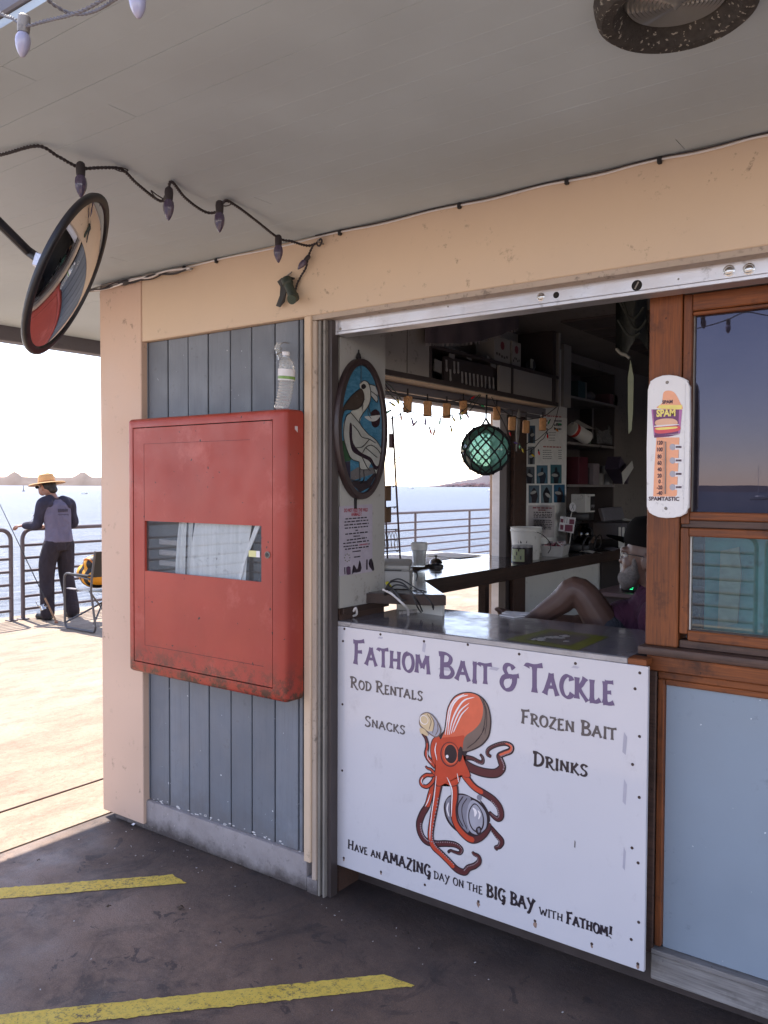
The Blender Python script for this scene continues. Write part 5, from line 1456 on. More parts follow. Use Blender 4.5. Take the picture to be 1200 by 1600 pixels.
def gl(*pts, r=.0016):
    P = [A6(*q) for q in pts]; m = MB()
    m.tube(cat_rom([V(SGX - .0065, q.x, q.y) for q in P], 5), r, 5); m.build('lead_line', M['black'], sg)
def gm(name, c, v=.12): return paint(name, c, .18, v, 20, 0, bump=.1)
gp('glass_plant', [(52, 640), (100, 630), (130, 680), (132, 750), (100, 762), (52, 765)], gm('green_stained_glass', (.03, .07, .035)))
gp('glass_post', [(52, 765), (84, 765), (84, 860), (54, 850)], gm('violet_stained_glass', (.05, .04, .075)), False)
gp('glass_post', [(86, 765), (126, 760), (128, 890), (88, 875)], gm('dark_violet_stained_glass', (.035, .03, .05)), False)
gp('glass_ground', [(60, 880), (130, 892), (230, 890), (330, 880), (320, 930), (260, 985), (190, 1000), (110, 970), (60, 920)], gm('dark_ground_glass', (.03, .022, .026)), False)
gp('glass_leg_ground', [(128, 830), (175, 800), (315, 820), (318, 890), (130, 892)], gm('grey_stained_glass', (.13, .12, .12)), False)
gp('glass_body', [(128, 440), (165, 470), (190, 515), (240, 578), (292, 620), (330, 680), (348, 740), (345, 790), (325, 860), (312, 890), (285, 825), (262, 775), (240, 815), (190, 812), (182, 765), (130, 742), (96, 665), (80, 580), (85, 500)], gm('cream_stained_glass', (.34, .34, .31)))
gp('glass_neck', [(190, 245), (215, 230), (243, 244), (258, 300), (256, 360), (238, 405), (205, 450), (186, 500), (150, 465), (128, 440), (150, 422), (198, 402), (219, 350), (213, 305), (192, 282)], gm('pale_cream_glass', (.42, .41, .36)))
gp('glass_beak', [(248, 252), (290, 266), (322, 300), (304, 318), (306, 352), (298, 372), (262, 332)], gm('white_stained_glass', (.42, .42, .40)), False)
gp('glass_nape', [(190, 282), (213, 303), (219, 350), (198, 400), (150, 422), (92, 424), (74, 468), (66, 440), (90, 385), (132, 330)], gm('brown_stained_glass', (.055, .040, .032)))
gp('glass_fish_shadow', [(262, 440), (290, 418), (316, 436), (322, 470), (316, 520), (290, 538), (268, 520), (262, 470)], gm('brown_fish_glass', (.03, .015, .02)))
gp('glass_fish', [(220, 466), (262, 462), (322, 458), (300, 490), (268, 498), (240, 486)], gm('white_fish_glass', (.46, .46, .44)))
gp('glass_wing_band', [(122, 515), (136, 520), (140, 620), (165, 672), (205, 708), (262, 738), (295, 790), (342, 788), (338, 812), (288, 815), (250, 760), (190, 728), (138, 690), (120, 600)], gm('black_band_glass', (.022, .012, .02)))
gp('glass_eye', [(198, 262), (215, 250), (230, 268), (218, 284), (202, 282)], gm('black_eye_glass', (.02, .016, .018)))
gl((188, 248), (214, 230), (244, 246), (258, 300), (256, 360), (238, 405), (205, 450), (186, 505), (240, 578), (292, 620), (330, 680), (348, 740))
gl((128, 440), (152, 468), (190, 515)); gl((128, 440), (95, 470), (80, 580), (96, 665), (130, 742), (182, 765)); gl((248, 252), (290, 266), (322, 300)); gl((262, 300), (300, 330), (306, 352)); gl((262, 332), (298, 372), (306, 350))
gl((140, 520), (175, 560), (200, 600), (250, 615), (290, 640)); gl((165, 672), (205, 665), (250, 615)); gl((205, 705), (228, 668), (265, 655), (310, 690), (345, 760)); gl((225, 670), (300, 735)); gl((182, 765), (192, 812), (240, 816)); gl((200, 730), (235, 800), (255, 822)); gl((262, 760), (290, 840), (312, 892)); gl((218, 350), (190, 402), (150, 422), (92, 424), (72, 470), (66, 520)); gl((190, 282), (132, 330), (90, 385)); gl((245, 405), (262, 462)); gl((195, 110), (195, 240), r=.0012)
gl((330, 330), (340, 420), (330, 640), r=.001); gl((262, 480), (240, 440), (258, 350), r=.001)
gl((186, 810), (188, 880), r=.0026); gl((212, 815), (215, 880), (190, 905), r=.0022); gl((120, 880), (160, 890), (190, 882), r=.0018)
m = MB(); p = A6(188, 60); m.lathe([(0, -.010), (.008, -.006), (.011, .0), (.008, .012), (.003, .02), (.003, .03)], V(SGX - .013, p.x, p.y - .01), n=12); m.build('hanger', M['black'], sg)

# ---------------------------------------------------------------- notice taped to the white panel
nx = PX + .0015
def NQ(cx, cy): p = at(525 + cx / 12.31, 785 + cy / 12.31, x=nx); return Vector((p.y, p.z))
nt = thing('notice_sheet', V(nx, 2.5, 1.16), 'lilac paper notice about feeding wild animals taped below the stained glass pelican', 'notice')
a_, b_, c_, d_ = NQ(60, 80), NQ(700, 30), NQ(700, 1330), NQ(60, 1420)
m = MB(); m.face([V(nx, q.x, q.y) for q in (a_, b_, c_, d_)]); m.build('paper', plain('lilac_paper', (.36, .32, .37), .6), nt, smooth=0)
M['n_red'] = flat_print('notice_red', (.30, .03, .05)); M['n_ink'] = flat_print('notice_ink', (.03, .02, .03))
def wall_text(s, cx, cy, hh, mat, sx=1.0, bold=.02):
    c = NQ(cx, cy); bfont(s, hh, lambda x, y: V(nx + .0008, c.x + x * sx, c.y + y), 'lettering', mat, nt, bold)
def px_len(a, b2): return (NQ(b2, 500) - NQ(a, 500)).length
wL = px_len(140, 640)
wall_text('DO NOT FEED THE WILD', 385, 180, .019, M['n_red'], wL / (.019 * 12.6), .03)
wall_text('ANIMALS !', 390, 258, .019, M['n_red'], wL * .46 / (.019 * 5.4), .03)
def greek(m, c0, c1, y0, y1, rr, hh, place):
    """an illegible line of small print as word-long dashes"""
    x = c0
    while x < c1 - 8:
        w = min(rr.uniform(.06, .20) * (c1 - c0), c1 - x)
        u0, u1 = (x - c0) / (c1 - c0), (x + w - c0) / (c1 - c0)
        ya, yb = y0 + (y1 - y0) * u0, y0 + (y1 - y0) * u1
        m.face([place(x, ya), place(x + w, yb), place(x + w, yb - hh), place(x, ya - hh)]); x += w + .035 * (c1 - c0)
rr = random.Random(11)
m = MB()
NP = lambda x, y: V(nx + .0007, *NQ(x, y))
for (c0, c1, y0, y1) in [(180, 590, 330, 300), (160, 620, 390, 352), (158, 625, 450, 412), (165, 620, 510, 470), (370, 430, 552, 545), (175, 605, 625, 580), (335, 460, 665, 655), (205, 590, 740, 690), (135, 650, 805, 745), (140, 430, 865, 832), (620, 650, 812, 806), (170, 625, 915, 860), (315, 485, 960, 940), (345, 465, 1065, 1050)]:
    greek(m, c0, c1, y0, y1, rr, 24, NP)
m.build('small_print', M['n_ink'], nt, smooth=0, kind='stuff', fix=False)
m = MB(); greek(m, 445, 610, 832, 808, rr, 22, NP); m.build('small_print', M['n_red'], nt, smooth=0, kind='stuff', fix=False)
def nsh(name, pts, mat=None):
    m = MB(); m.face([NP(*q) for q in pts]); bmesh.ops.triangulate(m.bm, faces=m.bm.faces[:]); m.build(name, mat or M['n_ink'], nt, smooth=0, fix=False)
nsh('seal_drawing', [(300, 1390), (330, 1330), (340, 1290), (325, 1220), (345, 1200), (370, 1270), (400, 1290), (430, 1240), (455, 1180), (450, 1110), (475, 1170), (490, 1260), (470, 1330), (400, 1350), (340, 1350)])
nsh('bird_drawing', [(200, 1390), (205, 1300), (195, 1250), (240, 1225), (275, 1245), (270, 1300), (280, 1380), (240, 1392)], flat_print('drawing_plum', (.08, .04, .08)))
nsh('bird_drawing', [(625, 1180), (640, 1100), (680, 1075), (700, 1120), (690, 1200), (735, 1290), (710, 1325), (680, 1290), (650, 1250), (640, 1230), (655, 1140)])
nsh('drawing_post', [(580, 1100), (605, 1095), (605, 1290), (580, 1295)]); nsh('drawing_post', [(155, 1250), (175, 1245), (180, 1380), (160, 1385)])
for k in range(8):
    a = k * .785; nsh('flower_petal', [(212 + 50 * math.cos(a) - 12, 1065 + 72 * math.sin(a)), (212 + 50 * math.cos(a), 1065 + 72 * math.sin(a) - 15), (212 + 50 * math.cos(a) + 12, 1065 + 72 * math.sin(a)), (212 + 50 * math.cos(a), 1065 + 72 * math.sin(a) + 15)], flat_print('flower_ink', (.12, .12, .05)))
m = MB(); p = NQ(360, 20); m.box(nx, nx + .008, p.x - .004, p.x + .004, p.y - .02, p.y + .02); m.build('clip', M['black'], nt)

# ---------------------------------------------------------------- wire display rack outside the side opening
rk = thing('wire_rack', V(-2.62, 3.75, BZ), 'tall dark red wire display rack with brown packets behind the stained glass oval', 'display rack')
M['rackw'] = plain('dark_red_wire', (.055, .02, .03), .5)
def RK(px, py, x=-2.5): return at(px, py, x=x)
rt = RK(612, 640); 
m = MB(); m.tube([RK(613, 650), RK(619, 760), RK(626, 884)], .0055, 6); m.build('upright', M['rackw'], rk)
m = MB(); m.tube([RK(597, 640), RK(601, 760), RK(606, 884)], .0050, 6); m.build('upright', M['rackw'], rk)
m = MB(); m.box(-2.51, -2.49, RK(612, 695).y - .012, RK(612, 695).y + .008, RK(612, 700).z, RK(612, 690).z + .04); m.build('bracket', M['rackw'], rk)
for (a, b2) in (((585, 761), (618, 759)), ((585, 794), (620, 792)), ((585, 829), (622, 827)), ((585, 863), (624, 860)), ((585, 845), (622, 843))):
    m = MB(); m.tube([RK(*a), RK(*b2), RK(b2[0] - 4, b2[1] + 2, -2.42)], .003, 5); m.build('cross_wire', M['rackw'], rk)
for (px, py) in ((600, 771), (600, 805)):
    p = RK(px + 6, py, -2.47); m = MB(); m.obox(p, (.010, .055, .075), rotM('Z', .1), .002); m.build('packet', plain('brown_packet', (.16, .09, .05), .5), rk)
for px in (598, 603, 608, 613, 618):
    m = MB(); m.tube(cat_rom([RK(px, 858), RK(px - 2, 842), RK(px, 832), RK(px + 3, 842), RK(px + 3, 858)], 4), .0018, 5); m.build('wire_hook', M['track'], rk)
for k_, (a, b2) in enumerate((((613, 722), (634, 709)), ((612, 727), (633, 712)), ((612, 718), (628, 713)))):
    m = MB(); m.tube([RK(*a), RK(*b2), RK(b2[0] + .5, b2[1] - 4)], .0018, 5); m.build('wire_prong', M['track'], rk)

# ---------------------------------------------------------------- wall cupboards over the side opening
CX = -2.05
cup_ = thing('wall_cupboard', V(-2.17, 3.7, 2.02), 'grey open wall cupboards with tackle over the side opening', 'cupboard')
M['cupb'] = paint('dull_white_cupboard', (.29, .265, .24), .6, .06, 2, .15)
M['cupd'] = paint('dark_brown_trim', (.045, .033, .031), .5, .15, 5)
def cy(px): return at(px, 600, x=CX).y
y_a, y_b = 2.70, cy(873)
zb, ztp = 2.012, 2.438
zm0 = at(873, 590, x=CX).z
zm = at(700, 553, x=CX).z
m = MB(); m.box(-2.288, CX, y_a, y_b, zb, zb + .022); m.build('bottom_board', M['cupd'], cup_)
m = MB(); m.box(-2.162, CX - .012, y_a, y_b, zb - .003, zb - .0005); m.build('underside_panel', M['peach'], cup_, smooth=0)
m = MB(); m.box(-2.285, -2.275, y_a, y_b, zb + .0225, ztp); m.build('back_board', M['cupb'], cup_)
m = MB(); m.box(-2.274, CX, cy(672), y_b, (zm + zm0) / 2, (zm + zm0) / 2 + .016); m.build('shelf', M['cupd'], cup_)
for i, px in enumerate((672, 800, 864)):
    m = MB(); y = cy(px); m.box(-2.274, CX - .001, y, y + .018 + (.02 if i == 2 else 0), zb + .0225, ((zm + zm0) / 2 - .0005) if i == 1 else ztp); m.build('divider', M['cupd'], cup_)
m = MB(); m.box(CX - .016, CX - .002, y_a, cy(671), zb + .0225, ztp); m.build('door', M['cupb'], cup_)
m = MB(); m.box(CX - .0015, CX, cy(636), cy(636) + .002, zb + .0225, ztp); m.build('door_seam', M['cupd'], cup_, smooth=0)
m = MB(); m.box(CX - .016, CX - .002, cy(803), cy(863), zb + .0225, (zm + zm0) / 2 - .002); m.build('door', M['cupb'], cup_)
m = MB(); m.box(CX - .016, CX - .002, cy(781), cy(799), zb + .0225, (zm + zm0) / 2 - .002); m.build('door', M['cupb'], cup_)
m = MB(); m.box(-2.288, CX, y_b + .0005, y_b + .02, zb, ztp); m.build('end_panel', M['cupb'], cup_)
m = MB(); m.box(-2.21, -2.19, 4.90, 5.01, 2.05, 2.44); m.build('wall_stile', M['cupb'], cup_)
# lure display in the open bay
def CP(px, py, x=CX - .03): return at(px, py, x=x)
lr = thing('lure_display', CP(735, 600), 'dark rack of pale carded lures in the open cupboard bay', 'lure rack')
m = MB(); a_ = CP(694, 560); b_ = CP(778, 612)
m.prism([CP(694, 556), CP(778, 574), CP(778, 613), CP(694, 597)], (-.012, 0, 0)); m.build('card_back', M['cupd'], lr, smooth=0)
rr = random.Random(4)
for k in range(13):
    px = 698 + k * 6.1; top = 562 + k * 1.15
    m = MB(); hi_ = k % 3 != 1
    y0 = top + (0 if hi_ and k < 5 else 14); L_ = rr.uniform(16, 20)
    a_, b_ = CP(px, y0, CX - .022), CP(px + .5, y0 + L_, CX - .022)
    m.prism([a_ + V(0, -.006, 0), a_ + V(0, .006, 0), b_.lerp(a_, .4) + V(0, .004, 0), b_ + V(0, .0085, 0), b_ + V(0, .0, -.006), b_ + V(0, -.0085, 0), b_.lerp(a_, .4) + V(0, -.004, 0)], (-.004, 0, 0)); m.build('lure', plain('pale_lure', (.34, .32, .31), .4), lr, smooth=0)
for (px, py, w, h) in ((684, 572, 16, 20), (706, 556, 12, 8), (722, 552, 10, 8), (733, 558, 12, 9), (762, 562, 7, 12), (771, 570, 14, 9)):
    p = CP(px, py, CX - .018); s_ = 4.0 / FPX
    m = MB(); m.obox(p, (.004, w * s_ * 1.25, h * s_ * .9), rotM('X', -.1)); m.build('card', plain('grey_card', (.20, .19, .18), .6), lr)
# boxes with red marks and a small can on the upper shelf
zs = (zm + zm0) / 2 + .0165
for i, (px, w) in enumerate(((790, .17), (812, .10))):
    y = cy(px); b2 = thing('carton', V(CX - .07, y, zs), ['wide white carton with a red mark on the cupboard shelf', 'narrow white carton with a red mark beside the wider one'][i], 'carton', 'cartons on the cupboard shelf')
    m = MB(); m.box(CX - .13, CX - .02, y - w / 2, y + w / 2, zs, zs + .13, .001); m.build('box', M['cupb'], b2)
    m = MB(); m.lathe([(.022, 0), (0, .0005)], V(CX - .0198, y, zs + .09), zto((1, 0, 0)), 10); m.build('red_mark', plain('dull_red_print', (.18, .03, .04), .6), b2)
    m = MB(); rr = random.Random(i)
    for k in range(5): z = zs + .02 + rr.random() * .02; m.box(CX - .0196, CX - .0192, y - w * .4 + k * w * .16, y - w * .4 + k * w * .16 + w * .1, z, z + .012)
    m.build('print_row', M['cupd'], b2, smooth=0, kind='stuff')
y = cy(842); b2 = thing('small_reel_box', V(CX - .07, y, zs), 'small dark reel with a pale label at the right end of the cupboard shelf', 'reel')
m = MB(); m.lathe([(.03, -.02), (.034, -.015), (.02, -.01), (.02, .01), (.034, .015), (.03, .02), (0, .021)], V(CX - .06, y, zs + .035), zto((.8, -.6, 0)), 16); m.build('spool', M['black'], b2)
m = MB(); m.box(CX - .04, CX - .036, y - .03, y + .01, zs + .02, zs + .07); m.build('label', plain('pale_label', (.24, .24, .2), .6), b2)
# fringed towel hanging over the cupboard
tw = thing('fringed_towel', V(CX + .03, 3.4, 2.3), 'dull mauve towel with a striped hem hanging in front of the cupboards', 'towel')
tl = [(664, 541), (690, 541), (720, 541), (750, 537), (780, 528), (800, 520), (812, 516)]
def tow(u, v, lo=0.0):
    f_ = u * 6; i = min(5, int(f_)); w = f_ - i
    px = tl[i][0] * (1 - w) + tl[i + 1][0] * w; py = tl[i][1] * (1 - w) + tl[i + 1][1] * w
    p = at(px, py, x=CX + .035)
    return V(CX + .035 + .008 * math.sin(u * 30) * (1 - v * .5), p.y, p.z + lo + v * (2.436 - p.z - lo))
m = MB(); m.sheet(lambda u, v: tow(u, v, .012), 48, 6); m.build('cloth', paint('mauve_cloth', (.11, .085, .095), .9, .15, 12, bump=.3, bscale=150), tw)
for k in range(34):
    u = k / 34; a_ = tow(u, 0); b_ = tow(u + .016, 0)
    m = MB(); m.face([a_ + V(.001, 0, 0), b_ + V(.001, 0, 0), b_ + V(.001, .003, .014), a_ + V(.001, .003, .014)]); m.build('hem_stripe', plain('pale_hem', (.24, .21, .20), .8), tw, smooth=0)

# recessed shelves
RX = -2.56
sh = thing('wall_shelves', V(-2.4, 5.6, 1.13), 'dark recessed shelves crowded with supplies behind the photo wall', 'shelves')
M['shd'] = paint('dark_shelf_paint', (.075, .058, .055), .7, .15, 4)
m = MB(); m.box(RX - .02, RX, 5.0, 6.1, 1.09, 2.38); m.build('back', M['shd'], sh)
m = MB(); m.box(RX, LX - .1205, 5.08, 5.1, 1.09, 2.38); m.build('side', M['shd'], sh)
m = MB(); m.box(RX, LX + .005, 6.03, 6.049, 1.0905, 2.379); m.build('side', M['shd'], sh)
zsh = [at(892, 617, x=-2.27).z, at(892, 690, x=-2.27).z, at(892, 757, x=-2.27).z]
for z in zsh:
    m = MB(); m.box(RX, LX + .02, 5.21, 6.029, z - .016, z, .001); m.build('shelf', paint('grey_shelf_edge', (.24, .21, .20), .6, .1, 4), sh)
def S2(px, py, x=-2.36): return at(px, py, x=x)
def on(px, z, x=-2.36): p = at(px, 700, x=x); return V(x, p.y, z)
# supplies, shelf by shelf
def boxthing(nm, px, z, w, h, d, mat, label, cat, grp=None, rz=0.0, x=-2.36):
    p = on(px, z + .0005, x); m = MB(); m.obox(p + V(0, 0, h / 2), (d, w, h), rotM('Z', rz), .002); return m.build(nm, mat, label=label, cat=cat, group=grp)
boxthing('teal_box', 898, zsh[0], .13, .12, .1, plain('teal_box', (.04, .08, .085), .6), 'dark teal box at the left end of the top shelf', 'box')
boxthing('white_box', 904, zsh[0], .03, .12, .1, M['cupb'], 'narrow whitish box beside the teal box on the top shelf', 'box')
boxthing('pink_box', 946, zsh[0], .16, .08, .12, plain('dull_pink', (.16, .07, .075), .7), 'dull pink package near the right end of the top shelf', 'package')
p = on(918, zsh[0] + .0005); m = MB(); m.ell(p + V(0, 0, .04), (.05, .08, .04)); m.build('stuffed_bag', plain('clear_bag_grey', (.12, .11, .11), .25), label='crumpled dark plastic bag in the middle of the top shelf', cat='bag')
boxthing('dark_red_box', 899, zsh[2], .16, .19, .12, plain('dark_red_box', (.09, .012, .022), .5), 'dark red box at the left end of the lowest shelf', 'box')
boxthing('dark_case', 911, zsh[2], .08, .12, .1, M['black'], 'black case next to the dark red box on the lowest shelf', 'case')
boxthing('small_card', 910, zsh[2] + .30, .09, .07, .01, M['cupb'], 'small pale card standing high against the shelf back over the red box', 'card')
def tub(px, z, r, h, mat, label, x=-2.33):
    p = on(px, z + .0005, x); t_ = thing('plastic_tub', p, label, 'tub', 'tubs on the lowest shelf')
    m = MB(); m.lathe([(0, 0), (r * .85, 0), (r, h), (r * 1.04, h + .002)], p, n=20); m.build('body', mat, t_)
    m = MB(); m.lathe([(r * 1.06, h + .0025), (r * 1.06, h + .010), (0, h + .011)], p, n=20); m.build('lid', mat, t_)
boxthing('mauve_carton', 924, zsh[2], .11, .15, .08, plain('mauve_carton', (.22, .18, .19), .6), 'pale mauve carton in the middle of the lowest shelf', 'carton', x=-2.32)
tub(946, zsh[2], .062, .13, plain('grey_tub', (.20, .19, .19), .4), 'pale grey tub right of the mauve carton on the lowest shelf')
tub(937, zsh[2], .035, .07, M['cupb'], 'small white tub between the mauve carton and the grey tub', -2.29)
for (px, zi, w, h, c_, lb, x_) in [(934, 0, .07, .15, (.20, .16, .05), 'mustard packet standing behind the bag on the top shelf', -2.45), (957, 0, .06, .12, (.07, .09, .15), 'blue packet at the far right end of the top shelf', -2.42), (955, 1, .05, .16, (.22, .20, .18), 'pale upright packet at the right end of the middle shelf', -2.42), (918, 1, .10, .11, (.05, .10, .06), 'green packet behind the tilted can on the middle shelf', -2.48), (962, 2, .07, .17, (.10, .06, .05), 'brown upright packet at the right end of the lowest shelf', -2.42), (930, 2, .08, .21, (.16, .14, .06), 'tall yellowish packet at the back of the lowest shelf', -2.48)]:
    o_ = boxthing('supply_packet', px, zsh[zi], w, h, .04, plain('packet_%d' % px, c_, .35), lb, 'packet', 'packets on the wall shelves', .2, x_)
# tilted white can with red band, plastic bag, papers
p = S2(905, 677, -2.27); cn = thing('white_can', p, 'white can with a red band lying tilted on the middle shelf', 'can')
Rc = zto((.25, .9, -.32))
m = MB(); m.lathe([(0, -.085), (.046, -.085), (.048, -.08), (.048, .085), (.044, .088), (0, .088)], p, Rc, 22); m.build('body', M['white'], cn)
m = MB(); m.lathe([(.0485, -.078), (.0485, -.048)], p, Rc, 22); m.build('red_band', plain('bright_red_band', (.50, .03, .02), .4), cn)
p = S2(940, 683, -2.27)
m = MB()
rr = random.Random(9)
m.sheet(lambda u, v: p + V(.03 * math.sin(u * 7 + v * 3), (u - .5) * .26, -.06 + v * .13 + .025 * math.sin(u * 9) + rr.uniform(-.006, .006)), 14, 8)
m.build('plastic_bag', glassm('crumpled_film', (.70, .68, .70), 1.5, .12, .25, (.5, .5, .5)), label='crumpled clear plastic bag spilling off the middle shelf beside the can', cat='bag')
m = MB(); m.prism([S2(892, 662, -2.28), S2(902, 656, -2.28), S2(930, 671, -2.30), S2(908, 668, -2.28)], (.002, 0, .001)); m.build('loose_sheet', M['cupb'], label='curled white sheet lying over the tilted can', cat='paper')
m = MB(); m.prism([S2(925, 628, -2.45), S2(955, 634, -2.45), S2(955, 690, -2.45), S2(925, 685, -2.45)], (-.003, 0, 0)); sp = m.build('posted_sheet', plain('dim_paper', (.15, .13, .13), .7), label='grey printed sheet stuck up behind the middle shelf', cat='sheet')
m = MB(); m.prism([S2(972, 738, -2.1), S2(988, 720, -2.1), S2(990, 731, -2.1), S2(974, 757, -2.1)], (-.004, 0, 0)); m.build('white_leaflet', M['white'], label='white leaflet sticking out edgeways past the shelf end', cat='leaflet')
m = MB(); m.obox(S2(965, 735, -2.2), (.10, .22, .10), rotM('X', -.5)); m.build('purple_folder', plain('dark_violet_folder', (.06, .045, .075), .5), label='dark violet folder leaning at the right end of the lowest shelf', cat='folder')

# ---------------------------------------------------------------- photo board on the wall
qx = LX + .002
def Q(cx, cy): return at(815 + cx / 7.61, 640 + cy / 7.61, x=qx)
pb_ = thing('photo_board', V(qx, 4.9, 1.2), 'white price board with fishing photos behind the white bucket', 'notice board')
m = MB(); m.box(LX + .0005, LX + .0015, 4.601, 5.199, 1.14, 2.0); m.build('board', plain('bright_white_board', (.82, .80, .76), .5), pb_)
def qface(nm, c0, c1, r0, r1, mat, l=.001, par=None):
    m = MB(); m.face([Q(c0, r0) + V(l, 0, 0), Q(c1, r0) + V(l, 0, 0), Q(c1, r1) + V(l, 0, 0), Q(c0, r1) + V(l, 0, 0)]); return m.build(nm, mat, par or pb_, smooth=0, fix=False)
photos = [(75, 160, 190, 400), (72, 155, 440, 650), (30, 152, 680, 880), (176, 308, 662, 880), (342, 474, 655, 880), (82, 208, 900, 1110), (228, 362, 895, 1110), (382, 512, 892, 1105)]
cols = [(.05, .10, .16), (.20, .22, .24), (.10, .12, .14), (.09, .20, .28), (.06, .17, .20), (.13, .19, .24), (.18, .27, .32), (.03, .13, .24)]
rr = random.Random(21)
for (c0, c1, r0, r1), cc in zip(photos, cols):
    ph = qface('photo', c0, c1, r0, r1, flat_print('photo_ground_%d' % c0, cc))
    w, h = c1 - c0, r1 - r0
    pts = [(.3, 1), (.28, .7), (.15, .55), (.2, .42), (.38, .36), (.40, .18), (.5, .12), (.6, .18), (.6, .36), (.78, .42), (.85, .6), (.7, .72), (.68, 1)]
    m = MB(); m.face([Q(c0 + w * a, r0 + h * b2) + V(.0016, 0, 0) for a, b2 in pts]); bmesh.ops.triangulate(m.bm, faces=m.bm.faces[:]); m.build('photo_figure', flat_print('photo_dark_%d' % (c0 % 3), [(.02, .02, .03), (.04, .03, .04), (.03, .04, .06)][c0 % 3]), ph, smooth=0, fix=False)
    m = MB(); a0 = rr.uniform(-.7, .7); cxx, cyy = c0 + w * rr.uniform(.35, .7), r0 + h * rr.uniform(.4, .6)
    m.face([Q(cxx + w * .3 * math.cos(t_) * math.cos(a0) - h * .09 * math.sin(t_) * math.sin(a0), cyy + w * .3 * math.cos(t_) * math.sin(a0) + h * .09 * math.sin(t_) * math.cos(a0)) + V(.0021, 0, 0) for t_ in [k * .63 for k in range(10)]])
    m.build('photo_fish', flat_print('photo_fish_%d' % (c0 % 2), [(.42, .42, .40), (.45, .14, .12)][1 if c0 == 382 else 0]), ph, smooth=0, fix=False)
m = MB(); QP = lambda x, y: Q(x, y) + V(.001, 0, 0)
rr = random.Random(2)
greek(m, 250, 470, 62, 78, rr, -18, QP); greek(m, 255, 480, 432, 440, rr, -16, QP); m.build('red_heading', flat_print('faded_red_print', (.45, .12, .12)), pb_, smooth=0, kind='stuff', fix=False)
m = MB()
for y_ in (125, 175, 222): greek(m, 250, 310, y_, y_, rr, -20, QP); greek(m, 385, 480, y_, y_, rr, -20, QP)
m.build('price_print', M['ink'], pb_, smooth=0, kind='stuff', fix=False)
m = MB()
for y_ in (270, 300, 335, 362): greek(m, 320, 405, y_, y_, rr, -7, QP)
for y_ in (480, 505, 530, 555, 578): greek(m, 250, 360, y_, y_, rr, -8, QP); greek(m, 435, 480, y_, y_, rr, -9, QP)
m.build('small_print', plain('grey_print', (.22, .20, .20), .6), pb_, smooth=0, kind='stuff', fix=False)
m = MB(); m.face([Q(80, 1140) + V(.001, 0, 0), Q(390, 1140) + V(.001, 0, 0), Q(385, 1520) + V(.001, 0, 0), Q(80, 1520) + V(.001, 0, 0)]); m.build('pinned_sheet', plain('pale_sheet', (.55, .50, .50), .7), pb_, smooth=0, fix=False)
m = MB(); greek(m, 130, 365, 1160, 1165, rr, -14, lambda x, y: Q(x, y) + V(.0016, 0, 0)); greek(m, 190, 290, 1188, 1190, rr, -12, lambda x, y: Q(x, y) + V(.0016, 0, 0)); m.build('red_heading', M['n_red'], pb_, smooth=0, kind='stuff', fix=False)
m = MB()
for y_ in (1215, 1237, 1255, 1272, 1310, 1330, 1355, 1375, 1392, 1410): greek(m, 140, 360, y_, y_ + 5, rr, -10, lambda x, y: Q(x, y) + V(.0016, 0, 0))
m.build('small_print', M['n_ink'], pb_, smooth=0, kind='stuff', fix=False)

# ---------------------------------------------------------------- things standing on the side bar
def onbar(px, x): p = at(px, 850, x=x); return V(x, p.y, BZ + .0005)
p = onbar(822, -2.175)
bk = thing('white_bucket', p, 'white plastic bucket with a wire handle on the side bar', 'bucket')
k_ = p.y and ((p - EYE).dot(CF) / FPX)
rb_, hb = 24.5 * k_, 50 * k_
m = MB(); m.lathe([(0, .001), (rb_ * .84, 0), (rb_ * .97, hb * .86), (rb_ * 1.02, hb * .87), (rb_ * 1.02, hb * .91), (rb_ * .98, hb * .92), (rb_ * 1.0, hb * .98), (rb_ * 1.04, hb), (rb_ * .97, hb), (rb_ * .8, .01)], p, n=32); m.build('pail', M['white'], bk)
m = MB(); sd = CR.normalized()
h0 = p + V(sd.x, sd.y, 0) * rb_ * .45 + V(-CF.x, -CF.y, 0) * rb_ * .90 + V(0, 0, hb * .86)
m.tube(cat_rom([h0, h0 + V(sd.x * .03, sd.y * .03, -.01), h0 + V(sd.x * .075, sd.y * .075, -.05), h0 + V(sd.x * .085, sd.y * .085, -.09), h0 + V(sd.x * .07, sd.y * .07, -.12)], 6), .0022, 6); m.build('wire_handle', M['black'], bk)
m = MB(); m.ell(h0, (.007, .007, .007)); m.build('handle_ear', M['white'], bk)
fr_ = V(-CF.x, -CF.y, 0).normalized()
def bucket_mark(dx, dz, w, h, mat):
    a0 = math.asin(max(-.95, min(.95, dx / rb_)))
    m = MB(); pts = []
    for (ddx, ddz) in ((-w, -h), (w, -h), (w, h), (-w, h)):
        x_ = max(-.97, min(.97, (dx + ddx) / rb_)); r_ = rb_ * (.84 + .13 * (dz + ddz) / hb) + .0008
        pts.append(p + V(sd.x, sd.y, 0).normalized() * r_ * x_ + fr_ * r_ * math.sqrt(1 - x_ * x_) + V(0, 0, dz + ddz))
    m.face(pts); m.build('printed_mark', mat, bk, smooth=0, fix=False)
for (dx, dz, w, h) in [(-.055, .105, .006, .012), (-.045, .11, .004, .016), (-.03, .10, .008, .004), (-.07, .07, .005, .01), (-.015, .104, .005, .008), (-.068, .04, .004, .012)]: bucket_mark(dx, dz, w, h, M['ink'])
p = onbar(816, -2.09)
jr = thing('labelled_jar', p, 'squat dark jar with a pale green label in front of the white bucket', 'jar')
k_ = (p - EYE).dot(CF) / FPX; rj, hj = 16.5 * k_, 27 * k_
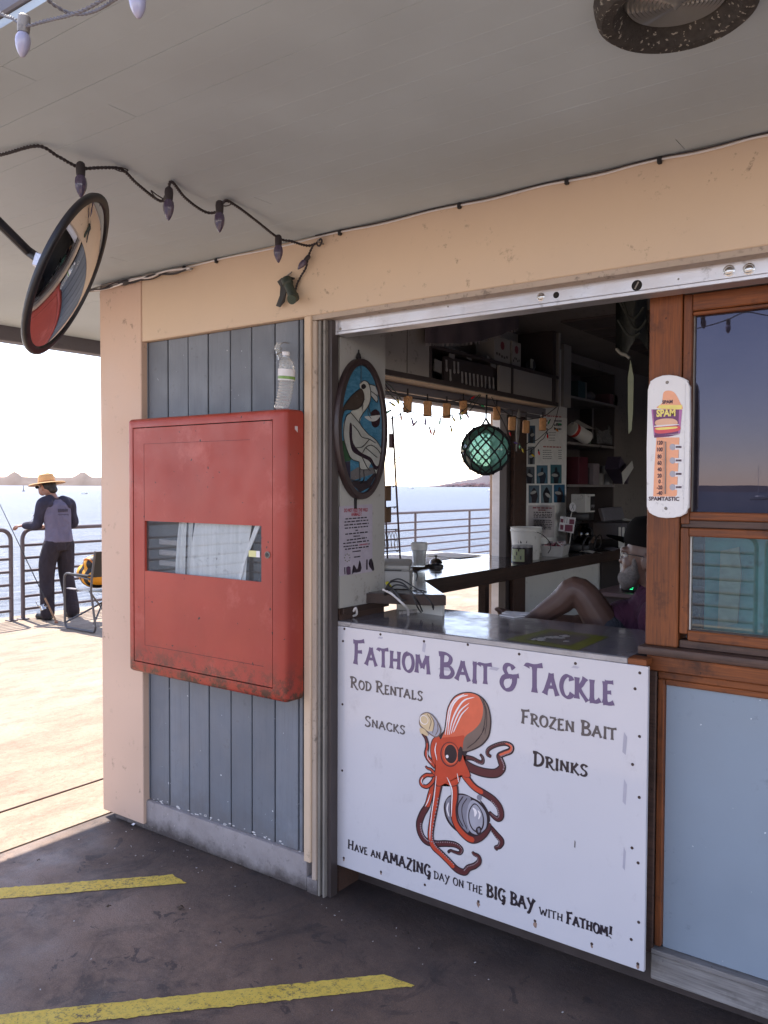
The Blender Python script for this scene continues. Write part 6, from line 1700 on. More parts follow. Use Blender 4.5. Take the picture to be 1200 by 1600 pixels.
m = MB(); m.lathe([(0, 0), (rj * .97, 0), (rj, .004), (rj, hj * .86), (rj * .92, hj * .9)], p, n=28); m.build('glass', plain('dark_jar_glass', (.035, .028, .03), .12), jr)
m = MB(); m.lathe([(rj * .98, hj * .88), (rj * .98, hj), (0, hj + .001)], p, n=28); m.build('lid', plain('clear_grey_lid', (.22, .21, .22), .2), jr)
m = MB()
arc = [math.atan2(fr_.y, fr_.x) + a for a in [-1.35 + k * .2 for k in range(8)]]
A = [m.bm.verts.new(p + V(math.cos(a), math.sin(a), 0) * (rj + .0008) + V(0, 0, .008)) for a in arc]; B = [m.bm.verts.new(p + V(math.cos(a), math.sin(a), 0) * (rj + .0008) + V(0, 0, hj * .8)) for a in arc]
for i in range(7): m.bm.faces.new((A[i], A[i + 1], B[i + 1], B[i]))
lb = m.build('label', plain('pale_green_label', (.24, .27, .15), .5), jr)
for j in range(4):
    m = MB(); a = arc[2 + j]; a2 = a + .12; z0 = .02 + .022 * (j % 3)
    m.face([p + V(math.cos(a), math.sin(a), 0) * (rj + .0018) + V(0, 0, z0), p + V(math.cos(a2), math.sin(a2), 0) * (rj + .0018) + V(0, 0, z0), p + V(math.cos(a2), math.sin(a2), 0) * (rj + .0018) + V(0, 0, z0 + .02), p + V(math.cos(a), math.sin(a), 0) * (rj + .0018) + V(0, 0, z0 + .02)]); m.build('label_print', M['ink'], lb, smooth=0, fix=False)
# tray of wrapped sachets
p = onbar(868, -2.15)
tr = thing('sachet_tray', p, 'white plastic tray full of wrapped sachets on the side bar', 'tray')
k_ = (p - EYE).dot(CF) / FPX; Rt = rotM('Z', .25)
def trayfn(m):
    a, b2, h = .07, .115, .062
    lo = [(-a * .85, -b2 * .9), (a * .85, -b2 * .9), (a * .85, b2 * .9), (-a * .85, b2 * .9)]; hi_ = [(-a, -b2), (a, -b2), (a, b2), (-a, b2)]
    Lo = [m.bm.verts.new(Rt @ V(x, y, 0) + p) for x, y in lo]; Hi = [m.bm.verts.new(Rt @ V(x, y, h) + p) for x, y in hi_]
    Hi2 = [m.bm.verts.new(Rt @ V(x * .95, y * .96, h) + p) for x, y in hi_]; Li = [m.bm.verts.new(Rt @ V(x * .92, y * .95, .004) + p) for x, y in lo]
    for k in range(4):
        j = (k + 1) % 4
        m.bm.faces.new((Lo[k], Lo[j], Hi[j], Hi[k])); m.bm.faces.new((Hi[k], Hi[j], Hi2[j], Hi2[k])); m.bm.faces.new((Hi2[k], Hi2[j], Li[j], Li[k]))
    m.bm.faces.new(Lo[::-1]); m.bm.faces.new(Li)
m = MB(); trayfn(m); m.build('tray', plain('milky_tray', (.5, .48, .46), .35), tr)
rr = random.Random(8)
for k in range(26):
    m = MB(); c = p + Rt @ V(rr.uniform(-.05, .05), rr.uniform(-.095, .095), .052 + rr.uniform(0, .022))
    m.obox(c, (.03, .045, .008), Matrix.Rotation(rr.uniform(0, 3), 3, 'Z') @ Matrix.Rotation(rr.uniform(-.7, .7), 3, 'X'), .002)
    m.build('sachet', [plain('sachet_white', (.55, .5, .52), .4), plain('sachet_pink', (.45, .25, .28), .4), plain('sachet_red', (.35, .06, .08), .4)][0 if k % 5 < 3 else (1 if k % 5 == 3 else 2)], tr)
# hand-made card on a stick
p = on(884, 0, -2.12)
cs = thing('card_on_stick', V(-2.12, at(886, 820, x=-2.12).y, BZ), 'white card of small pictures on a stick with a lollipop shaped top', 'card sign')
K2 = lambda x, y, d=0: at(790 + x / 7.06, 770 + y / 7.06, x=-2.10 + d)
m = MB(); m.tube([K2(705, 560, -.004), K2(722, 440, -.004), K2(720, 260, -.004), K2(735, 190, -.004)], .003, 6); m.build('stick', M['white'], cs)
m = MB(); m.prism([K2(612, 260), K2(775, 275), K2(748, 447), K2(590, 415)], (-.003, 0, 0)); m.build('card', M['paper'], cs, smooth=0)
m = MB(); m.prism([K2(742 + 34 * math.cos(a), 158 + 52 * math.sin(a)) for a in [k * .524 for k in range(12)]], (-.003, 0, 0)); m.build('disc', M['paper'], cs, smooth=0)
for (c0, r0, c1, r1) in ((608, 285, 640, 325), (705, 290, 760, 345), (605, 350, 640, 405), (655, 350, 742, 425)):
    m = MB(); m.face([K2(c0, r0, .0008), K2(c1, r0 + 6, .0008), K2(c1 - 4, r1 + 4, .0008), K2(c0 - 4, r1, .0008)]); m.build('picture', plain('picture_plum', (.20, .05, .09), .5), cs, smooth=0, fix=False)
for (a, b2) in (((655, 280), (648, 330)), ((680, 282), (672, 335)), ((730, 120), (752, 190)), ((755, 125), (725, 185))):
    m = MB(); m.tube([K2(*a, .001), K2(*b2, .001)], .0012, 4); m.build('pen_stroke', M['ink'], cs)
# coffee maker with square white dispenser on top
p = on(908, BZ + .0005, -2.16)
cm = thing('coffee_maker', p, 'black coffee maker with a white boxed panel on top', 'coffee maker')
k_ = (p - EYE).dot(CF) / FPX
m = MB(); m.obox(p + V(0, 0, .025), (.16, .17, .05), rotM('Z', .2), .01, 2); m.build('base', M['black'], cm)
m = MB(); m.obox(p + V(-.05, .03, .15), (.07, .15, .22), rotM('Z', .2), .012, 2); m.build('tank', M['black'], cm)
m = MB(); m.lathe([(.045, .052), (.062, .08), (.062, .13), (.045, .165), (.048, .18)], p + V(.02, -.02, 0), n=22); m.build('carafe', glassm('dark_carafe', (.12, .10, .10), 1.5), cm)
m = MB(); m.tube(cat_rom([p + V(.07, -.04, .16), p + V(.11, -.07, .15), p + V(.11, -.07, .10), p + V(.075, -.05, .08)], 5), .006, 7); m.build('carafe_handle', M['black'], cm)
m = MB(); m.obox(p + V(0, 0, .225), (.15, .16, .05), rotM('Z', .2), .01, 2); m.build('brew_head', M['black'], cm)
c = S2(911, 786, -2.16); c = V(c.x, c.y, c.z)
bx_ = thing('white_dispenser', V(c.x, c.y, p.z + .251), 'small white cube dispenser with a dark front on the coffee maker', 'dispenser')
zz = p.z + .2505
m = MB(); m.obox(V(c.x, c.y, zz + .06), (.10, .155, .118), rotM('Z', .0), .003); m.build('box', M['white'], bx_)
m = MB(); m.box(c.x + .0505, c.x + .052, c.y + .0, c.y + .070, zz + .012, zz + .105); m.build('dark_front', M['black'], bx_)
for k in range(4):
    m = MB(); m.box(c.x + .0522, c.x + .053, c.y + .008 + k * .015, c.y + .017 + k * .015, zz + .03 + .006 * (k % 2), zz + .05); m.build('front_print', plain('mid_grey_print', (.25, .24, .25), .5), bx_, smooth=0)
# coiled hose or cable rings beside it
for k in range(3):
    p_ = on(918 + k * 9, BZ + .055, -2.08)
    m = MB(); m.tube([p_ + V(.012 * math.sin(a), .05 * math.cos(a), .05 * math.sin(a)) for a in [i * math.pi / 10 for i in range(20)]], .006, 7, True)
    m.build('black_ring', M['black'], label=['black coiled cable ring nearest the coffee maker', 'middle black coiled cable ring on the side bar', 'black coiled cable ring farthest from the coffee maker'][k], cat='cable ring', group='coiled cable rings on the bar')
# printer at the back of the bar
p = on(968, BZ + .0005, -2.17)
pn = thing('grey_printer', p, 'low grey office printer on the rear of the side bar', 'printer')
m = MB(); m.obox(p + V(0, 0, .11), (.22, .42, .12), Matrix.Identity(3), .012, 2); m.build('body', paint('dark_grey_printer', (.10, .09, .10), .5, .08, 4), pn)
m = MB(); m.obox(p + V(-.05, 0, .22), (.03, .40, .10), rotM('Y', -.3), .006); m.build('paper_tray', paint('printer_tray_grey', (.16, .15, .17), .5, .08, 4), pn)
m = MB(); m.obox(p + V(.02, .17, .17), (.12, .05, .012), rotM('Y', .2)); m.build('paper', M['white'], pn)
m = MB(); m.box(p.x - .1, p.x + .1, p.y - .2, p.y + .2, p.z, p.z + .048); m.build('stand', M['black'], pn)
for i, (px, w) in enumerate(((925, .16), (950, .2))):
    p_ = on(px, BZ + .001 + i * .0, -2.06); m = MB()
    m.sheet(lambda u, v: p_ + V((u - .5) * .09, (v - .5) * w, .004 + .008 * math.sin(v * 5 + i * 2) + .004 * math.sin(u * 4)), 5, 8)
    m.build('loose_paper', M['white'] if i == 0 else plain('grey_paper', (.22, .2, .22), .7), label=['curled white paper lying on the bar below the coffee maker', 'grey curled paper lying on the bar nearer the capped man'][i], cat='paper', group='loose papers on the bar')
c = S2(975, 828, -1.9)
p_ = on(973, BZ, -2.08); m = MB(); m.obox(V(p_.x, p_.y, BZ + .07), (.04, .06, .14), rotM('Z', .3), .003); m.build('white_pack', M['white'], label='white pack standing on the bar just above the cap brim', cat='pack')

# ---------------------------------------------------------------- corks, fairy lights and glass float in the side opening
gx = -2.13
def L2(px, py, x=gx): return at(px, py, x=x)
ck = thing('cork_garland', L2(720, 620), 'black cord with wine corks hanging across the side opening', 'garland')
cork = paint('cork_bark', (.55, .28, .12), .8, .15, 60, .5, (.16, .07, .03), 90, .4, 200)
path = [(600, 598), (612, 612), (637, 620), (668, 625), (698, 628), (724, 625), (750, 632), (776, 636), (800, 650), (822, 655), (848, 651), (862, 642), (872, 634)]
m = MB(); m.tube(cat_rom([L2(*q) for q in path], 6), .003, 6); m.build('cord', M['cord'], ck)
for (px, py, h) in [(637, 632, 22), (668, 639, 21), (698, 642, 20), (724, 637, 19), (776, 646, 18), (800, 662, 18), (822, 667, 17), (848, 663, 17), (880, 660, 0)]:
    if h == 0: continue
    c = L2(px, py); s_ = (c - EYE).dot(CF) / FPX; r_ = h * .33 * s_ ; hh = h * s_ * .56
    tl_ = Matrix.Rotation(random.uniform(-.12, .12), 3, 'X')
    m = MB(); m.lathe([(0, -hh), (r_ * .9, -hh), (r_, -hh * .8), (r_ * .96, 0), (r_, hh * .8), (r_ * .9, hh), (0, hh)], c, tl_, 14); co = m.build('cork', cork, ck)
    m = MB(); m.tube([c + V(0, 0, hh - .004), c + V(0, 0, hh + .035)], .004, 6); m.build('cork_hook', M['black'], co)
fl = thing('fairy_lights', L2(680, 660), 'string of small coloured fairy lights looping below the corks', 'fairy lights')
FC = {'r': (.55, .02, .03), 'g': (.03, .30, .12), 'y': (.60, .45, .03), 'b': (.16, .10, .30), 'o': (.65, .22, .05), 'p': (.35, .15, .22)}
for k_, v_ in FC.items(): M['f' + k_] = plain('fairy_' + k_, v_, .25)
strands = [[(598, 593), (612, 605), (625, 622), (636, 640), (655, 647), (676, 651), (700, 650), (716, 646), (728, 638), (738, 628), (750, 615), (757, 603)],
           [(600, 605), (618, 625), (636, 645), (655, 656), (672, 668), (690, 668), (708, 664), (720, 655), (734, 642), (746, 625), (757, 606)],
           [(757, 603), (768, 620), (778, 642), (790, 668), (802, 700), (812, 708), (820, 705), (834, 699)],
           [(873, 636), (868, 655), (862, 668), (856, 672), (850, 684), (843, 690), (836, 699), (828, 706)],
           [(856, 672), (848, 680), (838, 688), (828, 690), (820, 696)],
           [(606, 655), (618, 652), (628, 645), (637, 641)]]
for s_ in strands:
    m = MB(); m.tube(cat_rom([L2(px, py, gx + .03) for px, py in s_], 5), .0022, 5); m.build('wire', M['cord'] if s_ in strands[2:5] else plain('green_wire', (.03, .05, .035), .5), fl)
for (px, py, dx, dy, c) in [(612, 640, -.8, .5, 'g'), (620, 620, .3, 1, 'y'), (608, 628, .6, .4, 'y'), (626, 645, .1, 1, 'o'), (643, 652, .2, 1, 'b'), (664, 652, .1, 1, 'b'), (688, 653, -.1, 1, 'g'), (706, 650, .5, .8, 'y'), (652, 658, -.7, .7, 'p'), (671, 668, .3, 1, 'r'), (680, 670, -.3, 1, 'o'), (704, 665, .2, .9, 'y'), (718, 646, .2, .8, 'g'), (733, 625, .6, -.4, 'r'), (748, 632, .5, .2, 'g'), (722, 640, 0, 1, 'y'), (728, 644, .3, .6, 'p'), (795, 672, .1, .3, 'r'), (800, 690, .6, .2, 'b'), (812, 692, 0, 1, 'g'), (815, 698, .2, .6, 'y'), (866, 668, .8, .8, 'o'), (869, 662, .9, .1, 'g'), (855, 676, .1, 1, 'r'), (841, 702, .2, 1, 'r'), (828, 708, .8, .6, 'y'), (860, 655, -.3, .6, 'g')]:
    a_ = L2(px, py, gx + .035); s_ = (a_ - EYE).dot(CF) / FPX
    d_ = (CR * dx - CU * dy).normalized()
    R_ = zto(d_); m = MB()
    m.lathe([(.0035, 0), (.0040, .008), (.0040, .012)], a_, R_, 7); ss = m.build('bulb_socket', M['cord'], fl)
    m = MB(); m.lathe([(.0035, .012), (.0050, .018), (.0042, .028), (0, .036)], a_, R_, 8); m.build('bulb', M['f' + c], ss)
# glass float in knotted net
fcn = L2(759, 703, -2.10); s_ = (fcn - EYE).dot(CF) / FPX; fr2 = 36.5 * s_
gf = thing('glass_float', fcn - V(0, 0, fr2), 'pale green glass fishing float in a black knotted net hanging in the side opening', 'glass float')
t = NT('sea_green_glass'); t.n.remove(t.b)
a1_ = t.new('ShaderNodeBsdfTranslucent'); a1_.inputs[0].default_value = (.45, .75, .66, 1)
a2_ = t.new('ShaderNodeBsdfGlossy'); a2_.inputs['Roughness'].default_value = .05
a3_ = t.new('ShaderNodeBsdfTransparent'); a3_.inputs[0].default_value = (.55, .80, .75, 1)
mx1 = t.new('ShaderNodeMixShader'); mx1.inputs[0].default_value = .45; t.link(a1_.outputs[0], mx1.inputs[1]); t.link(a3_.outputs[0], mx1.inputs[2])
lwt = t.new('ShaderNodeLayerWeight'); lwt.inputs[0].default_value = .3
mx2 = t.new('ShaderNodeMixShader'); t.link(lwt.outputs['Fresnel'], mx2.inputs[0]); t.link(mx1.outputs[0], mx2.inputs[1]); t.link(a2_.outputs[0], mx2.inputs[2]); t.link(mx2.outputs[0], t.out.inputs[0])
m = MB(); m.ell(fcn, (fr2, fr2, fr2), None, 32, 20); m.build('glass_ball', t.m, gf)
NB = 9
def sph(th, ph, r): return fcn + V(math.sin(th) * math.cos(ph), math.sin(th) * math.sin(ph), math.cos(th)) * r
rope = plain('black_net_rope', (.018, .015, .018), .8)
for dr in (1, -1):
    for k in range(NB):
        pts = []
        for i in range(25):
            u = i / 24; th = .14 + u * (math.pi - .28); pts.append(sph(th, 2 * math.pi * k / NB + dr * u * 2.6, fr2 * 1.035))
        m = MB(); m.tube(pts, .0042, 6); m.build('net_cord', rope, gf)
for k in range(NB):
    for j in range(1, 8):
        u = j * (math.pi / NB) / 2.6
        for s2 in (0,):
            if u < 1:
                th = .14 + u * (math.pi - .28); ph = 2 * math.pi * k / NB + u * 2.6
                m = MB(); m.ell(sph(th, ph, fr2 * 1.04), (.0085, .0085, .0085), None, 8, 6); m.build('net_knot', rope, gf)
for th in (.16, math.pi - .16):
    m = MB(); m.tube([sph(th, a, fr2 * 1.05) for a in [i * .524 for i in range(12)]], .008, 7, True); m.build('net_ring', rope, gf)
tp = L2(761, 600, -2.06)
m = MB(); m.tube([sph(.2, a, fr2 * 1.06) for a in (0,)] + [fcn + V(0, 0, fr2 * 1.35), tp.lerp(fcn + V(0, 0, fr2 * 1.35), .5), tp], .0045, 7); m.build('hanging_cord', rope, gf)
m = MB(); m.tube([sph(.2, 3.1, fr2 * 1.06), fcn + V(0, 0, fr2 * 1.35)], .0045, 7); m.build('hanging_cord', rope, gf)
m = MB(); m.tube([sph(.25, 1.5, fr2 * 1.06), fcn + V(0, 0, fr2 * 1.33)], .0045, 7); m.build('hanging_cord', rope, gf)
# driftwood stick hanging from the garland
a_, b_ = L2(811, 640, -2.16), L2(807, 705, -2.16)
m = MB(); m.tube([a_, a_.lerp(b_, .2), a_.lerp(b_, .6), b_], [.006, .012, .011, .004], 8); m.build('driftwood_stick', paint('grey_driftwood', (.20, .19, .18), .8, .2, 30), label='grey driftwood stick hanging beside the corks at the jamb', cat='stick')

# net and ribbon hanging in the right of the hatch
def HN(px, py, y=3.05): return at(px, py, y=y)
nh = thing('hanging_net', HN(985, 500), 'dark greenish net bag hanging from the ceiling by the wood post', 'net')
def nf(u, v):
    px = 962 + u * 50; top = 462; bot = 548 - 10 * u + 12 * math.sin(u * 7)
    py = top + v * (bot - top)
    return HN(px, py, 3.05 + .05 * math.sin(u * 8) + .02 * math.sin(v * 9 + u * 5))
m = MB(); m.sheet(nf, 20, 14); m.build('mesh', paint('dark_green_net', (.045, .05, .045), .9, .2, 40, bump=.5, bscale=300), nh)
for (x0, y0, x1, y1, dip) in ((968, 470, 1006, 480, 22), (972, 466, 1010, 500, 30), (966, 500, 1000, 520, 14)):
    m = MB(); m.tube(cat_rom([HN(x0 + (x1 - x0) * i / 6, y0 + (y1 - y0) * i / 6 + dip * math.sin(math.pi * i / 6), 2.98) for i in range(7)], 4), [.0045] * 25, 6); m.build('net_fold', plain('net_fold_green', (.04, .045, .038), .9), nh)
m = MB(); m.tube(cat_rom([HN(963, 545), HN(970, 552), HN(978, 555), HN(984, 560)], 4), .006, 6); m.build('net_cord', plain('pale_net_cord', (.22, .21, .18), .8), nh)
m = MB(); m.prism([HN(985, 562, 3.0), HN(990, 590, 3.0), HN(989, 640, 3.0), HN(987, 672, 3.0), HN(982, 678, 3.0), HN(981, 640, 3.0), HN(981, 590, 3.0)], (0, .003, 0)); m.build('pale_ribbon', plain('pale_green_ribbon', (.20, .21, .13), .7), label='long pale green ribbon hanging below the dark net', cat='ribbon')
# ceiling shelf of dark boards at the rear
m = MB()
for k in range(8): m.box(-1.9, -.4, 4.2 + k * .3, 4.47 + k * .3, 2.428, 2.439)
m.build('ceiling_slats', M['shd'], shop, kind='stuff')

# ================================================================ people
def fuse(name, mb, voxel, mat, parent, it=4, label=None):
    """one continuous surface from overlapping volumes"""
    bmesh.ops.recalc_face_normals(mb.bm, faces=mb.bm.faces[:])
    me = bpy.data.meshes.new(name); mb.bm.to_mesh(me); mb.bm.free()
    o = bpy.data.objects.new('tmp', me); COL.objects.link(o)
    r = o.modifiers.new('r', 'REMESH'); r.mode = 'VOXEL'; r.voxel_size = voxel; r.use_smooth_shade = True
    s_ = o.modifiers.new('s', 'SMOOTH'); s_.iterations = it; s_.factor = .5
    dg = bpy.context.evaluated_depsgraph_get()
    m2 = bpy.data.meshes.new_from_object(o.evaluated_get(dg))
    bpy.data.objects.remove(o)
    m2.polygons.foreach_set('use_smooth', [True] * len(m2.polygons))
    m2.name = name
    return mesh_obj(name, m2, mat, parent, label)
def limb(m, pts, r, n=12):
    P = cat_rom([Vector(p) for p in pts], 5)
    k = len(pts); R_ = []
    for i in range(len(P)):
        u = i / (len(P) - 1) * (k - 1); a = min(k - 2, int(u)); w = u - a
        R_.append(r[a] * (1 - w) + r[a + 1] * w)
    m.tube(P, R_, n)
    m.ell(P[0], (R_[0],) * 3, None, 10, 8); m.ell(P[-1], (R_[-1],) * 3, None, 10, 8)
def loft(m, secs, n=20):
    """closed stack of ellipses (centre, rx, ry)"""
    rings = []
    for c, rx, ry in secs:
        rings.append([m.bm.verts.new(Vector(c) + V(rx * math.cos(2 * math.pi * k / n), ry * math.sin(2 * math.pi * k / n), 0)) for k in range(n)])
    for A, B in zip(rings, rings[1:]):
        for k in range(n): m.bm.faces.new((A[k], A[(k + 1) % n], B[(k + 1) % n], B[k]))
    m.bm.faces.new(rings[0][::-1]); m.bm.faces.new(rings[-1])
def hand(m, w, d, up, s=1.0, curl=.7):
    """palm and five separate curled fingers; w wrist, d direction of the hand, up the back of the hand"""
    d = Vector(d).normalized(); up = Vector(up); up = (up - d * up.dot(d)).normalized(); sd_ = d.cross(up)
    m.ell(w + d * .045 * s, (.038 * s, .048 * s, .016 * s), Matrix((sd_, d, up)).transposed(), 12, 8)
    for i, (L_, o) in enumerate(((.066, -.028), (.074, -.010), (.070, .009), (.056, .026))):
        b0 = w + d * .082 * s + sd_ * o * s
        j1 = b0 + (d - up * curl * .45).normalized() * L_ * .42 * s
        j2 = j1 + (d * .6 - up * curl).normalized() * L_ * .33 * s
        j3 = j2 + (d * .1 - up * curl * 1.1).normalized() * L_ * .28 * s
        limb(m, [w + d * .05 * s + sd_ * o * .9 * s, b0, j1, j2, j3], [.009 * s, .0090 * s, .0085 * s, .0078 * s, .0065 * s], 8)
    t0 = w + d * .022 * s - sd_ * .030 * s
    limb(m, [t0, t0 + (d * .6 - sd_ * .6 - up * .25).normalized() * .035 * s, t0 + (d * .9 - sd_ * .45 - up * .45).normalized() * .064 * s], [.013 * s, .010 * s, .008 * s], 8)
M['skin'] = plain('warm_skin', (.34, .17, .115), .5)
M['skin2'] = plain('ruddy_skin', (.105, .056, .043), .5)
M['hair'] = plain('dark_hair', (.016, .012, .012), .6)
M['sleeve'] = cloth('dark_sleeve_cloth', (.042, .038, .055), .2, 8)
M['shirt'] = cloth('mauve_grey_shirt', (.150, .130, .175), .12, 7, .045)
M['pants'] = cloth('charcoal_trousers', (.036, .029, .035), .25, 6, .05)

# ---- fisherman at the railing, seen from behind, facing the water
X0, Y0 = -8.70, 5.55
fm = thing('person', (X0, Y0, 0), 'fisherman in a straw hat, grey raglan shirt and dark trousers at the railing', 'person')
W = lambda f, l, z: V(X0 - f, Y0 - l, z)         # forward, left, up
m = MB()
loft(m, [(W(0, 0, .84), .09, .145), (W(0, 0, .95), .095, .15), (W(.02, 0, 1.05), .085, .135), (W(.04, 0, 1.2), .095, .155), (W(.05, 0, 1.31), .085, .165), (W(.07, 0, 1.375), .06, .09)])
limb(m, [W(.07, .0, 1.35), W(.10, .03, 1.44)], [.055, .05])
m.ell(W(.13, .06, 1.515), (.088, .072, .105), rotM('Z', .35) @ rotM('Y', -.35), 16, 12)
m.ell(W(.185, .085, 1.475), (.045, .048, .06)); m.ell(W(.225, .105, 1.49), (.017, .012, .02)); m.ell(W(.12, .135, 1.505), (.018, .008, .03)); m.ell(W(.10, -.010, 1.505), (.018, .008, .03))
shL, elL, wrL = W(.05, .165, 1.325), W(.10, .215, 1.085), W(.25, .285, 1.075)
shR, elR, wrR = W(.04, -.165, 1.315), W(.07, -.235, 1.085), W(.22, -.02, 1.065)
limb(m, [shL, elL, wrL], [.050, .040, .026]); limb(m, [shR, elR, wrR], [.050, .040, .026])
hand(m, wrL, (-.85, -.25, -.05), (0, 0, 1)); hand(m, wrR, (-.5, -.75, 0), (0, 0, 1))
hpL, knL, anL = W(0, .08, .86), W(.05, .125, .47), W(.0, .15, .09); hpR, knR, anR = W(0, -.08, .86), W(.03, -.115, .47), W(-.04, -.15, .09)
limb(m, [hpL, knL, anL], [.085, .055, .038]); limb(m, [hpR, knR, anR], [.085, .055, .038])
for an, s_ in ((anL, 1), (anR, -1)): limb(m, [an, an + V(-.04, 0, -.045), an + V(-.15, -.02 * s_, -.055)], [.036, .036, .026])
fuse('body', m, .0075, M['skin'], fm, 2)
m = MB()
loft(m, [(W(.0, 0, .885), .125, .175), (W(.0, 0, .95), .118, .165), (W(.01, 0, 1.05), .105, .155), (W(.04, 0, 1.2), .118, .175), (W(.05, 0, 1.31), .105, .175), (W(.07, .0, 1.385), .065, .085)])
fuse('shirt', m, .010, M['shirt'], fm, 3)
for s_, (a_, b_, c_) in ((1, (shL, elL, wrL)), (-1, (shR, elR, wrR))):
    m = MB()
    limb(m, [a_ + V(0, .085 * s_, .045), a_, a_.lerp(b_, .5), b_, b_.lerp(c_, .55), b_.lerp(c_, .85)], [.062, .074, .062, .056, .048, .042])
    m.ell(a_ + V(.010, .055 * s_, .0), (.085, .050, .070))
    fuse('sleeve', m, .010, M['sleeve'], fm, 3)
m = MB(); m.tube([W(.07 + .066 * math.cos(a), .005 + .075 * math.sin(a), 1.392 + .012 * math.cos(a)) for a in [k * .3307 for k in range(19)]], .009, 8, True); m.build('collar', M['sleeve'], fm)
m = MB()
loft(m, [(W(.0, 0, .79), .11, .155), (W(0, 0, .88), .115, .165), (W(0, 0, .925), .112, .16)])
limb(m, [hpL, W(.045, .115, .66), knL, W(.02, .14, .25), anL + V(0, 0, -.02)], [.105, .098, .084, .080, .078]); limb(m, [hpR, W(.02, -.10, .66), knR, W(-.01, -.135, .25), anR + V(0, 0, -.02)], [.105, .098, .084, .080, .078])
fuse('trousers', m, .010, M['pants'], fm, 3)
for an, s_ in ((anL, 1), (anR, -1)):
    m = MB(); limb(m, [an + V(.035, 0, -.055), an + V(-.06, 0, -.05), an + V(-.16, -.02 * s_, -.058)], [.040, .044, .034]); fuse('shoe', m, .008, M['black'], fm, 2)
m = MB(); m.ell(W(.115, .052, 1.53), (.093, .078, .085), rotM('Z', .35)); m.ell(W(.075, .03, 1.49), (.06, .06, .05)); fuse('hair', m, .008, M['hair'], fm, 2)
hc = W(.135, .06, 1.553)
straw = paint('straw_weave', (.58, .33, .13), .75, .15, 90, bump=.5, bscale=260)
Rh = rotM('Z', .3) @ rotM('Y', -.16)
m = MB(); m.lathe([(.205, -.002), (.195, .006), (.15, .006), (.100, .012), (.096, .03), (.090, .075), (.082, .105), (.068, .116), (.045, .108), (0, .102)], hc, Rh, 36)
m.lathe([(.205, -.003), (.15, .001), (.098, .004)], hc, Rh, 36); m.build('straw_hat', straw, fm)
m = MB(); m.lathe([(.0995, .014), (.0965, .034)], hc, Rh, 36); m.build('hat_band', plain('tan_hat_band', (.40, .20, .08), .7), fm)
m = MB()
for s_ in (1, -1):
    c = W(.215, .10 + .035 * s_, 1.515); m.ell(c, (.006, .026, .019))
m.build('sunglasses', M['black'], fm)
m = MB(); m.tube([W(.215, .155, 1.52), W(.12, .140, 1.525)], .003, 5); m.build('sunglass_arm', M['black'], fm)
# faded print on the back of the shirt
def bp(l, z): return W(-.073 + max(0, (1.15 - z)) * .06 + (abs(l) ** 2) * 1.9, l, z)
rr = random.Random(6)
pm = MB()
for (z, h, l0, l1, n) in ((1.235, .034, .05, -.085, 6), (1.19, .018, .055, -.09, 9), (1.155, .014, .01, -.06, 4)):
    for i in range(n):
        a_ = l0 + (l1 - l0) * i / n; b_ = a_ + (l1 - l0) / n * .72
        pm.prism([bp(a_, z), bp(b_, z), bp(b_, z + h * rr.uniform(.8, 1)), bp(a_, z + h)], (.004, 0, 0))
pm.build('back_print', plain('dark_shirt_print', (.05, .04, .06), .8), fm, smooth=0, kind='stuff')
for i in range(3):
    m = MB(); p = a_ = shL.lerp(elL, .55 + .2 * i) + V(-.045, -.052, 0)
    m.obox(p, (.004, .03, .012), rotM('X', .8) @ rotM('Z', .5)); m.build('sleeve_print', M['paper'], fm)

# ---- fishing rod leaning on the rail
B_ = at(88, 972, z=.012); T_ = at(18, 826, x=-8.935)
dr = (T_ - B_).normalized()
rod = thing('fishing_rod', B_, 'thin black fishing rod with a spinning reel leaning on the railing by the fisherman', 'fishing rod')
m = MB(); m.tube([B_ + dr * .30, B_ + dr * 1.2, B_ + dr * 2.6], [.006, .0045, .0015], 7); m.build('blank', M['black'], rod)
m = MB(); m.tube([B_, B_ + dr * .02, B_ + dr * .30], [.013, .011, .011], 10); m.build('grip', plain('cork_grip', (.30, .17, .09), .8), rod)
m = MB(); m.ell(B_, (.02, .02, .018)); m.build('butt_cap', plain('tan_cap', (.35, .15, .08), .6), rod)
pr = B_ + dr * .22 + V(0, -.07, -.02)
m = MB(); m.lathe([(.012, -.04), (.034, -.035), (.034, -.02), (.024, -.015), (.024, .01), (.034, .015), (.034, .02), (0, .022)], pr, zto(dr), 18); m.build('reel', M['steel'], rod)
m = MB(); m.tube([B_ + dr * .20, pr], .006, 7); m.tube([pr, pr + V(-.01, -.05, .02), pr + V(-.02, -.06, .06)], .004, 6); m.build('reel_foot', M['track'], rod)
for k in range(4):
    c = B_ + dr * (.75 + k * .42); m = MB(); m.tube([c + V(.0, -.012 + .008 * math.cos(a), .0) + dr * .008 * math.sin(a) for a in [i * .785 for i in range(8)]], .0012, 5, True); m.build('line_guide', M['steel'], rod)

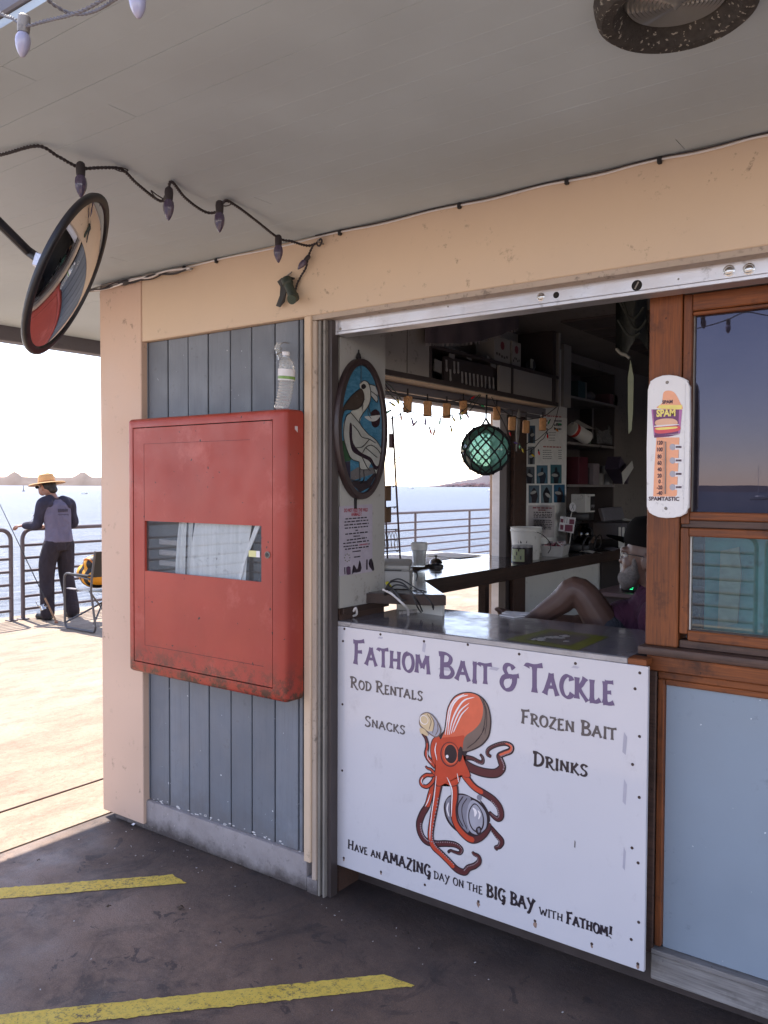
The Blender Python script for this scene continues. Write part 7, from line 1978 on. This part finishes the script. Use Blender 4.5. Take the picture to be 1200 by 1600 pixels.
# ---- director's chair with a striped bag
ch = thing('camp_chair', (-7.78, 5.45, 0), 'folding camp chair with grey tube frame and black fabric behind the corner post', 'chair')
M['tube'] = plain('grey_tube', (.10, .095, .10), .45, .3)
for yy, nm in ((5.20, 'near'), (5.72, 'far')):
    m = MB(); m.tube(cat_rom([V(-8.05, yy, .06), V(-8.055, yy, .30), V(-8.055, yy, .53), V(-8.03, yy, .585), V(-7.97, yy, .60), V(-7.90, yy, .59), V(-7.60, yy, .56)], 5), .0125, 9); m.build('front_leg', M['tube'], ch)
    m = MB(); m.tube(cat_rom([V(-8.05, yy, .06), V(-8.02, yy, .018), V(-7.95, yy, .014), V(-7.60, yy, .014), V(-7.53, yy, .018), V(-7.505, yy, .07)], 5), .0125, 9); m.build('runner', M['tube'], ch)
    m = MB(); m.tube([V(-7.505, yy, .07), V(-7.58, yy, .44), V(-7.56, yy, .60), V(-7.50, yy, .86)], .0125, 9); m.build('rear_leg', M['tube'], ch)
    m = MB(); m.box(-8.00, -7.60, yy - .02, yy + .02, .585, .605, .006); m.build('armrest', M['black'], ch)
m = MB(); m.tube([V(-8.03, 5.20, .07), V(-7.60, 5.72, .43)], .010, 8); m.build('cross_brace', M['tube'], ch)
m = MB(); m.tube([V(-8.03, 5.72, .07), V(-7.60, 5.20, .43)], .010, 8); m.build('cross_brace', M['tube'], ch)
m = MB(); m.tube([V(-7.53, 5.20, .10), V(-7.98, 5.72, .43)], .010, 8); m.build('cross_brace', M['tube'], ch)
m = MB(); m.sheet(lambda u, v: V(-8.03 + u * .46, 5.20 + v * .52, .43 - .025 * math.sin(math.pi * v)), 6, 10); m.build('seat', M['black'], ch)
m = MB(); m.sheet(lambda u, v: V(-7.565 + u * .055 + .03 * math.sin(math.pi * v), 5.19 + v * .54, .58 + u * .27), 5, 10); m.build('backrest', M['black'], ch)
m = MB(); m.obox(V(-7.93, 5.21, .437), (.16, .03, .012), rotM('Z', 0), .002); m.build('seat_rail', plain('pale_rail', (.45, .42, .42), .4), ch)
t = NT('yellow_black_stripe_fabric')
wv = t.new('ShaderNodeTexWave'); wv.inputs['Scale'].default_value = 3.2; wv.inputs['Distortion'].default_value = 5.5; wv.inputs['Detail'].default_value = 0; wv.inputs['Detail Scale'].default_value = 1.2
t.link(t.P((1, .6, .5)), wv.inputs['Vector'])
t.col(t.mix(t.ramp(wv.outputs['Fac'], .42, .46), (.012, .010, .010), (.72, .30, .015))); t.set(Roughness=.6)
bg = thing('tote_bag', (-7.8, 5.46, .42), 'yellow bag with black tiger stripes slumped on the camp chair seat', 'bag')
m = MB(); m.ell((-7.80, 5.44, .56), (.17, .20, .13)); m.ell((-7.87, 5.38, .60), (.12, .14, .10), rotM('Y', .4)); m.ell((-7.70, 5.50, .62), (.10, .16, .12)); m.ell((-7.80, 5.40, .70), (.11, .13, .09))
fuse('body', m, .014, t.m, bg, 3)
m = MB(); m.prism([V(-7.84, 5.36, .68), V(-7.80, 5.36, .79), V(-7.77, 5.38, .74), V(-7.70, 5.40, .73), V(-7.69, 5.40, .68)], (.01, .05, .01)); m.build('top_flap', plain('bag_yellow', (.72, .30, .02), .6), bg, smooth=0)
m = MB(); m.tube(cat_rom([V(-7.86, 5.36, .64), V(-7.84, 5.30, .74), V(-7.74, 5.30, .75), V(-7.70, 5.36, .66)], 6), .009, 7); m.build('handle', plain('bag_orange', (.55, .16, .02), .6), bg)

# ---- man reclining in the shop, mostly hidden by the wood post
mn = thing('person', (-1.10, 3.35, .02), 'seated man in a black cap and maroon shirt, bare knee up, behind the counter', 'person')
S3 = lambda px, py, y=3.25: at(px, py, y=y)
hd = V(-1.084, 3.25, 1.292)
m = MB()
m.ell(hd, (.090, .074, .106), rotM('Y', .10), 20, 14)                        # skull
m.ell(S3(988, 897), (.046, .050, .048)); m.ell(S3(981, 907), (.024, .032, .020))   # jaw and chin
m.ell(S3(984, 859), (.034, .052, .016))                                       # brow
m.ell(S3(987, 880), (.034, .050, .045))                                       # cheeks
limb(m, [S3(979, 863), S3(974, 871), S3(971, 876.5)], [.007, .010, .012], 8)    # nose
m.ell(S3(976.5, 886), (.011, .020, .006)); m.ell(S3(977.5, 891), (.010, .018, .006))
for s_ in (1, -1): m.ell(hd + V(.012, .077 * s_, -.035), (.020, .008, .034), rotM('Y', .2))
limb(m, [hd + V(.02, 0, -.08), V(-1.045, 3.28, 1.10)], [.058, .066])
# trunk
limb(m, [V(-1.03, 3.30, 1.04), V(-1.04, 3.32, .90), V(-1.02, 3.33, .76)], [.13, .15, .15])
hipL, knL, anL = V(-1.12, 3.24, .80), S3(905, 922, 3.13), S3(828, 972, 3.10)
hipR, knR, anR = V(-1.12, 3.44, .79), S3(925, 985, 3.46), S3(866, 972, 3.44)
limb(m, [hipL, hipL.lerp(knL, .5), knL, knL.lerp(anL, .35), knL.lerp(anL, .8), anL], [.088, .074, .053, .052, .038, .034])
limb(m, [hipR, knR, knR.lerp(anR, .5), anR], [.088, .058, .05, .036])
m.ell(anL + V(-.07, -.01, .0), (.085, .034, .030), rotM('Y', .5)); 
for k in range(5): m.ell(anL + V(-.13, -.035 + k * .016, .045 - .004 * k), (.018, .009, .010))
for s_ in (1, -1):
    sh_ = V(-1.01, 3.30 + .17 * s_, 1.05); el_ = V(-.95, 3.30 + .24 * s_, .80); wr_ = V(-1.12, 3.30 + .12 * s_, .72)
    limb(m, [sh_, el_, wr_], [.055, .042, .028]); hand(m, wr_, (-.8, -.5 * s_, .1), (0, 0, 1))
fuse('body', m, .006, M['skin2'], mn, 2)
m = MB()
limb(m, [V(-1.035, 3.29, 1.07), V(-1.075, 3.31, .96), V(-1.07, 3.32, .84), V(-1.04, 3.33, .74)], [.135, .172, .185, .17])
m.ell(V(-1.03, 3.30, 1.05), (.11, .21, .075)); m.ell(S3(975, 975, 3.26), (.09, .12, .10))
for s_ in (1, -1): limb(m, [V(-1.01, 3.30 + .17 * s_, 1.055), V(-.97, 3.30 + .225 * s_, .90)], [.078, .066])
fuse('shirt', m, .009, cloth('maroon_shirt', (.055, .018, .038), .2, 9, .04), mn, 4)
m = MB(); limb(m, [hipL, hipL.lerp(knL, .48)], [.108, .094]); limb(m, [hipR, hipR.lerp(knR, .55)], [.105, .092]); m.ell(V(-1.07, 3.34, .76), (.14, .19, .09))
fuse('shorts', m, .009, cloth('slate_shorts', (.05, .05, .06), .2, 9, .04), mn, 3)
# grey beard, hair and moustache follow the jaw
m = MB(); m.ell(S3(984, 903), (.046, .058, .040)); m.ell(S3(979, 912), (.024, .036, .026)); m.ell(S3(993, 893), (.040, .064, .040)); m.ell(S3(978.5, 885.5), (.011, .024, .0075)); m.ell(S3(1000, 880), (.022, .075, .05))
fuse('beard', m, .006, paint('grey_beard', (.13, .115, .11), .9, .25, 120, bump=.8, bscale=300), mn, 1)
m = MB(); m.ell(hd + V(.030, 0, -.012), (.070, .079, .060)); fuse('hair', m, .007, paint('grey_hair', (.16, .15, .15), .9, .25, 120, bump=.8, bscale=300), mn, 1)
m = MB(); m.lathe([(.107, -.002), (.108, .03), (.10, .07), (.075, .10), (.03, .113), (0, .115)], hd + V(.006, 0, .030), rotM('Y', .12), 28)
m.build('cap_crown', plain('black_cap_cloth', (.006, .005, .005), .95, spec=.1), mn)
m = MB(); bc = hd + V(-.07, 0, .042)
def brim(u, v):
    a = -1.25 + 2.5 * u; r = .02 + .085 * v * (.55 + .45 * math.cos(a * .9))
    return bc + V(-r * math.cos(a) - .0 , (.070 + .012 * v) * math.sin(a) * 1.1, .012 * v - .018 * math.sin(a) ** 2 + .01)
m.sheet(brim, 16, 6); bmesh.ops.solidify(m.bm, geom=m.bm.faces[:], thickness=.005); m.build('cap_brim', MC['black_cap_cloth'], mn)
m = MB(); gz = S3(979, 865)
for s_ in (1, -1):
    c = V(hd.x - .092, hd.y + .034 * s_, gz.z)
    m.tube([c + V(.004 * math.cos(a), .024 * math.cos(a), .016 * math.sin(a)) for a in [i * .524 for i in range(12)]], .0018, 5, True)
    m.tube([V(hd.x - .088, hd.y + .058 * s_, gz.z + .004), V(hd.x - .02, hd.y + .080 * s_, gz.z), V(hd.x + .03, hd.y + .080 * s_, gz.z - .008)], .0018, 5)
m.build('glasses', M['steel'], mn)
for s_ in (1, -1):
    m = MB(); m.ell(V(hd.x - .082, hd.y + .032 * s_, gz.z - .002), (.012, .014, .010)); e_ = m.build('eye', plain('eye_white', (.5, .48, .46), .3), mn)
    m = MB(); m.ell(V(hd.x - .0925, hd.y + .032 * s_, gz.z - .002), (.003, .006, .006)); m.build('pupil', M['black'], e_)
m = MB(); m.ell(anR + V(-.02, .0, -.01), (.10, .04, .04), rotM('Y', .15)); m.build('shoe', plain('pale_shoe', (.32, .31, .32), .6), mn)
# his tall chair
hc_ = thing('bar_chair', (-1.03, 3.34, .02), 'dark high chair under the man in the black cap', 'chair')
m = MB(); m.box(-1.27, -.82, 3.12, 3.56, .62, .665, .02, 2); m.build('seat', M['black'], hc_)
m = MB(); m.obox(V(-.80, 3.34, .92), (.03, .42, .42), rotM('Y', .15), .012, 2); m.build('backrest', M['black'], hc_)
for sx_ in (-1.24, -.85):
    for sy_ in (3.15, 3.53):
        m = MB(); m.tube([V(sx_, sy_, .63), V(sx_ + (.03 if sx_ > -1 else -.03), sy_, .021)], .014, 8); m.build('leg', M['track'], hc_)
m = MB(); m.tube([V(-1.24, 3.15, .30), V(-.85, 3.15, .30), V(-.85, 3.53, .30), V(-1.24, 3.53, .30)], .009, 7, True); m.build('foot_ring', M['track'], hc_)
fs = thing('foot_box', (-1.72, 3.12, .02), 'dark storage box his raised foot rests on behind the front counter', 'box')
m = MB(); m.box(-1.86, -1.58, 2.98, 3.40, .021, .86, .006); m.build('crate', M['jamb_dark'], fs)
m = MB(); m.box(-1.87, -1.57, 2.97, 3.41, .8605, .885, .004); m.build('lid', M['dkwood'], fs)
# desk behind him with a green-lit gadget
dk = thing('rear_desk', (-1.0, 3.95, .02), 'narrow dark desk with a pink edged top behind the seated man', 'desk')
zd = at(930, 924, y=3.75).z
m = MB(); m.box(at(926, 924, y=3.75).x, -.3, 3.75, 4.25, zd - .02, zd, .002); m.build('desk_top', plain('dull_pink_edge', (.16, .10, .105), .4), dk)
m = MB(); m.box(at(930, 924, y=3.75).x, -.32, 3.80, 4.2, .021, zd - .0205); m.build('pedestal', M['shd'], dk)
pg = at(985, 916, y=3.80)
gd = thing('digital_clock', V(pg.x, 3.80, zd), 'small black gadget glowing green behind the bearded chin', 'clock')
m = MB(); m.obox(V(pg.x, 3.83, zd + .032), (.10, .05, .062), rotM('Z', .15), .01, 2); m.build('body', M['black'], gd)
t = NT('green_led'); t.col((0, .2, .08)); t.set(Emission_Color=(.03, 1.0, .35, 1), Emission_Strength=.5)
for i in range(2):
    m = MB(); m.obox(V(pg.x - .006 + i * .015, 3.802, pg.z + .004 - .002 * i), (.010, .002, .022), rotM('Y', .15), .0008); m.build('led_digit', t.m, gd)
m = MB(); m.obox(V(pg.x, 3.803, pg.z - .014), (.02, .002, .003), rotM('Y', 0)); m.build('led_bar', t.m, gd)
a_ = at(969, 860, y=3.95); b_ = at(974, 924, y=3.95)
m = MB(); m.box(a_.x, b_.x + .01, 3.95, 3.96, zd + .0005, a_.z + .02); m.build('white_board_edge', M['white'], label='narrow white upright board behind the face of the capped man', cat='board')

# ---------------------------------------------------------------- litter and flakes on the floor
rr = random.Random(12)
lm = MB()
for k in range(60):
    u = rr.random()
    if u < .6: x = -3.25 + rr.random() ** 1.5 * 2.4; y = 2.36 - abs(rr.gauss(0, .12)) - .01
    else: x = rr.uniform(-3.2, -.8); y = rr.uniform(1.2, 2.3)
    s_ = rr.uniform(.001, .0035)
    lm.obox(V(x, y, .0032), (s_ * 2, s_ * 1.2, .0012), rotM('Z', rr.uniform(0, 3)) @ rotM('X', rr.uniform(-.2, .2)))
lm.build('paint_flakes', plain('flake_white', (.45, .43, .41), .8), smooth=0, kind='stuff')
lm = MB()
for k in range(110):
    x = -3.25 + rr.random() ** .8 * 2.4; y = 2.37 - abs(rr.gauss(0, .05)); s_ = rr.uniform(.001, .003)
    lm.obox(V(x, y, .003), (s_ * 2.4, s_, .002), rotM('Z', rr.uniform(0, 3)))
lm.build('floor_grit', plain('dark_grit', (.05, .035, .028), .9), smooth=0, kind='stuff')
def leaf(px, py, s_, mat, label, a):
    p = at(px, py, z=.003); m = MB()
    pts = [(-1, 0), (-.5, .35), (.1, .45), (.7, .2), (1, 0), (.6, -.3), (0, -.4), (-.6, -.28)]
    ce = m.bm.verts.new(p + V(0, 0, .012 * s_ / .02)); R_ = rotM('Z', a)
    vs = [m.bm.verts.new(p + R_ @ V(x * s_, y * s_, .004 * (i % 3))) for i, (x, y) in enumerate(pts)]
    for i in range(8): m.bm.faces.new((ce, vs[i], vs[(i + 1) % 8]))
    m.build('dry_leaf' if mat is not M['paper'] else 'paper_scrap', mat, label=label, cat='leaf' if mat is not M['paper'] else 'scrap')
br = plain('dry_leaf_brown', (.06, .035, .02), .8)
leaf(282, 1419, .020, br, 'dark dry leaf flat on the floor below the end of the far yellow stripe', .3)
leaf(169, 1417, .012, br, 'small dark leaf on the floor just under the far yellow stripe', 1.0)
leaf(60, 1345, .011, br, 'tiny dark leaf on the shaded floor near the sunlight edge', .2)
leaf(209, 1289, .016, M['paper'], 'crumpled white paper scrap on the floor at the corner post foot', .5)
leaf(309, 1323, .008, M['paper'], 'tiny white paper scrap on the floor near the concrete base', .1)
